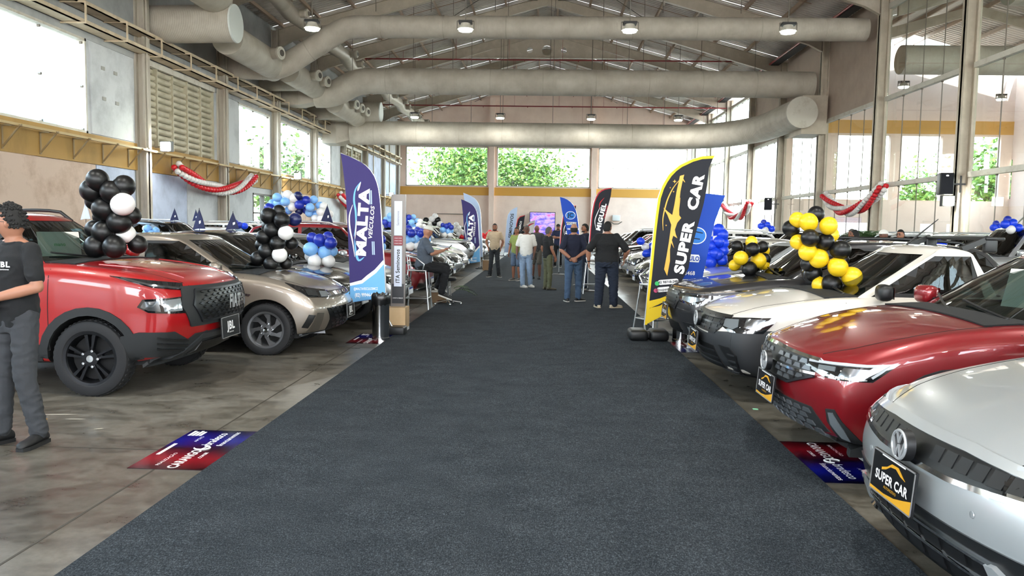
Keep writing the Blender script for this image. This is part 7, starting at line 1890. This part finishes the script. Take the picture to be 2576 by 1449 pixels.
# totem sign on its wooden box
t = thing('totem_sign', 'tall slim grey totem sign on a pale wooden box', 'sign', (-2.32, 11.75, 0), R_(0))
MB().box(-.02, .26, -.18, .18, .06, .37).build('wooden_box', mat('pale_wood', '#c9ab84', .55, build=weathered('#cdb08a', '#b8976c', 1.0, .4, .7, (1, 6, 1))), t)
MB().box(-.02, .26, -.18, .18, .0, .055).build('white_plinth', mat('white_lacquer', '#dcdcda', .3), t)
MB().box(-.0, .22, .02, .07, .37, 2.08).build('sign_frame', mat('sign_grey', '#77726f', .4, .4), t)
MB().box(.02, .20, .012, .02, .42, .72).build('print_foot', mat('sign_dark', '#2a2b2f', .5), t); 
MB().box(.05, .17, .008, .02, .68, 1.30).build('print_panel', mat('panel_white', '#cdd3e4', .4), t); MB().box(.05, .17, .008, .02, 1.46, 1.98).build('print_panel', mat('panel_white'), t); MB().box(.04, .18, .008, .02, 1.31, 1.45).build('print_panel_red', mat('panel_red', '#8f4048', .5), t)
text_on(t, 'ITA Seminovos', .085, lambda a, b, q: (.11 - b * 1.0, .006 - q, .99 + a), mat('print_black', '#15161c', .5), bold=.02, width=.95)
text_on(t, 'Seminovos', .05, lambda a, b, q: (.11 - b, .006 - q, 1.72 + a), mat('print_grey', '#7d8290', .5), bold=.01)
for k in range(3): text_on(t, 'compra venda', .020, lambda a, b, q: (.11 + a, .006 - q, 1.42 - k * .04 + b), mat('print_white'), bold=0)
text_on(t, 'NISSAN RENAULT FIAT' if False else 'OFERTA PREÇO', .022, lambda a, b, q: (.11 + a, .010 - q, .5 + b), mat('print_white'), bold=0)
# wooden box near the second flag
t = thing('wooden_box', 'small brown wooden box beside the second purple flag', 'box', (-1.95, 29.2, 0)); MB().box(-.3, .05, -.2, .2, 0, .35).build('box_shell', mat('brown_wood', '#8a6f52', .6), t); MB().box(-.31, .06, -.21, .21, .35, .37).build('lid', mat('brown_wood'), t)
t = thing('paper_box', 'little box of papers on the floor under the seated man', 'box', (-2.15, 16.4, 0)); MB().box(-.2, .12, -.15, .15, 0, .22).build('box_shell', mat('brown_wood'), t); MB().box(-.22, .14, -.17, .17, .22, .235).build('lid', mat('white_lacquer'), t)
# fallen palm frond
def frond(t, base, d, L, m, n=16, droop=.4):
    d = Vector(d).normalized(); side = d.cross(Vector((0, 0, 1))).normalized(); pts = [Vector(base) + d * L * q / n + Vector((0, 0, -droop * (q / n) ** 2 * L)) for q in range(n + 1)]
    MB().tube(pts, [.008 * (1 - .8 * q / n) for q in range(n + 1)], 5).build('stalk', m, t)
    mb = MB()
    for q in range(2, n + 1):
        for s in (-1, 1):
            l = L * .38 * sin(pi * min(.95, q / n * .8 + .15)); v = (d * .6 + side * s * .8 + Vector((0, 0, -.2))).normalized(); p = pts[q]; w = d * .013
            mb.add([p - w, p + v * l * .5 - w * .8 + Vector((0, 0, .02)), p + v * l, p + v * l * .5 + w * .8 + Vector((0, 0, .02)), p + w], [(0, 1, 2, 3, 4)])
    o = mb.build('leaflets', m, t, fix=False); o['kind'] = 'stuff'
PG = mat('palm_green', '#3d5a30', .5)
t = thing('palm_frond', 'green palm leaves lying on the floor by the carpet edge', 'plant', (-2.05, 18.2, 0)); frond(t, (0, 0, .12), (1, -.2, .25), .55, PG, 10, .5); frond(t, (-.05, .1, .15), (.8, .5, .5), .45, PG, 10, .7)
t = thing('potted_palm', 'potted palm by the glass wall behind the right cars', 'plant', (10.05, 24.7, 0)); MB().lathe([(0, 0), (.2, 0), (.27, .45), (.24, .45), (.22, .40), (0, .40)], 20).build('pot', M['blkm'], t, smooth=40); MB().tube([(0, 0, .4), (.02, 0, 1.3)], [.05, .03], 8).build('trunk', bark, t)
for k in range(11): a = 2 * pi * k / 11 + .2; frond(t, (0, 0, 1.3), (cos(a), sin(a), 1.0 + .5 * (k % 2)), 1.0, PG, 14, .55)
# speakers on the right columns
def speaker(label, loc, s=1.0):
    t = thing('loudspeaker', label, 'loudspeaker', loc, R_(-14)); MB().add(*rbox((-.19 * s, -.2 * s, -.32 * s), (.19 * s, .2 * s, .32 * s), .03)).build('cabinet', M['blk'], t, smooth=40)
    MB().box(-.165 * s, .165 * s, -.205 * s, -.2 * s, -.29 * s, .29 * s).build('grille', mat('speaker_cloth', '#1c1e26', .9), t)
    MB().bar((.2 * s, .05, 0), (.56 * s, .12, 0), .04, .05).bar((.43 * s, .1, -.25 * s), (.43 * s, .1, .25 * s), .04, .04).build('bracket', M['blk'], t)
    MB().box(-.03, .03, -.212 * s, -.205 * s, .22 * s, .25 * s).build('badge', M['chrome'], t)
speaker('black loudspeaker clamped to the right column above the floodlight', (11.93, 23.75, 3.12)); speaker('black loudspeaker on the next right column, above the yellow garland', (11.9, 41.95, 3.1))
# LED screen on the far wall
t = thing('led_screen', 'glowing purple LED screen on the far wall at the end of the carpet', 'screen', (-.1, 66.3, 1.9)); MB().box(-1.1, 1.1, -.06, .08, -.85, 1.1).build('cabinet', M['blk'], t)
def m_screen(tt, b):
    n = noise(tt, 1.2, 3, .6, stretch=(1, 1, 2.5)); r = ramp(tt, n.outputs[0], [(.3, '#2d2a9a'), (.45, '#6a55d8'), (.55, '#b59af0'), (.65, '#c04fa0'), (.8, '#3a1f6e')]); tt.links.new(r.outputs[0], b.inputs['Emission Color']); b.inputs['Emission Strength'].default_value = 1.3; b.inputs['Base Color'].default_value = (.02, .02, .04, 1)
MB().box(-1.05, 1.05, -.075, -.062, -.8, 1.05).build('display', mat('screen_glow', '#000000', .3, build=m_screen), t)
mb = MB()
for k in range(5): mb.bar((-1.0 + k * .3, -.08, 1.0), (-.4 + k * .2, -.08, .55), .02, .006)
mb.build('roof_lines_picture', mat('screen_line', '#d7c8ff', .5, emit='#cbb8ff', es=1.2), t)
t = thing('router_box', 'small white box with antennas on the far wall right of the flags', 'box', (6.2, 66.85, 2.6)); MB().add(*rbox((-.35, -.12, -.25), (.35, .1, .25), .05)).build('shell', mat('white_lacquer'), t, smooth=40); MB().tube([(-.5, 0, -.3), (-.2, 0, -.5), (.2, 0, -.5), (.5, 0, -.3)], .04, 6).build('cable', M['wire'], t)
# floor stickers
def sticker(label, x0, x1, y0, y1, flip, name='floor_sticker'):
    t = thing(name, label, 'floor sticker', ((x0 + x1) / 2, (y0 + y1) / 2, 0), pi if flip else 0); w = (x1 - x0) / 2; l = (y1 - y0) / 2
    def ms(tt, b):
        tcn = N(tt, 'ShaderNodeTexCoord'); s = N(tt, 'ShaderNodeSeparateXYZ'); tt.links.new(tcn.outputs['Object'], s.inputs[0]); ad = N(tt, 'ShaderNodeMath', operation='MULTIPLY_ADD'); ad.inputs[1].default_value = 1.0 / (2 * l); ad.inputs[2].default_value = .5; tt.links.new(s.outputs['Y'], ad.inputs[0])
        n = noise(tt, 3, 3); m2 = N(tt, 'ShaderNodeMath', operation='MULTIPLY_ADD'); m2.inputs[1].default_value = .35; tt.links.new(n.outputs[0], m2.inputs[0]); sb = N(tt, 'ShaderNodeMath', operation='SUBTRACT'); sb.inputs[1].default_value = .175; tt.links.new(ad.outputs[0], m2.inputs[2]); tt.links.new(m2.outputs[0], sb.inputs[0])
        r = ramp(tt, sb.outputs[0], [(.0, '#1e0309'), (.25, '#8a0f1d'), (.48, '#240a20'), (.72, '#0c1480'), (1, '#06061c')]); tt.links.new(r.outputs[0], b.inputs['Base Color'])
    MB().box(-w, w, -l, l, .0005, .004).build('vinyl', mat('sticker_print_%d' % (len(MATS)), '#400818', .18, build=ms), t)
    W2 = mat('print_white')
    F = lambda cx, cy, sc=1: (lambda a, b, q: (cx - b * sc, cy + a * sc, .0042 + q * .2))
    text_on(t, 'CARANGO', .095, F(.03, -l * .52), W2, bold=.025, width=.85); text_on(t, '.COM.BR', .035, F(.115, -l * .35), W2, bold=.02)
    text_on(t, 'bradesco', .10, F(.03, l * .50), W2, bold=.015, width=.85); text_on(t, 'financiamentos', .06, F(.125, l * .52), W2, bold=.01)
    text_on(t, 'REALIZAÇÃO', .034, F(-.09, -l * .55), W2, bold=0, width=1.4); text_on(t, 'APOIO', .034, F(-.09, l * .48), W2, bold=0, width=1.4)
    mb = MB(); pts = [(.03 + .055 * sin(a), l * .02 + .045 * cos(a), .005) for a in [q * .5 for q in range(10)]]; mb.tube(pts, .006, 4); mb.bar((.03, l * .02 - .05, .005), (.06, l * .02 + .05, .005), .01, .002); mb.build('ribbon_logo', W2, t)
    mb = MB(); mb.box(-w + .035, -w + .06, -.17, .10, .004, .0052); mb.build('white_bar', W2, t)
    mb = MB()
    for k in range(4): mb.box(-w + .03 + k * .028, -w + .05 + k * .028, l * .66, l * .66 + .13 - .02 * (k % 2), .004, .0052)
    mb.build('event_logo', W2, t)
    return t
sticker('red and blue floor sticker lettered CARANGO beside the carpet, left near', -2.675, -2.175, 4.83, 5.79, False)
sticker('dark red and blue floor sticker lettered CARANGO beside the carpet, right near', 1.84, 2.34, 4.95, 5.92, True)
sticker('floor sticker under the mirror-steel bin and purple flag', -2.66, -2.18, 10.35, 11.3, False)
sticker('floor sticker under the graphite SUV front by the carpet', 1.84, 2.34, 10.2, 11.15, True)
# pale sheets behind the windscreens; the crossover's imitates a reflection
def paper(label, loc, rot, w, h, s=None):
    t = thing('windscreen_sheet', label, 'paper', loc); t.rotation_euler = rot; MB().box(-w / 2, w / 2, -.002, .002, -h / 2, h / 2).build('sheet', mat('paper_white', '#e6e4dc', .7), t)
    if s: text_on(t, s, .05, lambda a, b, q: (-a if False else a, -.0025 - q, b), mat('print_green', '#2fae5a', .5), bold=.02)
paper('pale price sheet lettered in green behind the red pickup windscreen', (-4.86, 7.62, 1.36), (R_(-12), 0, R_(62)), .42, .26, 'mano')
paper('white sheet standing in for a reflection in the wine red crossover windscreen', (3.45, 5.55, 1.22), (R_(-15), 0, R_(-75)), .5, .3)  # put in for the white reflection on the glass
t = thing('green_tape_scrap', 'tiny green paper scrap on the floor by the right carpet edge', 'scrap', (1.95, 7.0, 0)); MB().prism([(-.025, -.02), (.02, -.025), (.027, .018), (-.02, .024)], lambda a, b, q: (a, b, q), .001, .003).build('scrap_sheet', mat('mint_paper', '#8fd8b0', .6), t)
t = thing('leaf_scrap', 'tiny yellow scrap on the floor before the red pickup', 'scrap', (-4.0, 6.0, 0)); MB().prism([(-.03, 0), (0, .014), (.03, .004), (0, -.012)], lambda a, b, q: (a, b, q), .001, .004).build('scrap_sheet', mat('scrap_yellow', '#b98a2e', .6), t)

# let every loose bunch of balloons rest on the car below it
dg = bpy.context.evaluated_depsgraph_get(); dg.update()
for t, (_x, _y, z, r, _) in DROP:
    best = None; c0 = z - r
    for ch in t.children:
        rr = ch.scale.z; cz = ch.location.z
        if cz - rr > c0 + .12: continue
        o = Vector((t.location.x + ch.location.x, t.location.y + ch.location.y, 2.9))
        for _k in range(40):
            ok, co, no, ix, ob, mx = SC.ray_cast(dg, o, Vector((0, 0, -1)))
            if not ok: break
            if ob.name.split('.')[0] in ('body', 'cabin', 'windscreen') and ob.parent and ob.parent.get('category') == 'car':
                q = co.z - (cz - rr); best = q if best is None else max(best, q); break
            o = co - Vector((0, 0, .004))
    if best is not None: t.location.z = best - .012
